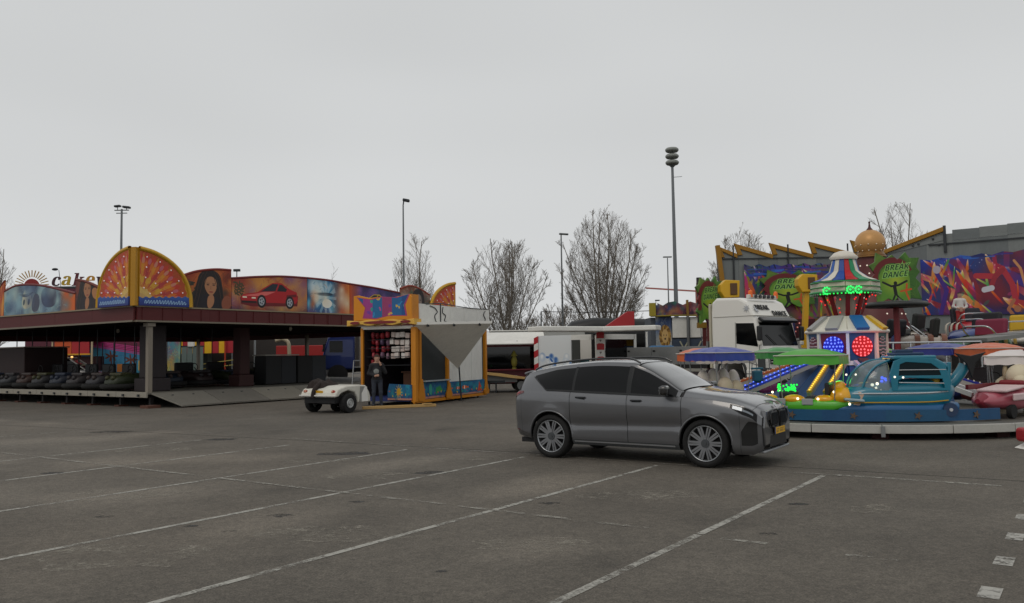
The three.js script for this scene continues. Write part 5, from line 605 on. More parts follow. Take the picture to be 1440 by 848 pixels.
// ---------------------------------------------------------------- painted ticket booth beyond the truck
{
  const b = thing('ticket_booth', 'painted ticket booth with lion panel, jagged crown board and white shutters', 'booth', [8.0, 40], 0);
  const crown = printed(512, 128, (c, w, h) => { base(c, w, h, [[0, '#2a4a44'], [.5, '#4a2a44'], [1, '#2c1c28']]); airbrush(c, w, h, ['#2f7a6a', '#8a3a3a', '#b07a4a', '#2a4a8a', '#6a2a4a', '#c88a8a'], 61, 60); });
  part('crown_board', fitAll(slab([[-1.45, 3.4], [1.0, 3.4], [1.0, 4.0], [.85, 4.05], [.75, 3.98], [.45, 4.08], [.1, 3.92], [-.3, 4.1], [-.6, 4.05], [-.85, 3.9], [-1.1, 4.02], [-1.1, 3.92], [-1.5, 4.0]], .1, .01)).translate(0, 0, .3), crown, b); part('crown_trim', [tube([[-1.45, 3.4, .32], [-.3, 3.42, .32], [1.0, 3.4, .32]], .04, 12, 6)], mat(0x8a7a1c, .5), b); part('crown_end', [bx(.3, .62, .12, -1.36, 3.72, .33)], mat(0x9a8a20, .5), b); part('crown_end', [bx(.1, .8, .14, .3, 3.75, .33)], mat(0x8a6a2a, .5), b);
  const lion = printed(160, 320, (c, w, h) => { base(c, w, h, [[0, '#25407a'], [.5, '#3a5a86'], [1, '#8a8272']]); airbrush(c, w, h, ['#2c4a86', '#a8a89a', '#d0c8b4', '#1c2c4a'], 71, 40); for (let k = 0; k < 26; k++) { const a = k / 26 * 6.28; c.fillStyle = ['#8a6428', '#b08a44', '#6a4a1e'][k % 3]; c.beginPath(); c.ellipse(w * .58 + Math.cos(a) * 36, h * .38 + Math.sin(a) * 44, 26, 14, a, 0, 7); c.fill(); } c.fillStyle = '#c8a468'; c.beginPath(); c.ellipse(w * .58, h * .38, 34, 42, 0, 0, 7); c.fill(); c.fillStyle = '#2a1c10'; for (const q of [-13, 13]) { c.beginPath(); c.arc(w * .58 + q, h * .36, 4, 0, 7); c.fill(); } c.beginPath(); c.ellipse(w * .58, h * .43, 9, 6, 0, 0, 7); c.fill(); blob(c, [[w * .45, h * .55], [w * .8, h * .55], [w * .85, h], [w * .55, h]], '#b0905a'); blob(c, [[0, h * .6], [w * .3, h * .62], [w * .4, h], [0, h]], '#b9bcb4'); });
  part('lion_panel', fitAll(slab([[-1.2, .9], [-.45, .9], [-.45, 3.4], [-1.2, 3.4]], .06)).translate(0, 0, .2), lion, b); part('shutter', [bx(.78, .95, .06, -.02, 2.85, .18)], M.white, b); part('shutter', [bx(.5, .95, .06, .68, 2.85, .18)], M.white, b); part('booth_body', [bx(2.4, 3.3, 1.8, -.22, 1.7, -.8)], grimy(0x565c66, .7), b); part('lower_panel', [bx(1.4, .8, .05, .28, 1.9, .17)], mat(0x3a4658, .6), b);
  part('post', [bar([.3, 0, .35], [.3, 3.4, .35], .07)], mat(0x6a6c6c, .5), b); for (const [x0, x1] of [[-.2, .3], [.3, -.1], [.5, .9]]) part('brace', [beam([x0, 1.4, .35], [x1, 2.2, .35], .04, .06)], mat(0xa8a890, .6), b); part('counter', [bx(2.5, .08, .5, -.2, 1.2, .3)], M.steel, b);
  const w2 = thing('white_site_cabin', 'white site cabin with small window beside the ticket booth', 'cabin', [9.9, 42.2], 0); part('body', [rb(2.2, 3.2, 2, .03, 0, 1.6, -1)], M.white, w2); part('window_frame', [bx(.75, .9, .05, -.1, 1.85, .02)], M.white, w2); part('window', [bx(.6, .75, .05, -.1, 1.85, .03)], mat(0x4a525a, .1, 0, { clearcoat: 1 }), w2); part('grey_trim', [bx(2.2, .1, .05, 0, 2.4, .02)], M.grey, w2);
  const rp = thing('dark_mast', 'tall dark red and black mast beside the ticket booth', 'mast', [8.62, 38.5], 0); part('mast', [bx(.2, 2.2, .2, 0, 4.0, 0)], mat(0x2a2422, .6), rp); part('mast_foot', [bx(.16, 3.0, .16, .18, 1.5, .05)], mat(0x5a1c1c, .6), rp); part('collar', [bx(.5, .25, .3, .12, 2.9, .02)], mat(0x8a6a1c, .5), rp);
}
// ---------------------------------------------------------------- spinning ride with sawtooth show wall; local origin below the gold ball tower
{
  const b = thing('spinning_car_ride', 'spinning car ride with grey sawtooth back wall, airbrushed murals and gold ball tower', 'ride', [16, 36], 0);
  const L = (x, d) => [x - 16, 36 - d];
  const panelM = [grimy(0x7c8284, .55, .15), grimy(0x747a7d, .55, .15), grimy(0x858a8b, .55, .15)];
  // frontal row of panels with sawtooth tops
  const teeth = [[10.3, 7.0, 11.4, 6.5], [11.2, 7.1, 13.18, 6.45], [12.96, 7.1, 15.2, 6.43], [14.95, 7.13, 17.36, 6.44], [17.06, 7.17, 19.2, 6.5]];
  const [ox, oz] = L(0, 42);
  for (let k = 0; k < 9; k++) { const x0 = 10.45 + k * .98, x1 = x0 + .97; part('wall_panel', [bx(.97, 6.35, .08, (x0 + x1) / 2 + ox, 3.2, oz)], panelM[(k * 2) % 3], b); }
  part('end_panel', [slab([[10.3, 7.0], [10.45, 6.4], [10.45, .0], [10.65, 0], [10.62, 3.6]].map(([x, y]) => [x, y]), .08).translate(ox, 0, oz + .02)], panelM[1], b);
  for (const [x0, y0, x1, y1] of teeth) {
    part('tooth_panel', [slab([[x0 + .05, y0 - .08], [x1, y1 - .02], [x1, 6.36], [x0 + .22, 6.36]], .07).translate(ox, 0, oz + .03)], panelM[2], b);
    const t = part('tooth_trim', [slab([[x0, y0], [x1 - .02, y1 + .05], [x1 - .06, y1 - .16], [x0 + .3, y0 - .3], [x0 + .42, y0 - .6], [x0 + .2, y0 - .62]], .16, .02).translate(ox, 0, oz + .12)], grimy(0xa8781c, .5, .2), b);
  }
  part('side_trim', [beam([10.36 + ox, 7.0, oz + .12], [10.75 + ox, 3.2, oz + .12], .24, .2)], grimy(0xa8781c, .5, .2), b);
  part('wall_rail', [bx(8.6, .06, .08, 14.9 + ox, 6.32, oz + .06)], M.darkmetal, b); for (const x of [11.15, 13.9, 16.9]) part('wall_post', [bar([x + ox, 0, oz + .1], [x + ox, 7.0, oz + .1], .04)], M.darkmetal, b);
  // angled right-hand wall
  const g2 = new THREE.Matrix4().makeRotationY(R(-35)).setPosition(...(() => { const [x, z] = L(18.83, 42); return [x, 0, z]; })());
  const pr = (name, g, m, par = b) => part(name, g.applyMatrix4(g2), m, par);
  for (let k = 0; k < 10; k++) { const s0 = -.4 + k * 1.15, h = 7.25 + k * .035; pr('wall_panel', bx(1.147, k < 3 ? 6.7 + k * .25 : h - .5, .08, s0 + .57, (k < 3 ? 6.7 + k * .25 : h - .5) / 2, 0), panelM[k % 3]); if (k >= 3) pr('upper_panel', bx(1.147, .5, .1, s0 + .57, h - .24, .015), panelM[(k + 1) % 3]); }
  pr('big_tooth', slab([[0, 6.4], [2.68, 6.9], [2.68, 7.5], [0, 6.66]], .08).translate(0, 0, .07), panelM[2]); pr('tooth_trim', slab([[-.1, 6.62], [2.68, 7.55], [2.68, 7.32], [-.1, 6.42]], .16, .02).translate(0, 0, .2), grimy(0xa8781c, .5, .2)); pr('corner_post', bx(.12, 1.3, .14, 2.72, 6.95, .1), M.darkmetal); pr('wall_rail', bx(8, .06, .06, 6, 6.72, .09), M.darkmetal);
  for (const [s, y] of [[2.2, 7.0], [1.3, 6.75], [1.55, 6.8], [2.45, 6.7]]) pr('wall_bracket', rb(.1, .1, .06, .02, s, y, .1), M.darkmetal);
  // murals
  const dance = (seed, variant) => printed(1024, 384, (c, w, h) => {
    base(c, w, h, variant ? [[0, '#101a5a'], [.3, '#241c70'], [.65, '#5a1c3a'], [1, '#241c5a']] : [[0, '#163a9a'], [.3, '#1f3f90'], [.55, '#4a2a68'], [1, '#6a2a3a']]);
    airbrush(c, w, h * .5, ['#1c3ca8', '#2a1a78', '#0f1440', '#2a58c0', '#5a1a6a'], seed, 70); airbrush(c, w, h, variant ? ['#8a2020', '#6a1640', '#20206a', '#1c3a7a'] : ['#8a3a8a', '#c8501c', '#3a6a3a', '#c83a5a'], seed + 1, 50);
    paintFlames(c, w, h, seed + 2, variant ? ['#8a1c2a', '#3a2a8a', '#a81c3a', '#5a2a7a'] : ['#3a2a8a', '#7a2a78', '#2a5a3a'], 20, variant ? -.5 : -.25);
    paintFlames(c, w, h, seed + 7, variant ? ['#b8341a', '#c8601c', '#d8a05a', '#8a1c5a'] : ['#b02a78', '#c8a01c', '#d85a1c', '#5a8a2a', '#c83a4a'], variant ? 18 : 22, variant ? -.6 : -.25, .8);
    paintFlames(c, w, h, seed + 17, variant ? ['#c8281c', '#d8781c', '#2a8a4a', '#d8c05a', '#c83a6a'] : ['#c8a01c', '#3a9a3a', '#c83a4a', '#d8d0b0'], 46, variant ? -.3 : .1, .42);
    { const q = rng(seed + 9); for (let k = 0; k < 70; k++) { c.fillStyle = ['#1c2c8a', '#2a7a5a', '#8a2a8a', '#c83a7a', '#101430', '#c8b43a', '#2a5ab0'][k % 7] + '77'; c.beginPath(); c.ellipse(q() * w, h * (.1 + q() * .9), 5 + q() * 18, 3 + q() * 8, q() * 3, 0, 7); c.fill(); } }
    const r = rng(seed + 5); for (let k = 0; k < 40; k++) { c.fillStyle = '#d8dcf0' + (k % 2 ? '99' : '55'); c.beginPath(); c.arc(r() * w, r() * h * .5, 1 + r() * 3, 0, 7); c.fill(); }
    if (variant) { // painted dancers
      const limb = (pts, lw, col) => { c.strokeStyle = col; c.lineWidth = lw; c.lineCap = 'round'; c.lineJoin = 'round'; c.beginPath(); pts.forEach((p, i) => i ? c.lineTo(p[0] * w, p[1] * h) : c.moveTo(p[0] * w, p[1] * h)); c.stroke(); };
      limb([[.30, .42], [.40, .44], [.44, .34], [.485, .56], [.50, .8]], 30, '#b02a3a'); limb([[.44, .36], [.40, .44], [.37, .62]], 26, '#9a2434'); limb([[.34, .62], [.38, .6]], 30, '#c8c8d0'); limb([[.49, .78], [.46, .9], [.48, .97]], 18, '#a86a4a'); c.fillStyle = '#a86a4a'; c.beginPath(); c.arc(.505 * w, .9 * h, 18, 0, 7); c.fill();
      limb([[.56, .7], [.53, .35], [.5, .24]], 14, '#c88a5a'); limb([[.60, .72], [.585, .3]], 13, '#a89a6a'); c.fillStyle = '#d8d4cc'; c.beginPath(); c.ellipse(.62 * w, .72 * h, 50, 40, 0, 0, 7); c.fill(); limb([[.7, .9], [.78, .5], [.86, .3]], 26, '#c8901c'); limb([[.8, .95], [.84, .55], [.93, .5]], 30, '#b8861c'); limb([[.1, .95], [.14, .6], [.09, .36]], 24, '#402080'); c.fillStyle = '#b0a8b8'; c.beginPath(); c.arc(.09 * w, .3 * h, 22, 0, 7); c.fill();
    }
    { const q = rng(seed + 11); for (let k = 0; k < 60; k++) { c.strokeStyle = ['#1c4ab0', '#16308a', '#2a6ac8', '#141c5a', '#3a2a8a'][k % 5] + 'cc'; c.lineWidth = 5 + q() * 9; const x = q() * w, y = q() * h * (variant ? .16 : .22); c.beginPath(); c.moveTo(x, y); c.quadraticCurveTo(x + 40, y - 8 + q() * 16, x + 70 + q() * 60, y + (q() - .5) * 16); c.stroke(); } } c.strokeStyle = '#0f1440'; c.lineWidth = 10; for (let k = 0; k < 24; k++) { c.beginPath(); c.moveTo(k * w / 23, 0); c.lineTo(k * w / 23 + 14, 16 + (k % 3) * 8); c.stroke(); }
  });
  const ragged = (x0, x1, y0, y1, seed) => { const r = rng(seed), p = [[x0, y0], [x1, y0]]; for (let k = 0; k <= 18; k++) p.push([x1 + (x0 - x1) * k / 18, y1 - (k % 2 ? .12 : 0) - r() * .06]); return p; };
  part('mural_board', fitAll(slab(ragged(11.65, 18.4, 3.2, 6.05, 3), .06)).translate(ox, 0, oz + .2), dance(81, 0), b);
  pr('mural_board', fitAll(slab([[1.6, 3.3], [9.5, 3.1], [9.5, 6.5], ...ragged(1.6, 9.5, 3.2, 6.35, 5).slice(2).map(([x, y]) => [x, y - (9.5 - x) * .035])], .06)).translate(0, 0, .14), dance(133, 1));
  // emblem signs
  const emblem = printed(512, 512, (c, w, h) => {
    c.fillStyle = '#244a1c'; c.fillRect(0, 0, w, h); airbrush(c, w, h, ['#3a6a24', '#1c3a18', '#5a8a2e', '#7a9a34'], 101, 60);
    c.fillStyle = '#6a1c1e'; c.beginPath(); c.arc(w * .46, h * .5, w * .40, 2.6, 5.9); c.arc(w * .46, h * .5, w * .29, 5.9, 2.6, true); c.fill(); c.fillRect(w * .06, h * .5, w * .12, h * .22);
    const g = c.createRadialGradient(w * .5, h * .55, 20, w * .5, h * .55, w * .34); g.addColorStop(0, '#a0b432'); g.addColorStop(1, '#588a2a'); c.fillStyle = g; c.beginPath(); c.arc(w * .48, h * .54, w * .3, 0, 7); c.fill(); c.fillRect(w * .22, h * .6, w * .56, h * .34);
    c.save(); c.translate(w * .53, h * .34); c.transform(1, -.08, -.25, 1, 0, 0); c.font = 'bold 76px sans-serif'; c.textAlign = 'center'; c.lineWidth = 14; c.strokeStyle = '#8ac060'; c.fillStyle = '#17381c'; for (const [t, y] of [['BREAK', 0], ['DANCE', 72]]) { c.strokeText(t, 0, y); c.fillText(t, 0, y); } c.restore();
    c.strokeStyle = '#10140e'; c.lineCap = 'round'; c.lineWidth = 20; c.beginPath(); c.moveTo(w * .26, h * .58); c.lineTo(w * .42, h * .66); c.lineTo(w * .56, h * .64); c.lineTo(w * .72, h * .56); c.stroke(); c.lineWidth = 34; c.beginPath(); c.moveTo(w * .48, h * .66); c.lineTo(w * .5, h * .8); c.stroke(); c.lineWidth = 18; c.beginPath(); c.moveTo(w * .5, h * .8); c.lineTo(w * .44, h * .94); c.moveTo(w * .5, h * .8); c.lineTo(w * .58, h * .92); c.stroke(); c.beginPath(); c.arc(w * .5, h * .6, 18, 0, 7); c.fillStyle = '#10140e'; c.fill();
    c.strokeStyle = '#c8521c'; c.lineWidth = 18; c.beginPath(); c.moveTo(w * .72, h * .62); c.lineTo(w * .7, h * .78); c.lineTo(w * .76, h * .94); c.moveTo(w * .6, h * .76); c.lineTo(w * .8, h * .72); c.stroke();
  });
  const jag = (r0, seed) => { const r = rng(seed), p = []; for (let k = 0; k < 26; k++) { const a = k / 26 * 6.283, q = r0 * (k % 2 ? 1.12 + r() * .12 : .95); const sq = 1 + .16 * Math.cos(4 * (a - .785)); p.push([Math.cos(a) * q * sq * (.97 + r() * .06), Math.sin(a) * q * sq]); } return p; };
  part('emblem_sign', fitAll(slab(jag(.92, 2), .1, .01)).scale(1.45, .95, 1).translate(13.75 + ox, 4.72, oz + .5), emblem, b); part('emblem_bracket', [bx(.2, .2, .4, 13.75 + ox, 4.7, oz + .25)], M.darkmetal, b);
  // floor: stepped base and tilted turntable
  const [cx, cz] = L(17.6, 35.6);
  part('base_frame', [bx(15, .9, 12.4, cx + .6, .5, cz)], grimy(0x3a3a3c, .7), b); for (let k = 0; k < 15; k++) part('skirt_board', [bx(.98, .8, .05, cx - 6.4 + k, .55, cz + 6.25)], grimy(k % 2 ? 0x5a1c22 : 0x3c3f44, .6), b);
  const tilt = new THREE.Matrix4().makeRotationX(.12).setPosition(cx, 1.75, cz); const tt = (g) => g.applyMatrix4(tilt);
  for (let k = 0; k < 24; k++) { const a0 = k / 24 * 6.283, a1 = (k + .96) / 24 * 6.283; part('turntable_plate', tt(slab([[1.2 * Math.cos(a0), 1.2 * Math.sin(a0)], [5.9 * Math.cos(a0), 5.9 * Math.sin(a0)], [5.9 * Math.cos((a0 + a1) / 2), 5.9 * Math.sin((a0 + a1) / 2)], [5.9 * Math.cos(a1), 5.9 * Math.sin(a1)], [1.2 * Math.cos(a1), 1.2 * Math.sin(a1)]], .1).rotateX(-Math.PI / 2)), grimy([0x8a8c8c, 0x7c7e80, 0x929494][k % 3], .5, .3), b); }
  part('turntable_edge', tt(new THREE.CylinderGeometry(5.9, 5.6, .5, 48, 1, true).translate(0, -.35, 0)), grimy(0x6a1c1c, .6), b); part('turntable_core', tt(new THREE.CylinderGeometry(5.4, 4.5, .8, 32).translate(0, -.55, 0)), M.dark, b);
  // front ramp and railings on the right
  const [rx, rz] = L(17.8, 28.8);
  for (let k = 0; k < 6; k++) part('ramp_plate', [beam([rx - 2.2 + k * 1.3, 1.95 + k * .14, rz], [rx - .95 + k * 1.3, 2.07 + k * .14, rz], 2.4, .12)], grimy(0x8e8f8e, .5, .3), b); part('ramp_support', [bx(8, 1.8, 2, rx + 1.7, .9, rz)], M.dark, b);
  const rail = (x0, x1, y0, y1, z) => { const n = 6; part('rail', [bar([x0, y0 + .9, z], [x1, y1 + .9, z], .035)], M.chrome, b); part('rail', [bar([x0, y0 + .5, z], [x1, y1 + .5, z], .03)], M.chrome, b); for (let k = 0; k <= n; k++) { const x = x0 + (x1 - x0) * k / n, y = y0 + (y1 - y0) * k / n; part('rail_post', [bar([x, y, z], [x, y + .9, z], .03)], M.chrome, b); } };
  rail(rx - .6, rx + 5, 2.1, 2.75, rz + 1.1); rail(rx - 5.8, rx - 2.3, 1.0, 1.0, rz + 1.0);
  // centre tower
  const [tx, tz] = L(15.5, 36);
  part('tower_cone', [lathe([[1.5, 1.9], [1.45, 2.6], [1.1, 3.6], [.7, 4.6], [.55, 5.6], [.62, 5.7]], 32).translate(tx, 0, tz)], mat(0x5a1c1e, .5), b); const tb = []; for (let k = 0; k < 70; k++) { const y = 2.1 + (k % 10) * .35, a = k * 2.4, rr = y < 2.6 ? 1.46 : y < 3.6 ? 1.45 - (y - 2.6) * .35 : y < 4.6 ? 1.1 - (y - 3.6) * .4 : .7 - (y - 4.6) * .15; tb.push(sp(.035, tx + Math.cos(a) * rr, y, tz + Math.sin(a) * rr, 5)); } stuffPart('tower_bulbs', join(tb), mat(0xeae2d4, .3, 0, { emissive: 0xfff0d8, emissiveIntensity: .5 }), b);
  part('gold_ball', [new THREE.SphereGeometry(.62, 28, 20).scale(1, .95, 1).translate(tx, 6.25, tz)], mat(0xc4945a, .42, .25), b); const gb = []; for (let k = 0; k < 36; k++) { const a = k / 12 * 6.283, y = [-.35, -.1, -.5][k / 12 | 0], q = Math.sqrt(.385 - y * y) + .01; gb.push(sp(.03, tx + Math.cos(a) * q, 6.25 + y, tz + Math.sin(a) * q, 5)); } stuffPart('ball_bulbs', join(gb), mat(0xe8d8c0, .3), b); part('ball_finial', [cy(.05, .16, .14, 10, tx, 6.88, tz), cy(.03, .07, .24, 8, tx, 7.0, tz), sp(.05, tx, 7.15, tz, 8)], mat(0x4a1c1c, .5), b); part('ball_collar', [cy(.5, .66, .25, 24, tx, 5.75, tz)], mat(0x7a5420, .4, .4), b);
  // gondolas
  const gond = (wx, d, y, turn, c1, c2, c3) => { const [x, z] = L(wx, d); const m = new THREE.Matrix4().makeRotationY(R(turn)).setPosition(x, y, z); const A = (g) => g.applyMatrix4(m);
    const tub = part('gondola', A(loft([[-.95, .42, .1, .5, 3], [-.8, .4, .28, .68, 3], [0, .38, .34, .75, 3.5], [.7, .36, .28, .66, 3], [1.0, .32, .1, .42, 2.5]], 20)), mat(c1, .35, 0, { clearcoat: .7 }), b);
    part('seat_back', A(rb(.22, .75, 1.3, .1, -.62, .95, 0, 0, 0, .15)), mat(c3, .6), tub); for (const s of [-1, 0, 1]) part('body_stripe', A(loft([[-.5 + s * .45, .39, .35, .765, 3.5], [-.32 + s * .45, .39, .355, .77, 3.5]], 20, false)), mat(c2, .4), tub); part('lap_bar', A(tube([[-.3, .6, -.6], [.15, 1.0, -.55], [.2, 1.05, 0], [.15, 1.0, .55], [-.3, .6, .6]], .03, 20, 6)), M.chrome, tub); part('gondola_base', A(cy(.35, .5, .3, 16, 0, -.05, 0)), M.darkmetal, tub); };
  gond(17.05, 30.7, 1.42, 200, 0x1f6a34, 0xc8a01c, 0x7a1c3a); gond(15.3, 31.8, 1.5, 160, 0xc0b4a8, 0x7a4a34, 0x14140f); gond(14.2, 32.4, 1.5, 130, 0x6a1c34, 0x2c3a6a, 0x1c1c22); gond(19.2, 31.6, 1.6, 220, 0xd8d4cc, 0x2a3a7a, 0xc8a01c); gond(15.6, 33.6, 1.75, 140, 0x8a8478, 0x101010, 0x0f1410); gond(18.2, 33.0, 1.75, 200, 0x243a7a, 0xa8a8b0, 0x1a1a20); gond(12.9, 33.6, 1.7, 90, 0x7a2030, 0x3a5a8a, 0x2a2a30); gond(16.6, 38.6, 2.35, 30, 0x4a1c5a, 0x9a3a7a, 0x1a1a20); gond(19.8, 36.0, 2.1, 270, 0xa81c2a, 0xe0d8c8, 0x20202a);
  // operator console wall of lights behind the gondolas
  for (let k = 0; k < 5; k++) { const [x, z] = L(12.3 + k * 1.25, 40.6); part('scenery_post', [bx(.2, 2.2, .2, x, 2.1, z)], mat([0x6a1c22, 0x2a2a5a, 0x7a5a1c][k % 3], .5), b); }
  const [bw, bz] = L(13.9, 41); part('lower_scenery', [bx(6.4, 2.4, .15, bw, 2.0, bz)], mat(0x4a1822, .6), b); const ls = []; for (let k = 0; k < 60; k++) ls.push(sp(.04, bw - 3 + (k * 37 % 60) / 10, 2.0 + (k * 23 % 11) / 10, bz + .1, 5)); stuffPart('scenery_bulbs', join(ls), mat(0xd8b0a8, .3, 0, { emissive: 0xff8070, emissiveIntensity: .35 }), b);
  // separate emblem signs and yellow lamp houses
  const s2 = thing('emblem_sign_post', 'green jagged emblem sign above a dark ring on a red post', 'sign', [13.75, 30], -4);
  part('sign', fitAll(slab(jag(.84, 4), .12, .01)).scale(1.0, .98, 1).translate(0, 4.22, .1), emblem, s2); part('ring', [lathe([[.4, 0], [1.0, .02], [1.12, .1], [1.0, .2], [.4, .18]], 32).translate(0, 3.16, 0)], grimy(0x3c3f3f, .5, .2), s2); part('ring_inner', [cy(.62, .62, .06, 24, 0, 3.36, 0)], grimy(0x8e9090, .5), s2); part('post', [cy(.1, .12, 3.2, 12, 0, 1.6, 0)], mat(0x7a1c22, .5), s2); part('foot', [cy(.5, .5, .05, 16, 0, .025, 0)], M.darkmetal, s2); part('sign_stay', [bx(.12, .5, .08, 0, 3.4, 0)], M.darkmetal, s2);
  const s3 = thing('tall_emblem_sign', 'narrow green jagged emblem sign beside the white truck roof', 'sign', [8.62, 36.6], 25);
  part('sign', fitAll(slab(jag(.88, 6), .12, .01)).scale(.78, 1.05, 1).translate(0, 3.95, .1), emblem, s3); part('post', [cy(.09, .1, 4.4, 10, 0, 2.2, -.08)], mat(0x5a1c1c, .6), s3); part('tail_board', [slab([[-.3, 3.1], [.4, 3.1], [.5, 2.75], [-.1, 2.8]], .08).translate(0, 0, .12)], mat(0x4a1a34, .6), s3); part('foot', [bx(.6, .05, .6, 0, .025, -.08)], M.darkmetal, s3);
  const lampHouse = (lab, x, d, h, turn, lean) => { const t = thing('lamp_house', lab, 'lamp', [x, d], turn); const hx = part('housing', [slab([[-.42, -.1], [-.25, -.38], [.38, -.36], [.42, .36], [-.2, .4], [-.42, .18]], .5, .03).translate(lean * h, h, .25)], mat(0xd8a81c, .45), t); part('lens', [rb(.3, .5, .05, .02, lean * h + .14, h, .27)], mat(0x5a3a14, .3), hx); part('post', [beam([0, 0, 0], [lean * h, h - .3, 0], .22, .2)], mat(0xd0a01a, .5), t); part('foot', [bx(.5, .05, .5, 0, .025, 0)], M.darkmetal, t); };
  lampHouse('yellow lamp house beside the narrow emblem sign', 9.34, 36, 4.35, 0, 0); lampHouse('yellow lamp house on a leaning post behind the truck windscreen', 12.35, 36, 4.55, 0, .07);
  // visitor standing on the ride floor
  const [px_, pz_] = [16.6, 32.1]; const fg = thing('person', 'person in white shirt and red trousers standing among the ride cars', 'person', [19.35, 36.2], -10, undefined, 2.35);
  const cp = [[[-.09, .9, 0], [-.1, .48, .02], .09, .06], [[-.1, .48, .02], [-.1, .08, 0], .06, .045], [[.09, .9, 0], [.11, .48, .02], .09, .06], [[.11, .48, .02], [.12, .08, 0], .06, .045], [[-.1, .05, 0], [-.11, .04, .15], .045, .04], [[.12, .05, 0], [.13, .04, .15], .045, .04], [[0, .95, 0], [0, 1.36, 0], .15, .14], [[-.11, 1.39, 0], [.11, 1.39, 0], .085, .085], [[0, 1.42, 0], [0, 1.54, .01], .05, .05], [[0, 1.6, .02], [0, 1.67, .01], .078, .09], [[-.19, 1.39, 0], [-.27, 1.12, 0], .06, .05], [[-.27, 1.12, 0], [-.1, 1.02, .16], .045, .035], [[.19, 1.39, 0], [.27, 1.12, 0], .06, .05], [[.27, 1.12, 0], [.1, 1.0, .16], .045, .035]].map((q) => capsule(...q));
  const fn = (x, y, z) => { let d = 9; for (const c of cp) d = smin(d, c(x, y, z), .06); return d; };
  part('body', sdfMesh([.4, .92, .4], [0, .87, .03], 56, fn, (x, y, z) => y > 1.66 || (y > 1.6 && z < .01) ? [.03, .02, .015] : y > 1.47 || (z > .13 && y < 1.1 && y > .9) ? [.42, .25, .18] : y > .95 ? [.62, .6, .57] : y > .09 ? [.35, .03, .03] : [.02, .02, .02]), new THREE.MeshStandardMaterial({ vertexColors: true, roughness: .85, side: THREE.DoubleSide }), fg);
}
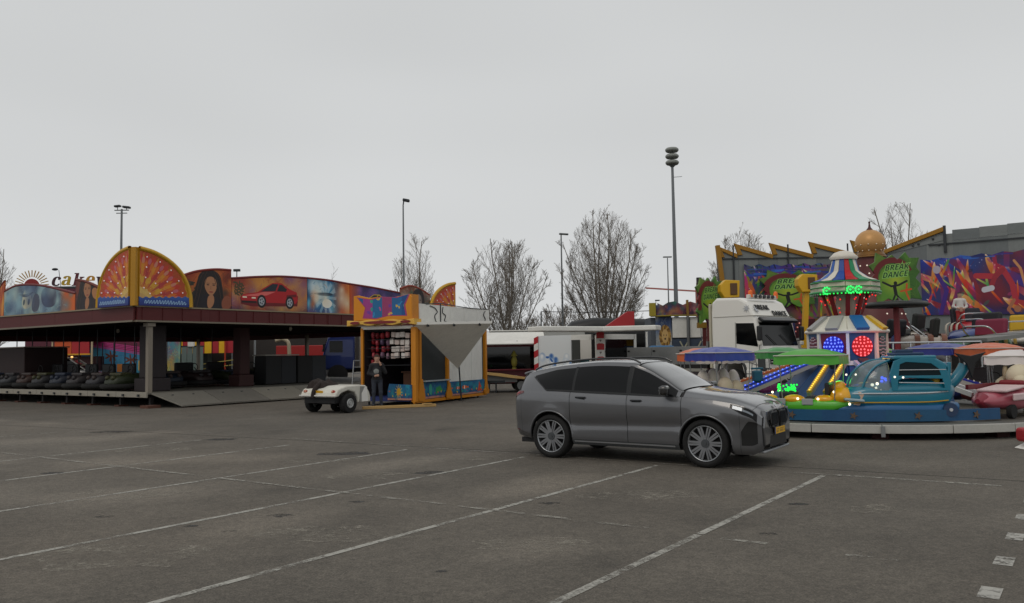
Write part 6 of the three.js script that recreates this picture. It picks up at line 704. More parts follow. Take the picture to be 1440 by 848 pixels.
// ---------------------------------------------------------------- children's roundabout; local z towards the viewer, origin at its hub
{
  const k = thing('kiddie_roundabout', 'children\'s roundabout with helicopter, boat and shell cars around a lit hub', 'ride', [8.2, 20.6], 0);
  const RP = 4.75;
  for (let i = 0; i < 24; i++) { const a0 = i / 24 * 6.2832, a1 = (i + .985) / 24 * 6.2832, pts = [[.8 * Math.cos(a0), .8 * Math.sin(a0)], ...[0, .5, 1].map((f) => { const a = a0 + (a1 - a0) * f; return [RP * Math.cos(a), RP * Math.sin(a)]; }), [.8 * Math.cos(a1), .8 * Math.sin(a1)]]; part('deck_plate', slab(pts, .05).rotateX(-Math.PI / 2).translate(0, .27, 0), grimy([0x77766f, 0x6d6c67, 0x7e7c75][i % 3], .55, .3), k); const ri = []; const n = 4; const sg = []; for (const rr of [RP + .02, RP + .09]) for (let j = 0; j <= n; j++) sg.push([rr, a0 + (a1 - a0) * j / n]); const outl = [...sg.slice(0, n + 1), ...sg.slice(n + 1).reverse()].map(([r, a]) => [r * Math.cos(a), r * Math.sin(a)]); part('rim_board', slab(outl, .16, .01).rotateX(-Math.PI / 2).translate(0, .29, 0), grimy(0xbdbcb8, .45), k); if (i % 3 === 1) part('rim_clip', [bx(.05, .2, .07, (RP + .12) * Math.cos(a0), .17, (RP + .12) * Math.sin(a0), 0, -a0, 0)], M.steel, k); if (i % 2) part('support_foot', [bx(.3, .22, .3, 4.4 * Math.cos(a0), .11, 4.4 * Math.sin(a0), 0, -a0, 0)], mat(0x3a1c1a, .9), k); }
  // hub: skirt, octagon with lamps, upper canopy
  const TW = -.36, oct = (r, a) => [Math.sin(a + TW) * r, Math.cos(a + TW) * r];
  for (let i = 0; i < 8; i++) { const a0 = (i + .02) * Math.PI / 4, a1 = (i + .98) * Math.PI / 4; const quad = (r0, y0, r1, y1, m, name, par, off = 0) => { const [x0, z0] = oct(r0 + off, a0), [x1, z1] = oct(r0 + off, a1), [x2, z2] = oct(r1 + off, a1), [x3, z3] = oct(r1 + off, a0), th = .03, cxn = Math.sin((a0 + a1) / 2 + TW) * th, czn = Math.cos((a0 + a1) / 2 + TW) * th; const F = [[x0, y0, z0], [x1, y0, z1], [x2, y1, z2], [x3, y1, z3]], Bk = F.map(([x, y, z]) => [x - cxn, y, z - czn]); const q = (a, b, c, d) => [a, b, c, a, c, d]; const pos = [...q(...F), ...q(Bk[3], Bk[2], Bk[1], Bk[0]), ...q(F[0], F[3], Bk[3], Bk[0]), ...q(F[1], Bk[1], Bk[2], F[2]), ...q(F[3], F[2], Bk[2], Bk[3]), ...q(F[0], Bk[0], Bk[1], F[1])].flat(); const g = new THREE.BufferGeometry(); g.setAttribute('position', new THREE.Float32BufferAttribute(pos, 3)); g.setAttribute('uv', new THREE.Float32BufferAttribute(pos.reduce((o, v, j) => { if (j % 3 < 2) o.push(v); return o; }, []), 2)); g.computeVertexNormals(); return part(name, g, m, par); };
    quad(2.2, .3, .9, 1.36, grimy([0x1f4f86, 0x234a78][i % 2], .5), 'skirt_panel', k); quad(2.35, .28, 2.25, .62, grimy(0x2f6aa8, .5), 'skirt_step', k);
    const pan = quad(.84, 1.44, .90, 2.14, mat([0x24507a, 0x1f5a5a, 0x24507a, 0x6a1c3a][i % 4], .45), 'hub_panel', k); const am = (i + .5) * Math.PI / 4, [hx, hz] = oct(.815, am);
    const colr = [[0x2040ff, 0x1a2a9a], [0xd8182a, 0x8a101c], [0x1f8a6a, 0x0f3a3a], [0xc81c5a, 0x6a1438], [0x2040ff, 0x1a2a9a], [0xff1828, 0x8a101c], [0x1f8a6a, 0x0f3a3a], [0xc81c5a, 0x6a1438]][(i + 1) % 8], lit = i === 7 || i === 0;
    const colF = i === 7 ? [0x2a40ff, 0x1420a0] : i === 0 ? [0xff1c28, 0xa01018] : colr;
    part('lamp_disc', put(new THREE.CylinderGeometry(.245, .245, .04, 24).rotateX(Math.PI / 2), hx, 1.79, hz, 0, am + TW, 0), lit ? new THREE.MeshStandardMaterial({ color: colF[1], emissive: colF[1], emissiveIntensity: .55, roughness: .4 }) : mat(colF[1], .4), pan);
    const dots = []; for (const [rr, n] of [[.0, 1], [.085, 6], [.16, 10], [.22, 14]]) for (let q = 0; q < n; q++) { const b = q / n * 6.283; dots.push(sp(.022, Math.cos(b) * rr, Math.sin(b) * rr, .03, 6)); } stuffPart('lamp_bulbs', put(join(dots), hx, 1.79, hz, 0, am + TW, 0), lit ? glow(i === 7 ? 0x6a80ff : 0xff6a70, 1.6) : mat(0xb8a8b0, .3), pan);
    const [ex, ez] = oct(.895, i * Math.PI / 4); part('hub_frame', [bx(.07, .8, .07, ex, 1.79, ez, 0, i * Math.PI / 4 + TW, 0)], mat(0xd8d4c8, .5), k);
    quad(.98, 2.15, .52, 2.52, mat(0xdcd8cc, .5), 'hub_roof_panel', k); { const o0 = oct(.92, am), o1 = oct(.53, am); part('roof_strip', [beam([o0[0], 2.2, o0[1]], [o1[0], 2.51, o1[1]], .3, .07)], mat([0x1f6aa8, 0xd0a81c, 0x9a9a9a, 0x9a9a96, 0x2a6a6a, 0x7a2a5a, 0x9a9a9a, 0xa8a8a4][i], .5), k); }
    // bell canopy
    quad(.80, 3.1, .80, 3.36, mat(0xcfc9b4, .5), 'canopy_band', k);
    for (let hh = 0; hh < 2; hh++) { const b0 = (i + hh * .5 + .02) * Math.PI / 4, b1 = (i + hh * .5 + .48) * Math.PI / 4, prof = [[.80, 3.38], [.56, 3.47], [.35, 3.63], [.27, 3.92]]; for (let j = 0; j < 3; j++) { const P0 = oct(prof[j][0], b0), P1 = oct(prof[j][0], b1), P2 = oct(prof[j + 1][0], b1), P3 = oct(prof[j + 1][0], b0), y0 = prof[j][1], y1 = prof[j + 1][1]; const g = new THREE.BufferGeometry(), T = [[...P0], [...P1], [...P2], [...P3]], Y = [y0, y0, y1, y1], pos = []; for (const [sc, fl] of [[1, 0], [.96, 1]]) for (const q of fl ? [2, 1, 0, 3, 2, 0] : [0, 1, 2, 0, 2, 3]) pos.push(T[q][0] * sc, Y[q] - (fl ? .02 : 0), T[q][1] * sc); g.setAttribute('position', new THREE.Float32BufferAttribute(pos, 3)); g.setAttribute('uv', new THREE.Float32BufferAttribute(new Float32Array(24), 2)); g.computeVertexNormals(); const ci = (i * 2 + hh) % 8; part('bell_panel', g, mat([0xb81c24, 0x1c8a5a, 0xd8d2c4, 0x1f6ac0, 0xd8d2c4, 0x1f5ab0, 0xd8d2c4, 0x1f4a9a][ci], .45), k); } }
    const cl = []; for (let q = 0; q < 7; q++) { const aa = i * Math.PI / 4 + q / 7 * Math.PI / 4; const [x, z] = oct(.80, aa); cl.push(sp(.022, x, 3.06, z, 5)); } stuffPart('band_bulbs', join(cl), i === 7 || i === 0 ? glow(0x30ff60, 1.0) : mat(0xb8d0b8, .3), k);
  }
  part('band_tube', [put(new THREE.TorusGeometry(.79, .018, 6, 40), 0, 3.35, 0, Math.PI / 2), put(new THREE.TorusGeometry(.81, .03, 6, 40), 0, 3.1, 0, Math.PI / 2)], mat(0x3a9a5a, .4), k); part('band_tube', [put(new THREE.TorusGeometry(.80, .016, 6, 40), 0, 3.22, 0, Math.PI / 2)], mat(0x2f8a4a, .4), k);
  const gl = []; for (const a of [-.55, .12, .35]) for (let q = 0; q < 9; q++) { const [x, z] = oct(.82, a); gl.push(sp(.026, x + Math.cos(q * .7) * .08 * (q > 0), 3.13 + Math.sin(q * .7) * .08 * (q > 0), z + .02, 6)); } stuffPart('green_lamp_cluster', join(gl), glow(0x30ff70, 1.2), k);
  part('canopy_floor', [cy(.77, .77, .04, 24, 0, 3.1, 0)], mat(0x5a1418, .6), k); part('finial', [lathe([[.3, 3.92], [.34, 3.98], [.28, 4.04], [.22, 4.1], [.1, 4.14], [0, 4.15]], 20)], mat(0xd8d2c6, .5), k);
  part('pillar', [cy(.2, .26, .62, 16, 0, 2.8, 0)], mat(0xb8b0a0, .5), k); for (const a of [-.7, .1, .8, 1.8, 3, 4.4]) { const [x, z] = oct(.55, a); part('pillar_stay', [beam([x * .6, 2.5, z * .6], [x, 3.1, z], .1, .05)], mat(0x7a1418, .5), k); } const rl = []; for (let q = 0; q < 34; q++) { const a = q * 2.4, [x, z] = oct(.25 + (q % 5) * .11, a); rl.push(sp(.02, x, 2.62 + (q % 5) * .1, z, 5)); } stuffPart('red_lamps', join(rl), glow(0xff3030, 1.1), k);
  part('hub_cornice', [put(new THREE.TorusGeometry(.93, .05, 6, 8), 0, 2.15, 0, Math.PI / 2, 0, Math.PI / 2 - TW)], mat(0xdcd8cc, .5), k); part('hub_foot', [new THREE.CylinderGeometry(.9, .96, .1, 8, 1, false, TW).translate(0, 1.4, 0)], mat(0xcfcabc, .5), k); part('hub_core', [new THREE.CylinderGeometry(.74, .78, 1.9, 8, 1, false, TW).translate(0, 1.25, 0)], M.dark, k);
  // arms
  const arm = (deg, colr, lit, r1 = 3.1, y1 = .72) => { const a = R(deg), e = (r, o) => [Math.sin(a) * r + Math.cos(a) * o, 0, Math.cos(a) * r - Math.sin(a) * o]; for (const o of [-.17, .17]) { const p = e(1.0, o), q = e(r1, o); const m = part('arm_bar', [beam([p[0], 1.42, p[2]], [q[0], y1, q[2]], .08, .1)], mat(lit === 'white' ? 0xc8c8c8 : 0xb8b4ac, .4, .3), k); if (colr) { part('led_strip', [beam([p[0], 1.49, p[2]], [q[0], y1 + .07, q[2]], .1, .04)], mat(colr, .45), m); const d = []; for (let j = 0; j < 18; j++) { const f = (j + .5) / 18; d.push(sp(.02, p[0] + (q[0] - p[0]) * f, 1.515 + (y1 + .1 - 1.52) * f + .0, p[2] + (q[2] - p[2]) * f, 5)); } stuffPart('strip_bulbs', join(d), lit ? glow(lit, 1.9) : mat(0xd8d0b8, .3), m); } } const j0 = e(1.0, 0), j1 = e(1.3, 0); part('arm_joint', [beam([j0[0], 1.44, j0[2]], [j1[0], 1.34, j1[2]], .22, .16)], M.darkmetal, k); };
  arm(-72, 0x1c40c8, 0x5a78ff); arm(-100, 0xb85a1c, 0); arm(-34, 0xd0a010, 0xffd040, 3.0, .75); arm(-3, 0, 'white', 2.9, .8); arm(33, 0, 'white'); arm(62, 0x1c2c9a, 0); arm(96, 0xb85a1c, 0); arm(130, 0, 'white'); arm(170, 0, 'white'); arm(-138, 0, 'white');
  const spot = (deg, r = 3.5) => { const a = R(deg); const m = new THREE.Matrix4().makeRotationY(a + Math.PI); m.setPosition(Math.sin(a) * r, .27, Math.cos(a) * r); return m; };
  const canopy = (A, par, col, w = 1.35, d = 1.0, y = 1.35) => { // fabric roof with hanging edge
    const g = new THREE.PlaneGeometry(w, d, 24, 16).rotateX(-Math.PI / 2), p = g.attributes.position; for (let i = 0; i < p.count; i++) { const x = p.getX(i), z = p.getZ(i), e = Math.max(Math.abs(x) / (w / 2), Math.abs(z) / (d / 2)); p.setY(i, y + .14 * (1 - e * e) + noise3.noise(x * 5, z * 5, w) * .02); } g.computeVertexNormals(); const top = part('canopy', A(g), col, par);
    const edge = []; const per = 56; const pos = [], idx = []; for (let i = 0; i <= per; i++) { const f = i / per * 4, s = Math.floor(f) % 4, t = f - Math.floor(f); const q = [[-w / 2 + w * t, -d / 2], [w / 2, -d / 2 + d * t], [w / 2 - w * t, d / 2], [-w / 2, d / 2 - d * t]][s]; const wv = .012 * Math.sin(i * 1.9); pos.push(q[0], y + .005, q[1], q[0] * (1.02 + wv), y - .17 - .025 * Math.abs(Math.sin(i * .9)), q[1] * (1.02 + wv)); } for (let i = 0; i < per; i++) { const a = i * 2; idx.push(a, a + 1, a + 2, a + 2, a + 1, a + 3); } const gv = new THREE.BufferGeometry(); gv.setAttribute('position', new THREE.Float32BufferAttribute(pos, 3)); gv.setAttribute('uv', new THREE.Float32BufferAttribute(new Float32Array(pos.length / 3 * 2), 2)); gv.setIndex(idx); gv.computeVertexNormals(); part('canopy_valance', A(gv), col, par);
    part('canopy_piping', A(tube([[-w / 2, y, -d / 2], [0, y + .004, -d / 2 - .004], [w / 2, y, -d / 2], [w / 2 + .004, y, 0], [w / 2, y, d / 2], [0, y, d / 2 + .004], [-w / 2, y, d / 2], [-w / 2 - .004, y, 0]], .012, 60, 5, true)), mat(0xb8b4ac, .5), par);
    for (const [x, z] of [[-1, -1], [1, -1], [1, 1], [-1, 1]]) part('canopy_post', A(bar([x * w * .4, .35, z * d * .4], [x * w * .44, y, z * d * .44], .013, 6)), M.steel, par); return top; };
  const fabric = (c) => mat(c, .4, 0, { clearcoat: .25, clearcoatRoughness: .3 });
  const LED = (A, par, list, col, k2 = 2, r = .028) => stuffPart('lamps', A(join(list.map((p) => sp(r, ...p, 6)))), glow(col, k2), par);
  { // helicopter
    const m = spot(-7.5, 3.55).multiply(new THREE.Matrix4().makeScale(1.12, 1.12, 1.05)), A = (g) => g.applyMatrix4(m), teal = mat(0x0f748c, .35, 0, { clearcoat: .6 });
    const h = part('helicopter_car', A(loft([[1.0, .42, .05, .14, 2.5], [.92, .43, .16, .28, 2.5], [.6, .44, .25, .38, 2.8], [.1, .45, .29, .42, 3], [-.5, .46, .30, .42, 3], [-.8, .5, .26, .36, 3], [-.94, .54, .12, .22, 2.5]], 24)), teal, k);
    const sh = shapeOf([[.16, .55], [.2, .85], [.12, 1.08], [-.05, 1.15], [-.55, 1.12], [-.74, .98], [-.82, .72], [-.8, .55]]); const hole1 = new THREE.Path([[.05, .82], [.02, 1.02], [-.08, 1.06], [-.5, 1.03], [-.62, .94], [-.66, .82]].map((p) => new THREE.Vector2(...p))), hole2 = new THREE.Path([[.07, .58], [.06, .74], [-.05, .78], [-.68, .76], [-.71, .6]].map((p) => new THREE.Vector2(...p))); sh.holes.push(hole1, hole2);
    for (const s of [-1, 1]) part('cab_side', A(slab(sh, .05, .008).translate(0, 0, s * .40 + .025)), teal, h);
    for (const s of [-1, 1]) part('side_glass', A(slab([[.05, .82], [.02, 1.02], [-.08, 1.06], [-.5, 1.03], [-.62, .94], [-.66, .82]], .012).translate(0, 0, s * .40)), mat(0x16262c, .08, 0, { specularIntensity: .6 }), h);
    part('cab_roof', A(join([rb(.72, .07, .84, .03, -.24, 1.14, 0), rb(.3, .07, .84, .03, -.66, 1.04, 0, 0, 0, .55), rb(.06, .5, .84, .02, -.79, .8, 0, 0, 0, .08)])), teal, h); part('roof_rack', A(join([rb(.5, .05, .5, .02, -.2, 1.2, 0), rb(.3, .06, .25, .02, -.15, 1.25, 0)])), mat(0x1c3a5a, .5), h);
    const bub = new THREE.SphereGeometry(1, 20, 14, 0, Math.PI * 2, 0, Math.PI * .55).scale(.62, .58, .40).translate(.22, .53, 0); const bp = bub.attributes.position; for (let i = 0; i < bp.count; i++) if (bp.getX(i) < .16) bp.setX(i, .16); bub.computeVertexNormals(); part('windscreen_bubble', A(bub), new THREE.MeshPhysicalMaterial({ color: 0xb4c4ca, transmission: .72, thickness: 0, roughness: .12, side: THREE.DoubleSide }), h);
    part('screen_frame', A(tube([[.86, .56, 0], [.74, .86, 0], [.5, 1.06, 0], [.2, 1.12, 0]], .022, 16, 6)), teal, h); for (const s of [-1, 1]) part('screen_frame', A(tube([[.66, .56, s * .3], [.56, .8, s * .3], [.4, .98, s * .26], [.14, 1.1, s * .24]], .022, 16, 6)), teal, h);
    part('seat', A(join([rb(.4, .12, .66, .05, -.4, .62, 0), rb(.12, .42, .66, .05, -.62, .78, 0)])), mat(0xa8881c, .6), h); part('grab_bar', A(bar([.05, .70, -.42], [-.7, .68, -.42], .012)), M.chrome, h);
    part('tail_boom', A(tube([[-.78, .58, 0], [-.95, .66, 0], [-1.12, .84, 0], [-1.2, .98, 0]], .10, 16, 10)), teal, h); const star = []; for (let q = 0; q < 6; q++) { const rr = q % 2 ? .09 : .3; star.push([Math.cos(q / 6 * 6.283 + .5) * rr, Math.sin(q / 6 * 6.283 + .5) * rr]); } part('tail_rotor', A(slab(star, .05, .012).translate(-1.24, 1.06, -.16)), mat(0x111214, .5), h);
    for (const y of [.34, .5]) part('body_stripe', A(tube([[.86, y, -.27], [.6, y + .01, -.385], [.1, y + .01, -.425], [-.5, y + .02, -.425], [-.78, y + .04, -.36]], .012, 20, 5)), mat(y > .4 ? 0xc8ccd0 : 0xb8901c, .4), h); part('headlamp', A(sp(.07, .93, .42, -.12, 10)), mat(0xd8dcd8, .15, .3), h); part('back_rest_bar', A(bar([-.74, .92, -.42], [.04, .92, -.42], .010)), M.chrome, h);
    part('skid_panel', A(loft([[-.98, .26, .08, .3, 3], [-.6, .22, .14, .44, 3], [.4, .22, .14, .46, 3], [1.05, .22, .1, .3, 3], [1.25, .24, .03, .1, 3]], 18)), mat(0x1d5a8a, .4), h); part('foot_step', A(rb(.34, .05, .12, .02, .82, .40, -.42, 0, 0, .1)), mat(0x9fb4bc, .4, .4), h);
    part('instrument_box', A(rb(.2, .2, .4, .03, .32, .66, 0)), mat(0x2a2c30, .4, .3), h); part('side_wheel', A(cy(.12, .12, .1, 16, -.78, .22, -.42, Math.PI / 2)), mat(0x243a5a, .5), h); part('wheel_cap', A(cy(.03, .03, .12, 10, -.78, .22, -.425, Math.PI / 2)), mat(0xc8ccd0, .4, .3), h);
    LED(A, h, [[.42, .60, -.34], [.40, .68, -.35], [.47, .66, -.3], [.34, .56, -.36], [.5, .57, -.3]], 0xfff0d0, 2.2, .03); LED(A, h, [[.22, .76, -.2], [.26, .78, -.16], [.2, .72, -.15], [.28, .72, -.2]], 0x4060ff, 2.5, .03); LED(A, h, [[.7, .84, -.12], [.85, .84, -.05], [-.02, .79, -.43], [.12, .8, -.43]], 0xfff2dc, 1.5, .02);
  }
  { // yellow and green boat
    const m = spot(-33, 3.6), A = (g) => g.applyMatrix4(m), gr = mat(0x4fae22, .4, 0, { clearcoat: .6 }), ye = mat(0xe8a808, .4, 0, { clearcoat: .5 });
    const h = part('boat_car', A(loft([[.98, .34, .03, .1, 2.5], [.85, .33, .1, .28, 2.6], [.5, .31, .14, .42, 3], [0, .31, .15, .47, 3.5], [-.5, .32, .15, .46, 3], [-.75, .36, .1, .34, 2.6], [-.85, .4, .03, .12, 2.5]], 24)), gr, k);
    for (const [x, rx] of [[.8, .17], [.3, .22], [-.3, .2]]) part('cushion', A(sp(1, x, .44, -.3, 14, rx, .1, .13)), ye, h); part('cushion', A(sp(1, -.62, .5, -.12, 16, .24, .2, .3)), ye, h); part('cushion', A(sp(1, -.55, .68, -.05, 14, .13, .14, .16)), ye, h); for (const x of [.55, .0]) part('grey_panel', A(rb(.22, .13, .06, .02, x, .40, -.46)), mat(0x9a9c9e, .5), h);
    part('seat', A(join([rb(.4, .1, .6, .04, -.1, .45, .05), rb(.1, .36, .6, .04, -.34, .6, .05)])), mat(0x1c1c20, .6), h); part('dash', A(rb(.3, .16, .5, .05, .5, .52, .05)), mat(0x20242a, .5), h);
    const dd = []; const r = rng(6); for (let q = 0; q < 46; q++) dd.push([.5 + (r() - .5) * .4, .60 + r() * .14, -.16 + (r() - .5) * .22]); LED(A, h, dd, 0x20ff50, 1.2, .022); LED(A, h, [[.9, .42, -.2], [.95, .5, -.05], [.86, .56, .1], [.75, .6, .2], [.2, .46, -.42], [-.2, .46, -.42], [-.5, .6, -.34], [-.78, .36, -.3], [-.92, .36, -.22]], 0xfff0cc, 2.4, .026); LED(A, h, [[-.3, .66, .2], [-.36, .7, .24], [-.42, .66, .2], [-.6, .7, .3], [-.68, .64, .3]], 0xff2030, 2.0, .04);
    canopy(A, h, fabric(0x4aa42c), 1.28, .95, 1.34);
    for (const [x, c] of [[-.95, 0xc8a890]]) part('nose_strip', A(rb(.12, .3, .04, .02, x, .45, -.25, 0, 0, .4)), mat(c, .5), h);
  }
  { // shell car with blue canopy
    const m = spot(-72, 3.6), A = (g) => g.applyMatrix4(m), cream = mat(0xb9aa92, .5); const lobes = []; for (let q = -1; q <= 1; q++) lobes.push(sp(1, -.42 + Math.abs(q) * .06, .56 - Math.abs(q) * .05, q * .32 - .12, 16, .18, .32 - Math.abs(q) * .03, .2)); const h = part('shell_car', A(join([loft([[-.7, .3, .05, .2, 3], [-.55, .3, .18, .42, 3], [.5, .3, .18, .42, 3], [.75, .3, .05, .2, 3]], 20)])), cream, k); lobes.forEach((g) => part('shell_lobe', A(g), cream, h)); for (let q = -1; q <= 2; q++) part('shell_lobe', A(sp(1, .36, .74 - Math.abs(q - .5) * .04, q * .27 + .05, 16, .15, .34, .17)), mat(0xd0c6ba, .5), h); part('seat', A(sp(1, -.55, .38, .1, 16, .2, .16, .26)), mat(0x161c44, .5), h); canopy(A, h, fabric(0x1a3394), 1.35, 1.0, 1.42); part('nose', A(sp(1, .62, .42, -.3, 12, .2, .1, .14)), cream, h); LED(A, h, [[-.75, .42, -.25], [.8, .42, -.2]], 0xffe8b0, 1.8, .035);
  }
  { // pink aeroplane
    const m = spot(36, 3.6), A = (g) => g.applyMatrix4(m), pk = mat(0xa8505e, .4, 0, { clearcoat: .5 }), wt = mat(0xd0b8b8, .5); const h = part('aeroplane_car', A(loft([[1.15, .36, .03, .1, 2.3], [1.0, .36, .13, .22, 2.3], [.6, .38, .2, .36, 2.8], [0, .36, .22, .42, 3], [-.6, .38, .2, .4, 3], [-1.05, .42, .1, .24, 3], [-1.2, .46, .03, .1, 3]], 22)), pk, k); part('bonnet_panel', A(rb(.9, .06, .6, .03, .35, .60, -.08, 0, 0, -.08)), wt, h); part('side_panel', A(rb(.9, .14, .05, .03, .2, .44, -.44)), wt, h); for (const s of [-1, 1]) part('wing', A(slab([[-.2, 0], [.3, 0], [.1, .75], [-.15, .75]], .05, .015).rotateX(s * Math.PI / 2).translate(-.35, .42, s * .25)), wt, h); part('tail_fin', A(slab([[-1.2, .44], [-.8, .5], [-1.0, .85], [-1.2, .85]], .05, .012)), pk, h); part('seat', A(rb(.4, .3, .5, .06, -.45, .6, 0)), mat(0x7a1420, .5), h); part('nose_cap', A(cy(.05, .16, .2, 14, 1.12, .37, 0, 0, 0, -Math.PI / 2)), mat(0x8a2a3a, .4), h); part('wheel', A(cy(.14, .14, .1, 16, .55, .15, -.35, Math.PI / 2)), M.rubber, h); part('wheel', A(cy(.14, .14, .1, 16, -.5, .15, -.35, Math.PI / 2)), M.rubber, h); const rd = []; for (let q = 0; q < 16; q++) rd.push([-.9 + q * .12, .66, .3]); part('studded_rail', A(beam([-1, .64, .3], [1, .64, .3], .06, .1)), mat(0x6a1420, .5), h); LED(A, h, rd, 0xffe0d0, .7, .02);
  }
  { // cream animal car with white canopy
    const m = spot(58, 3.5), A = (g) => g.applyMatrix4(m), cr = mat(0xd0c4a8, .55); const h = part('animal_car', A(loft([[.8, .5, .1, .2, 2.5], [.5, .55, .3, .38, 2.6], [0, .5, .3, .42, 3], [-.5, .52, .28, .4, 2.8], [-.75, .5, .1, .2, 2.5]], 20)), cr, k); part('head', A(sp(1, .72, .82, -.1, 16, .3, .26, .26)), cr, h); part('snout', A(sp(1, .98, .74, -.12, 12, .14, .12, .14)), cr, h); for (const s of [-1, 1]) { part('ear', A(sp(1, .62, .9, s * .26 - .1, 10, .1, .2, .06)), mat(0xa8987a, .6), h); part('eye', A(sp(.03, .93, .9, s * .12 - .12, 8)), M.black, h); part('leg', A(cy(.1, .12, .4, 12, .45, .2, s * .25)), cr, h); part('leg', A(cy(.1, .12, .4, 12, -.45, .2, s * .25)), cr, h); } part('saddle', A(rb(.3, .3, .5, .06, -.4, .78, 0)), mat(0xb8862a, .5), h); canopy(A, h, fabric(0xd8d0cc), 1.45, 1.1, 1.25); part('canopy_stripe', A(tube([[-.6, 1.40, -.2], [0, 1.43, -.28], [.6, 1.38, -.2]], .02, 16, 6)), mat(0xb8607a, .6), h);
  }
  const plain = (deg, tub, can, y = 1.42, r = 3.55) => { const m = spot(deg, r), A = (g) => g.applyMatrix4(m); const h = part('tub_car', A(loft([[-.8, .32, .05, .2, 3], [-.62, .34, .24, .42, 3], [.5, .34, .24, .44, 3], [.85, .32, .06, .2, 2.6]], 20)), mat(tub, .4), k); part('seat', A(join([rb(.4, .14, .7, .05, -.2, .56, 0), rb(.12, .4, .7, .05, -.45, .75, 0)])), mat(0x2a2226, .6), h); part('steering_wheel', A(put(new THREE.TorusGeometry(.12, .016, 6, 16), .2, .72, 0, 0, Math.PI / 2, .5)), M.black, h); canopy(A, h, fabric(can), 1.35, 1.0, y); };
  plain(-106, 0x8a3a1c, 0xc85a1c, 1.40); plain(92, 0x7a2a2a, 0xc85a1c, 1.42); plain(118, 0x24306a, 0x182a86, 1.44); plain(150, 0x2a6a2a, 0x3f9a2a, 1.40); plain(-172, 0x6a2a5a, 0x2f8a3a, 1.4); plain(-140, 0x8a8478, 0xb8b0a8, 1.3);
  { // teal lantern on the far left
    const [x, z] = [-2.4, .6]; part('lantern', [rb(.22, .28, .2, .04, x, 1.12, z), rb(.28, .05, .1, .02, x, 1.3, z), bar([x, .27, z], [x, 1.0, z], .03)], mat(0x14566a, .5), k); }
  // blue painted skirt boards with starfish under boat and helicopter
  for (let i = 0; i < 5; i++) { const a0 = R(-62 + i * 16.5), a1 = R(-62 + (i + 1) * 16.5), pts = []; for (let j = 0; j <= 4; j++) { const a = a0 + (a1 - a0) * j / 4; pts.push([Math.sin(a) * 4.12, -Math.cos(a) * 4.12]); } for (let j = 4; j >= 0; j--) { const a = a0 + (a1 - a0) * j / 4; pts.push([Math.sin(a) * 4.06, -Math.cos(a) * 4.06]); } const b = part('blue_skirt', slab(pts, .22).rotateX(-Math.PI / 2).translate(0, .52, 0), grimy([0x19507e, 0x1b567e][i % 2], .45), k); const am = (a0 + a1) / 2; const st = []; for (let q = 0; q < 10; q++) { const rr = q % 2 ? .035 : .085; st.push([Math.cos(q / 10 * 6.283) * rr, Math.sin(q / 10 * 6.283) * rr]); } part('starfish', put(slab(st, .02), Math.sin(am) * 4.14, .41, Math.cos(am) * 4.14, 0, am, 0), mat(0x5e4c3c, .6), b); }
  // the lamps' own light
  for (const [x, y, z, c, I] of [[-.5, 1.79, 1.25, 0x3050ff, .25], [.45, 1.79, 1.25, 0xff2030, .25], [-1.5, 1.15, 3.2, 0x30ff60, .22], [-.6, 1.25, 2.2, 0xffd050, .22]]) { const l = new THREE.PointLight(c, I, 6); l.position.set(8.2 + x, y, -20.6 + z); l.castShadow = true; l.shadow.radius = 6; scene.add(l); }
  const rb_ = thing('red_barrier', 'red and white plastic barrier end at the roundabout edge', 'barrier', [8.6, 14.4], 0); part('red_block', [rb(.7, .24, .3, .06, .36, .23, 0)], mat(0xa01c24, .5), rb_); part('white_foot', [slab([[0, 0], [.8, 0], [.8, .14], [.3, .14]], .34, .02).translate(0, 0, .17)], M.white, rb_);
}
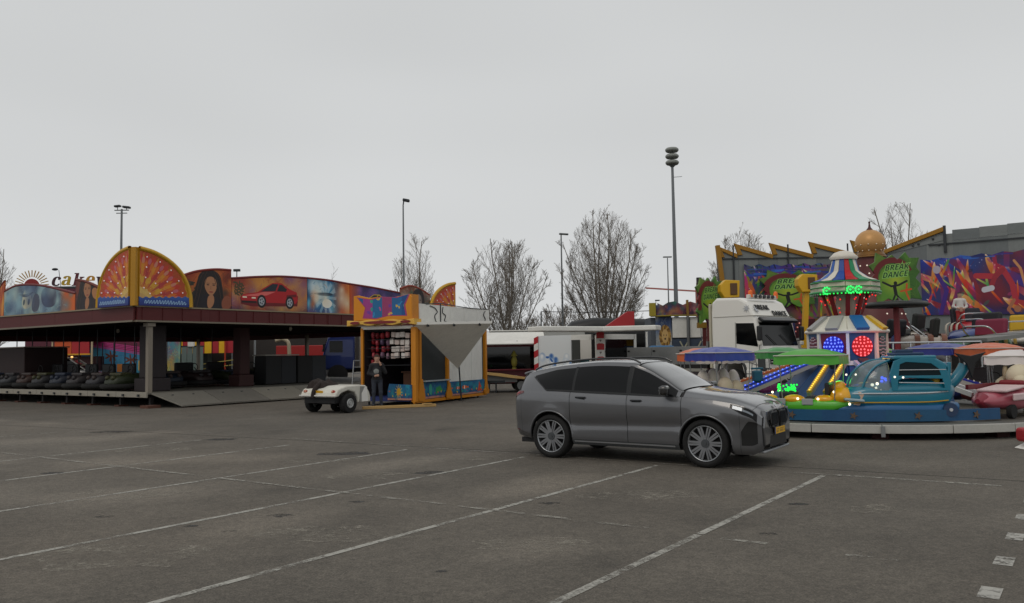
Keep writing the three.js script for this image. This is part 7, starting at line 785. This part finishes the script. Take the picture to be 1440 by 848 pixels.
// ---------------------------------------------------------------- bare winter trees, lamp posts, far crane, low scrub
const barkM = new THREE.MeshStandardMaterial({ color: 0x7a736a, roughness: .95, side: THREE.DoubleSide });
function bareTree(name, label, x, d, height, spread, seed, opts = {}) {
  const r = rng(seed), wood = { trunk: [[], []], limb: [[], []], twig: [[], []] };
  const tubeTo = (kind, pts, r0, r1, n) => { const [pos, idx] = wood[kind], start = pos.length / 3; const up = V3(0, 0, 1); pts.forEach((p, i) => { const a = pts[Math.max(0, i - 1)], b = pts[Math.min(pts.length - 1, i + 1)], t = b.clone().sub(a).normalize(), u = V3(t.z, t.x, -t.y).cross(t).normalize(), v = u.clone().cross(t), q = r0 + (r1 - r0) * i / (pts.length - 1); for (let k = 0; k < n; k++) { const an = k / n * 6.2832; pos.push(p.x + (u.x * Math.cos(an) + v.x * Math.sin(an)) * q, p.y + (u.y * Math.cos(an) + v.y * Math.sin(an)) * q, p.z + (u.z * Math.cos(an) + v.z * Math.sin(an)) * q); } }); for (let i = 0; i < pts.length - 1; i++) for (let k = 0; k < n; k++) { const a = start + i * n + k, b = start + i * n + (k + 1) % n; idx.push(a, a + n, b, b, a + n, b + n); } };
  const ec = height * .55, ey = height * .45, ex = spread, outside = (p) => { const dy = (p.y - ec) / ey, lowr = dy < 0 ? 1 : 1, rr = Math.hypot(p.x, p.z) / (ex * lowr); return rr * rr + dy * dy > 1 + .12 * noise3.noise(p.x * 1.3, p.y * 1.3, p.z * 1.3 + seed); };
  const levels = opts.levels ?? 4, fine = opts.fine ?? 1;
  function grow(p, dir, len, rad, lev) {
    const seg = lev < 2 ? 6 : lev < 3 ? 4 : 3, pts = [p.clone()]; let q = p.clone(), t = dir.clone();
    for (let i = 0; i < seg; i++) { if (lev > 0 && i > 0 && outside(q)) break; t.add(V3((r() - .5) * .22, (lev ? .10 : .0) + (r() - .5) * .1, (r() - .5) * .22)).normalize(); q = q.clone().addScaledVector(t, len / seg); pts.push(q); }
    if (pts.length < 2) return; tubeTo(lev === 0 ? 'trunk' : lev === 1 ? 'limb' : 'twig', pts, rad, Math.max(.0045 * fine, rad * (lev ? .28 : .6)), lev < 2 ? 6 : 3);
    if (lev >= levels) return;
    const n = [0, 11, 8, 6][lev] ?? 4;
    for (let k = 0; k < n; k++) { const f = .18 + .8 * (k + r() * .7) / n, ns = pts.length - 1, i = Math.min(ns - 1, f * ns | 0), at = pts[i].clone().lerp(pts[i + 1], Math.min(1, f * ns - i)), tg = pts[i + 1].clone().sub(pts[i]).normalize(); const az = r() * 6.28 + k * 2.4, side = V3(Math.cos(az), .15, Math.sin(az)); side.addScaledVector(tg, -side.dot(tg)).normalize(); const ang = .5 + r() * .35; grow(at, tg.clone().multiplyScalar(Math.cos(ang)).addScaledVector(side, Math.sin(ang)).add(V3(0, .12, 0)).normalize(), len * (.30 + r() * .22) * (1.1 - f * .45), Math.max(.0095 * fine, rad * .33 * (1.2 - f * .6)), lev + 1); }
  }
  const trunkH = height * (opts.trunk ?? .13), rad = height * .019;
  grow(V3(0, 0, 0), V3(0, 1, 0), trunkH, rad * 1.25, 0);
  const nl = opts.limbs ?? 11;
  for (let k = 0; k < nl; k++) { const az = k * 2.4 + r() * .4, tilt = k === 0 ? .03 : .14 + (k / nl) * .62 + r() * .08, lean = V3(Math.cos(az) * Math.sin(tilt), Math.cos(tilt), Math.sin(az) * Math.sin(tilt)).normalize(); grow(V3(0, trunkH * (.75 + .25 * r()), 0), lean, (height - trunkH) * 1.02, rad * (.52 - tilt * .3), 1); }
  const t = thing(name, label, 'tree', [x, d], seed * 37 % 360, opts.group);
  const mk = (kind) => { const g = new THREE.BufferGeometry(); g.setAttribute('position', new THREE.Float32BufferAttribute(wood[kind][0], 3)); g.setAttribute('uv', new THREE.Float32BufferAttribute(new Float32Array(wood[kind][0].length / 3 * 2), 2)); g.setIndex(wood[kind][1]); g.computeVertexNormals(); return g; };
  part('trunk', mk('trunk'), barkM, t); const cr = part('crown', join([mk('limb'), mk('twig')]), barkM, t); return t;
}
bareTree('bare_tree', 'bare tree with rounded crown behind the game stall flap', -.44, 60, 10.0, 2.9, 11, {});
bareTree('bare_tree', 'tallest bare tree with upright limbs behind the candy stall', 6.7, 60, 11.9, 2.8, 23, { limbs: 13 });
bareTree('bare_tree', 'bare tree behind the slim lamp post and bumper ride end', -9.0, 76, 12.4, 1.9, 31, { limbs: 8 });
bareTree('bare_tree', 'small distant bare tree above the painted aircraft board', -23.7, 110, 14.3, 1.5, 47, { levels: 3, fine: 2, limbs: 7 });
bareTree('bare_tree', 'bare tree past the outer end of the bumper ride boards', -50.2, 80, 12.6, 3.0, 53, {});
bareTree('bare_tree', 'bare tree behind the sawtooth top of the show wall', 19.3, 70, 11.6, 2.8, 61, { limbs: 11 });
bareTree('bare_tree', 'bare tree behind the gold ball tower', 35.0, 75, 14.6, 2.2, 73, { limbs: 11 });
bareTree('bare_tree', 'thin bare tree behind the roof letters', -47, 100, 12.2, 2.2, 83, { levels: 3, fine: 2, limbs: 6 });
bareTree('bare_tree', 'low bare bush tree between the two large trees', 4.2, 75, 6.0, 2.6, 91, { levels: 3, fine: 2 });
bareTree('bare_tree', 'low bare bush tree beside the rounded tree', 1.6, 82, 5.2, 2.2, 97, { levels: 3, fine: 2 });
{ // scrub belt closing the horizon
  const pos = [], r = rng(77); for (let k = 0; k < 16000; k++) { const x = -130 + r() * 260, d = 125 + r() * 25, h = (2.2 + 2.0 * (noise3.noise(x * .06, 2, 3) + .6)) * (r() ** .6), a = r() * 6.28, s = .25 + r() * .5; pos.push(x, h, -d, x + Math.cos(a) * s, h + s * (r() - .2), -d + Math.sin(a) * s, x + (r() - .5) * .5, Math.max(0, h - s * 1.6), -d); }
  const g = new THREE.BufferGeometry(); g.setAttribute('position', new THREE.Float32BufferAttribute(pos, 3)); g.setAttribute('uv', new THREE.Float32BufferAttribute(new Float32Array(pos.length / 3 * 2), 2)); g.computeVertexNormals(); const m = new THREE.Mesh(g, mat(0x5a564e, .95)); m.name = 'scrub_belt'; m.userData = { kind: 'stuff', label: 'distant belt of grey brown bare scrub', category: 'scrub' }; scene.add(m);
}
function lampPost(name, label, x, d, h, r, head) { const t = thing(name, label, 'lamp post', [x, d], 0); part('pole', [cy(r * .5, r, h, 10, 0, h / 2, 0)], grimy(0x80858a, .5, .2), t); head(t, h); part('base_plate', [cy(r * 1.8, r * 1.8, .06, 10, 0, .03, 0)], M.post, t); return t; }
lampPost('floodlight_mast', 'floodlight mast with paired lamps above the corner fan sign', -32.75, 70, 14.4, .16, (t, h) => { part('crossbar', [bx(1.2, .07, .1, 0, h - .1, 0)], M.post, t); part('crossbar', [bx(.9, .06, .1, 0, h - .35, 0)], M.post, t); part('lamp_head', [rb(.5, .16, .4, .05, -.35, h + .25, 0, 0, 0, .1), bar([-.35, h - .1, 0], [-.35, h + .2, 0], .03)], M.darkmetal, t); part('lamp_head', [rb(.6, .18, .4, .05, .4, h + .15, 0, 0, 0, -.12), bar([.4, h - .1, 0], [.4, h + .12, 0], .03)], M.darkmetal, t); });
lampPost('street_lamp', 'slim lamp post with single square head near the bumper ride end', -7.75, 60, 12.6, .1, (t, h) => { part('lamp_head', [rb(.5, .2, .35, .06, .22, h + .3, 0, 0, 0, -.2), bar([0, h - .05, 0], [.05, h + .3, 0], .05)], M.darkmetal, t); });
lampPost('street_lamp', 'slim lamp post with flat head between the two large bare trees', 3.73, 62, 10.4, .1, (t, h) => { part('lamp_head', [rb(.7, .12, .3, .05, .2, h + .15, 0, 0, 0, -.08), bar([0, h - .05, 0], [0, h + .12, 0], .05)], M.post, t); part('bracket', [bx(.3, .1, .1, -.12, 3.9, 0)], M.post, t); });
lampPost('light_mast', 'tall light mast with three stacked round discs', 12.15, 62, 15.6, .19, (t, h) => { for (let k = 0; k < 3; k++) part('lamp_disc', [lathe([[0, 0], [.42, .0], [.5, .1], [.5, .2], [.4, .3], [0, .32]], 24).translate(0, h + .05 + k * .48, 0)], mat(0x848883, .5), t); part('disc_stem', [cy(.07, .07, 1.4, 8, 0, h + .6, 0), cy(.3, .1, .2, 12, 0, h - .05, 0)], M.post, t); part('side_arm', [bar([0, h - .9, 0], [.7, h - .86, 0], .02)], M.post, t); });
lampPost('street_lamp', 'distant double-headed lamp post beside the tall light mast', 15.9, 85, 11.2, .1, (t, h) => { part('lamp_head', [rb(.9, .12, .3, .05, 0, h + .1, 0)], M.post, t); });
lampPost('street_lamp', 'distant lamp post peeping over the red car board', -32.9, 100, 12.1, .12, (t, h) => { part('lamp_head', [rb(.8, .3, .3, .05, 0, h + .1, 0)], M.darkmetal, t); });
lampPost('street_lamp', 'short distant lamp post behind the ticket booth crown', 18.9, 110, 8.3, .08, (t, h) => { part('lamp_head', [rb(.6, .16, .3, .05, .2, h + .1, 0)], M.darkmetal, t); });
{ const c = thing('tower_crane', 'distant red tower crane jib beside the tall light mast', 'crane', [57, 300], 0); part('mast', [bx(1.2, 24, 1.2, 9.5, 12, 0)], mat(0xa8625a, .7), c); part('jib', [beam([-9, 24.4, 0], [14, 22.6, 0], .9, .5)], mat(0xb06a62, .7), c); part('counterweight', [bx(2, 1.6, 1.4, 14, 22, 0)], mat(0x8a8a88, .7), c); part('mast_top', [beam([9.5, 23, 0], [9.5, 26, 0], .6, .6)], mat(0xa8625a, .7), c); }
{ const w = thing('overhead_wire', 'thin dark overhead cable sagging between far posts', 'cable', [6, 58], 0); part('cable', [tube([[-4, 4.6, 0], [0, 4.5, 0], [4, 4.55, 0]], .025, 20, 4)], M.black, w); for (const q of [-4, 4]) part('cable_post', [bar([q, 0, 0], [q, 4.6, 0], .05)], M.post, w); }
scene.traverse((o) => { if (o.isMesh) { o.castShadow = true; o.receiveShadow = true; } });
renderer.render(scene, camera);
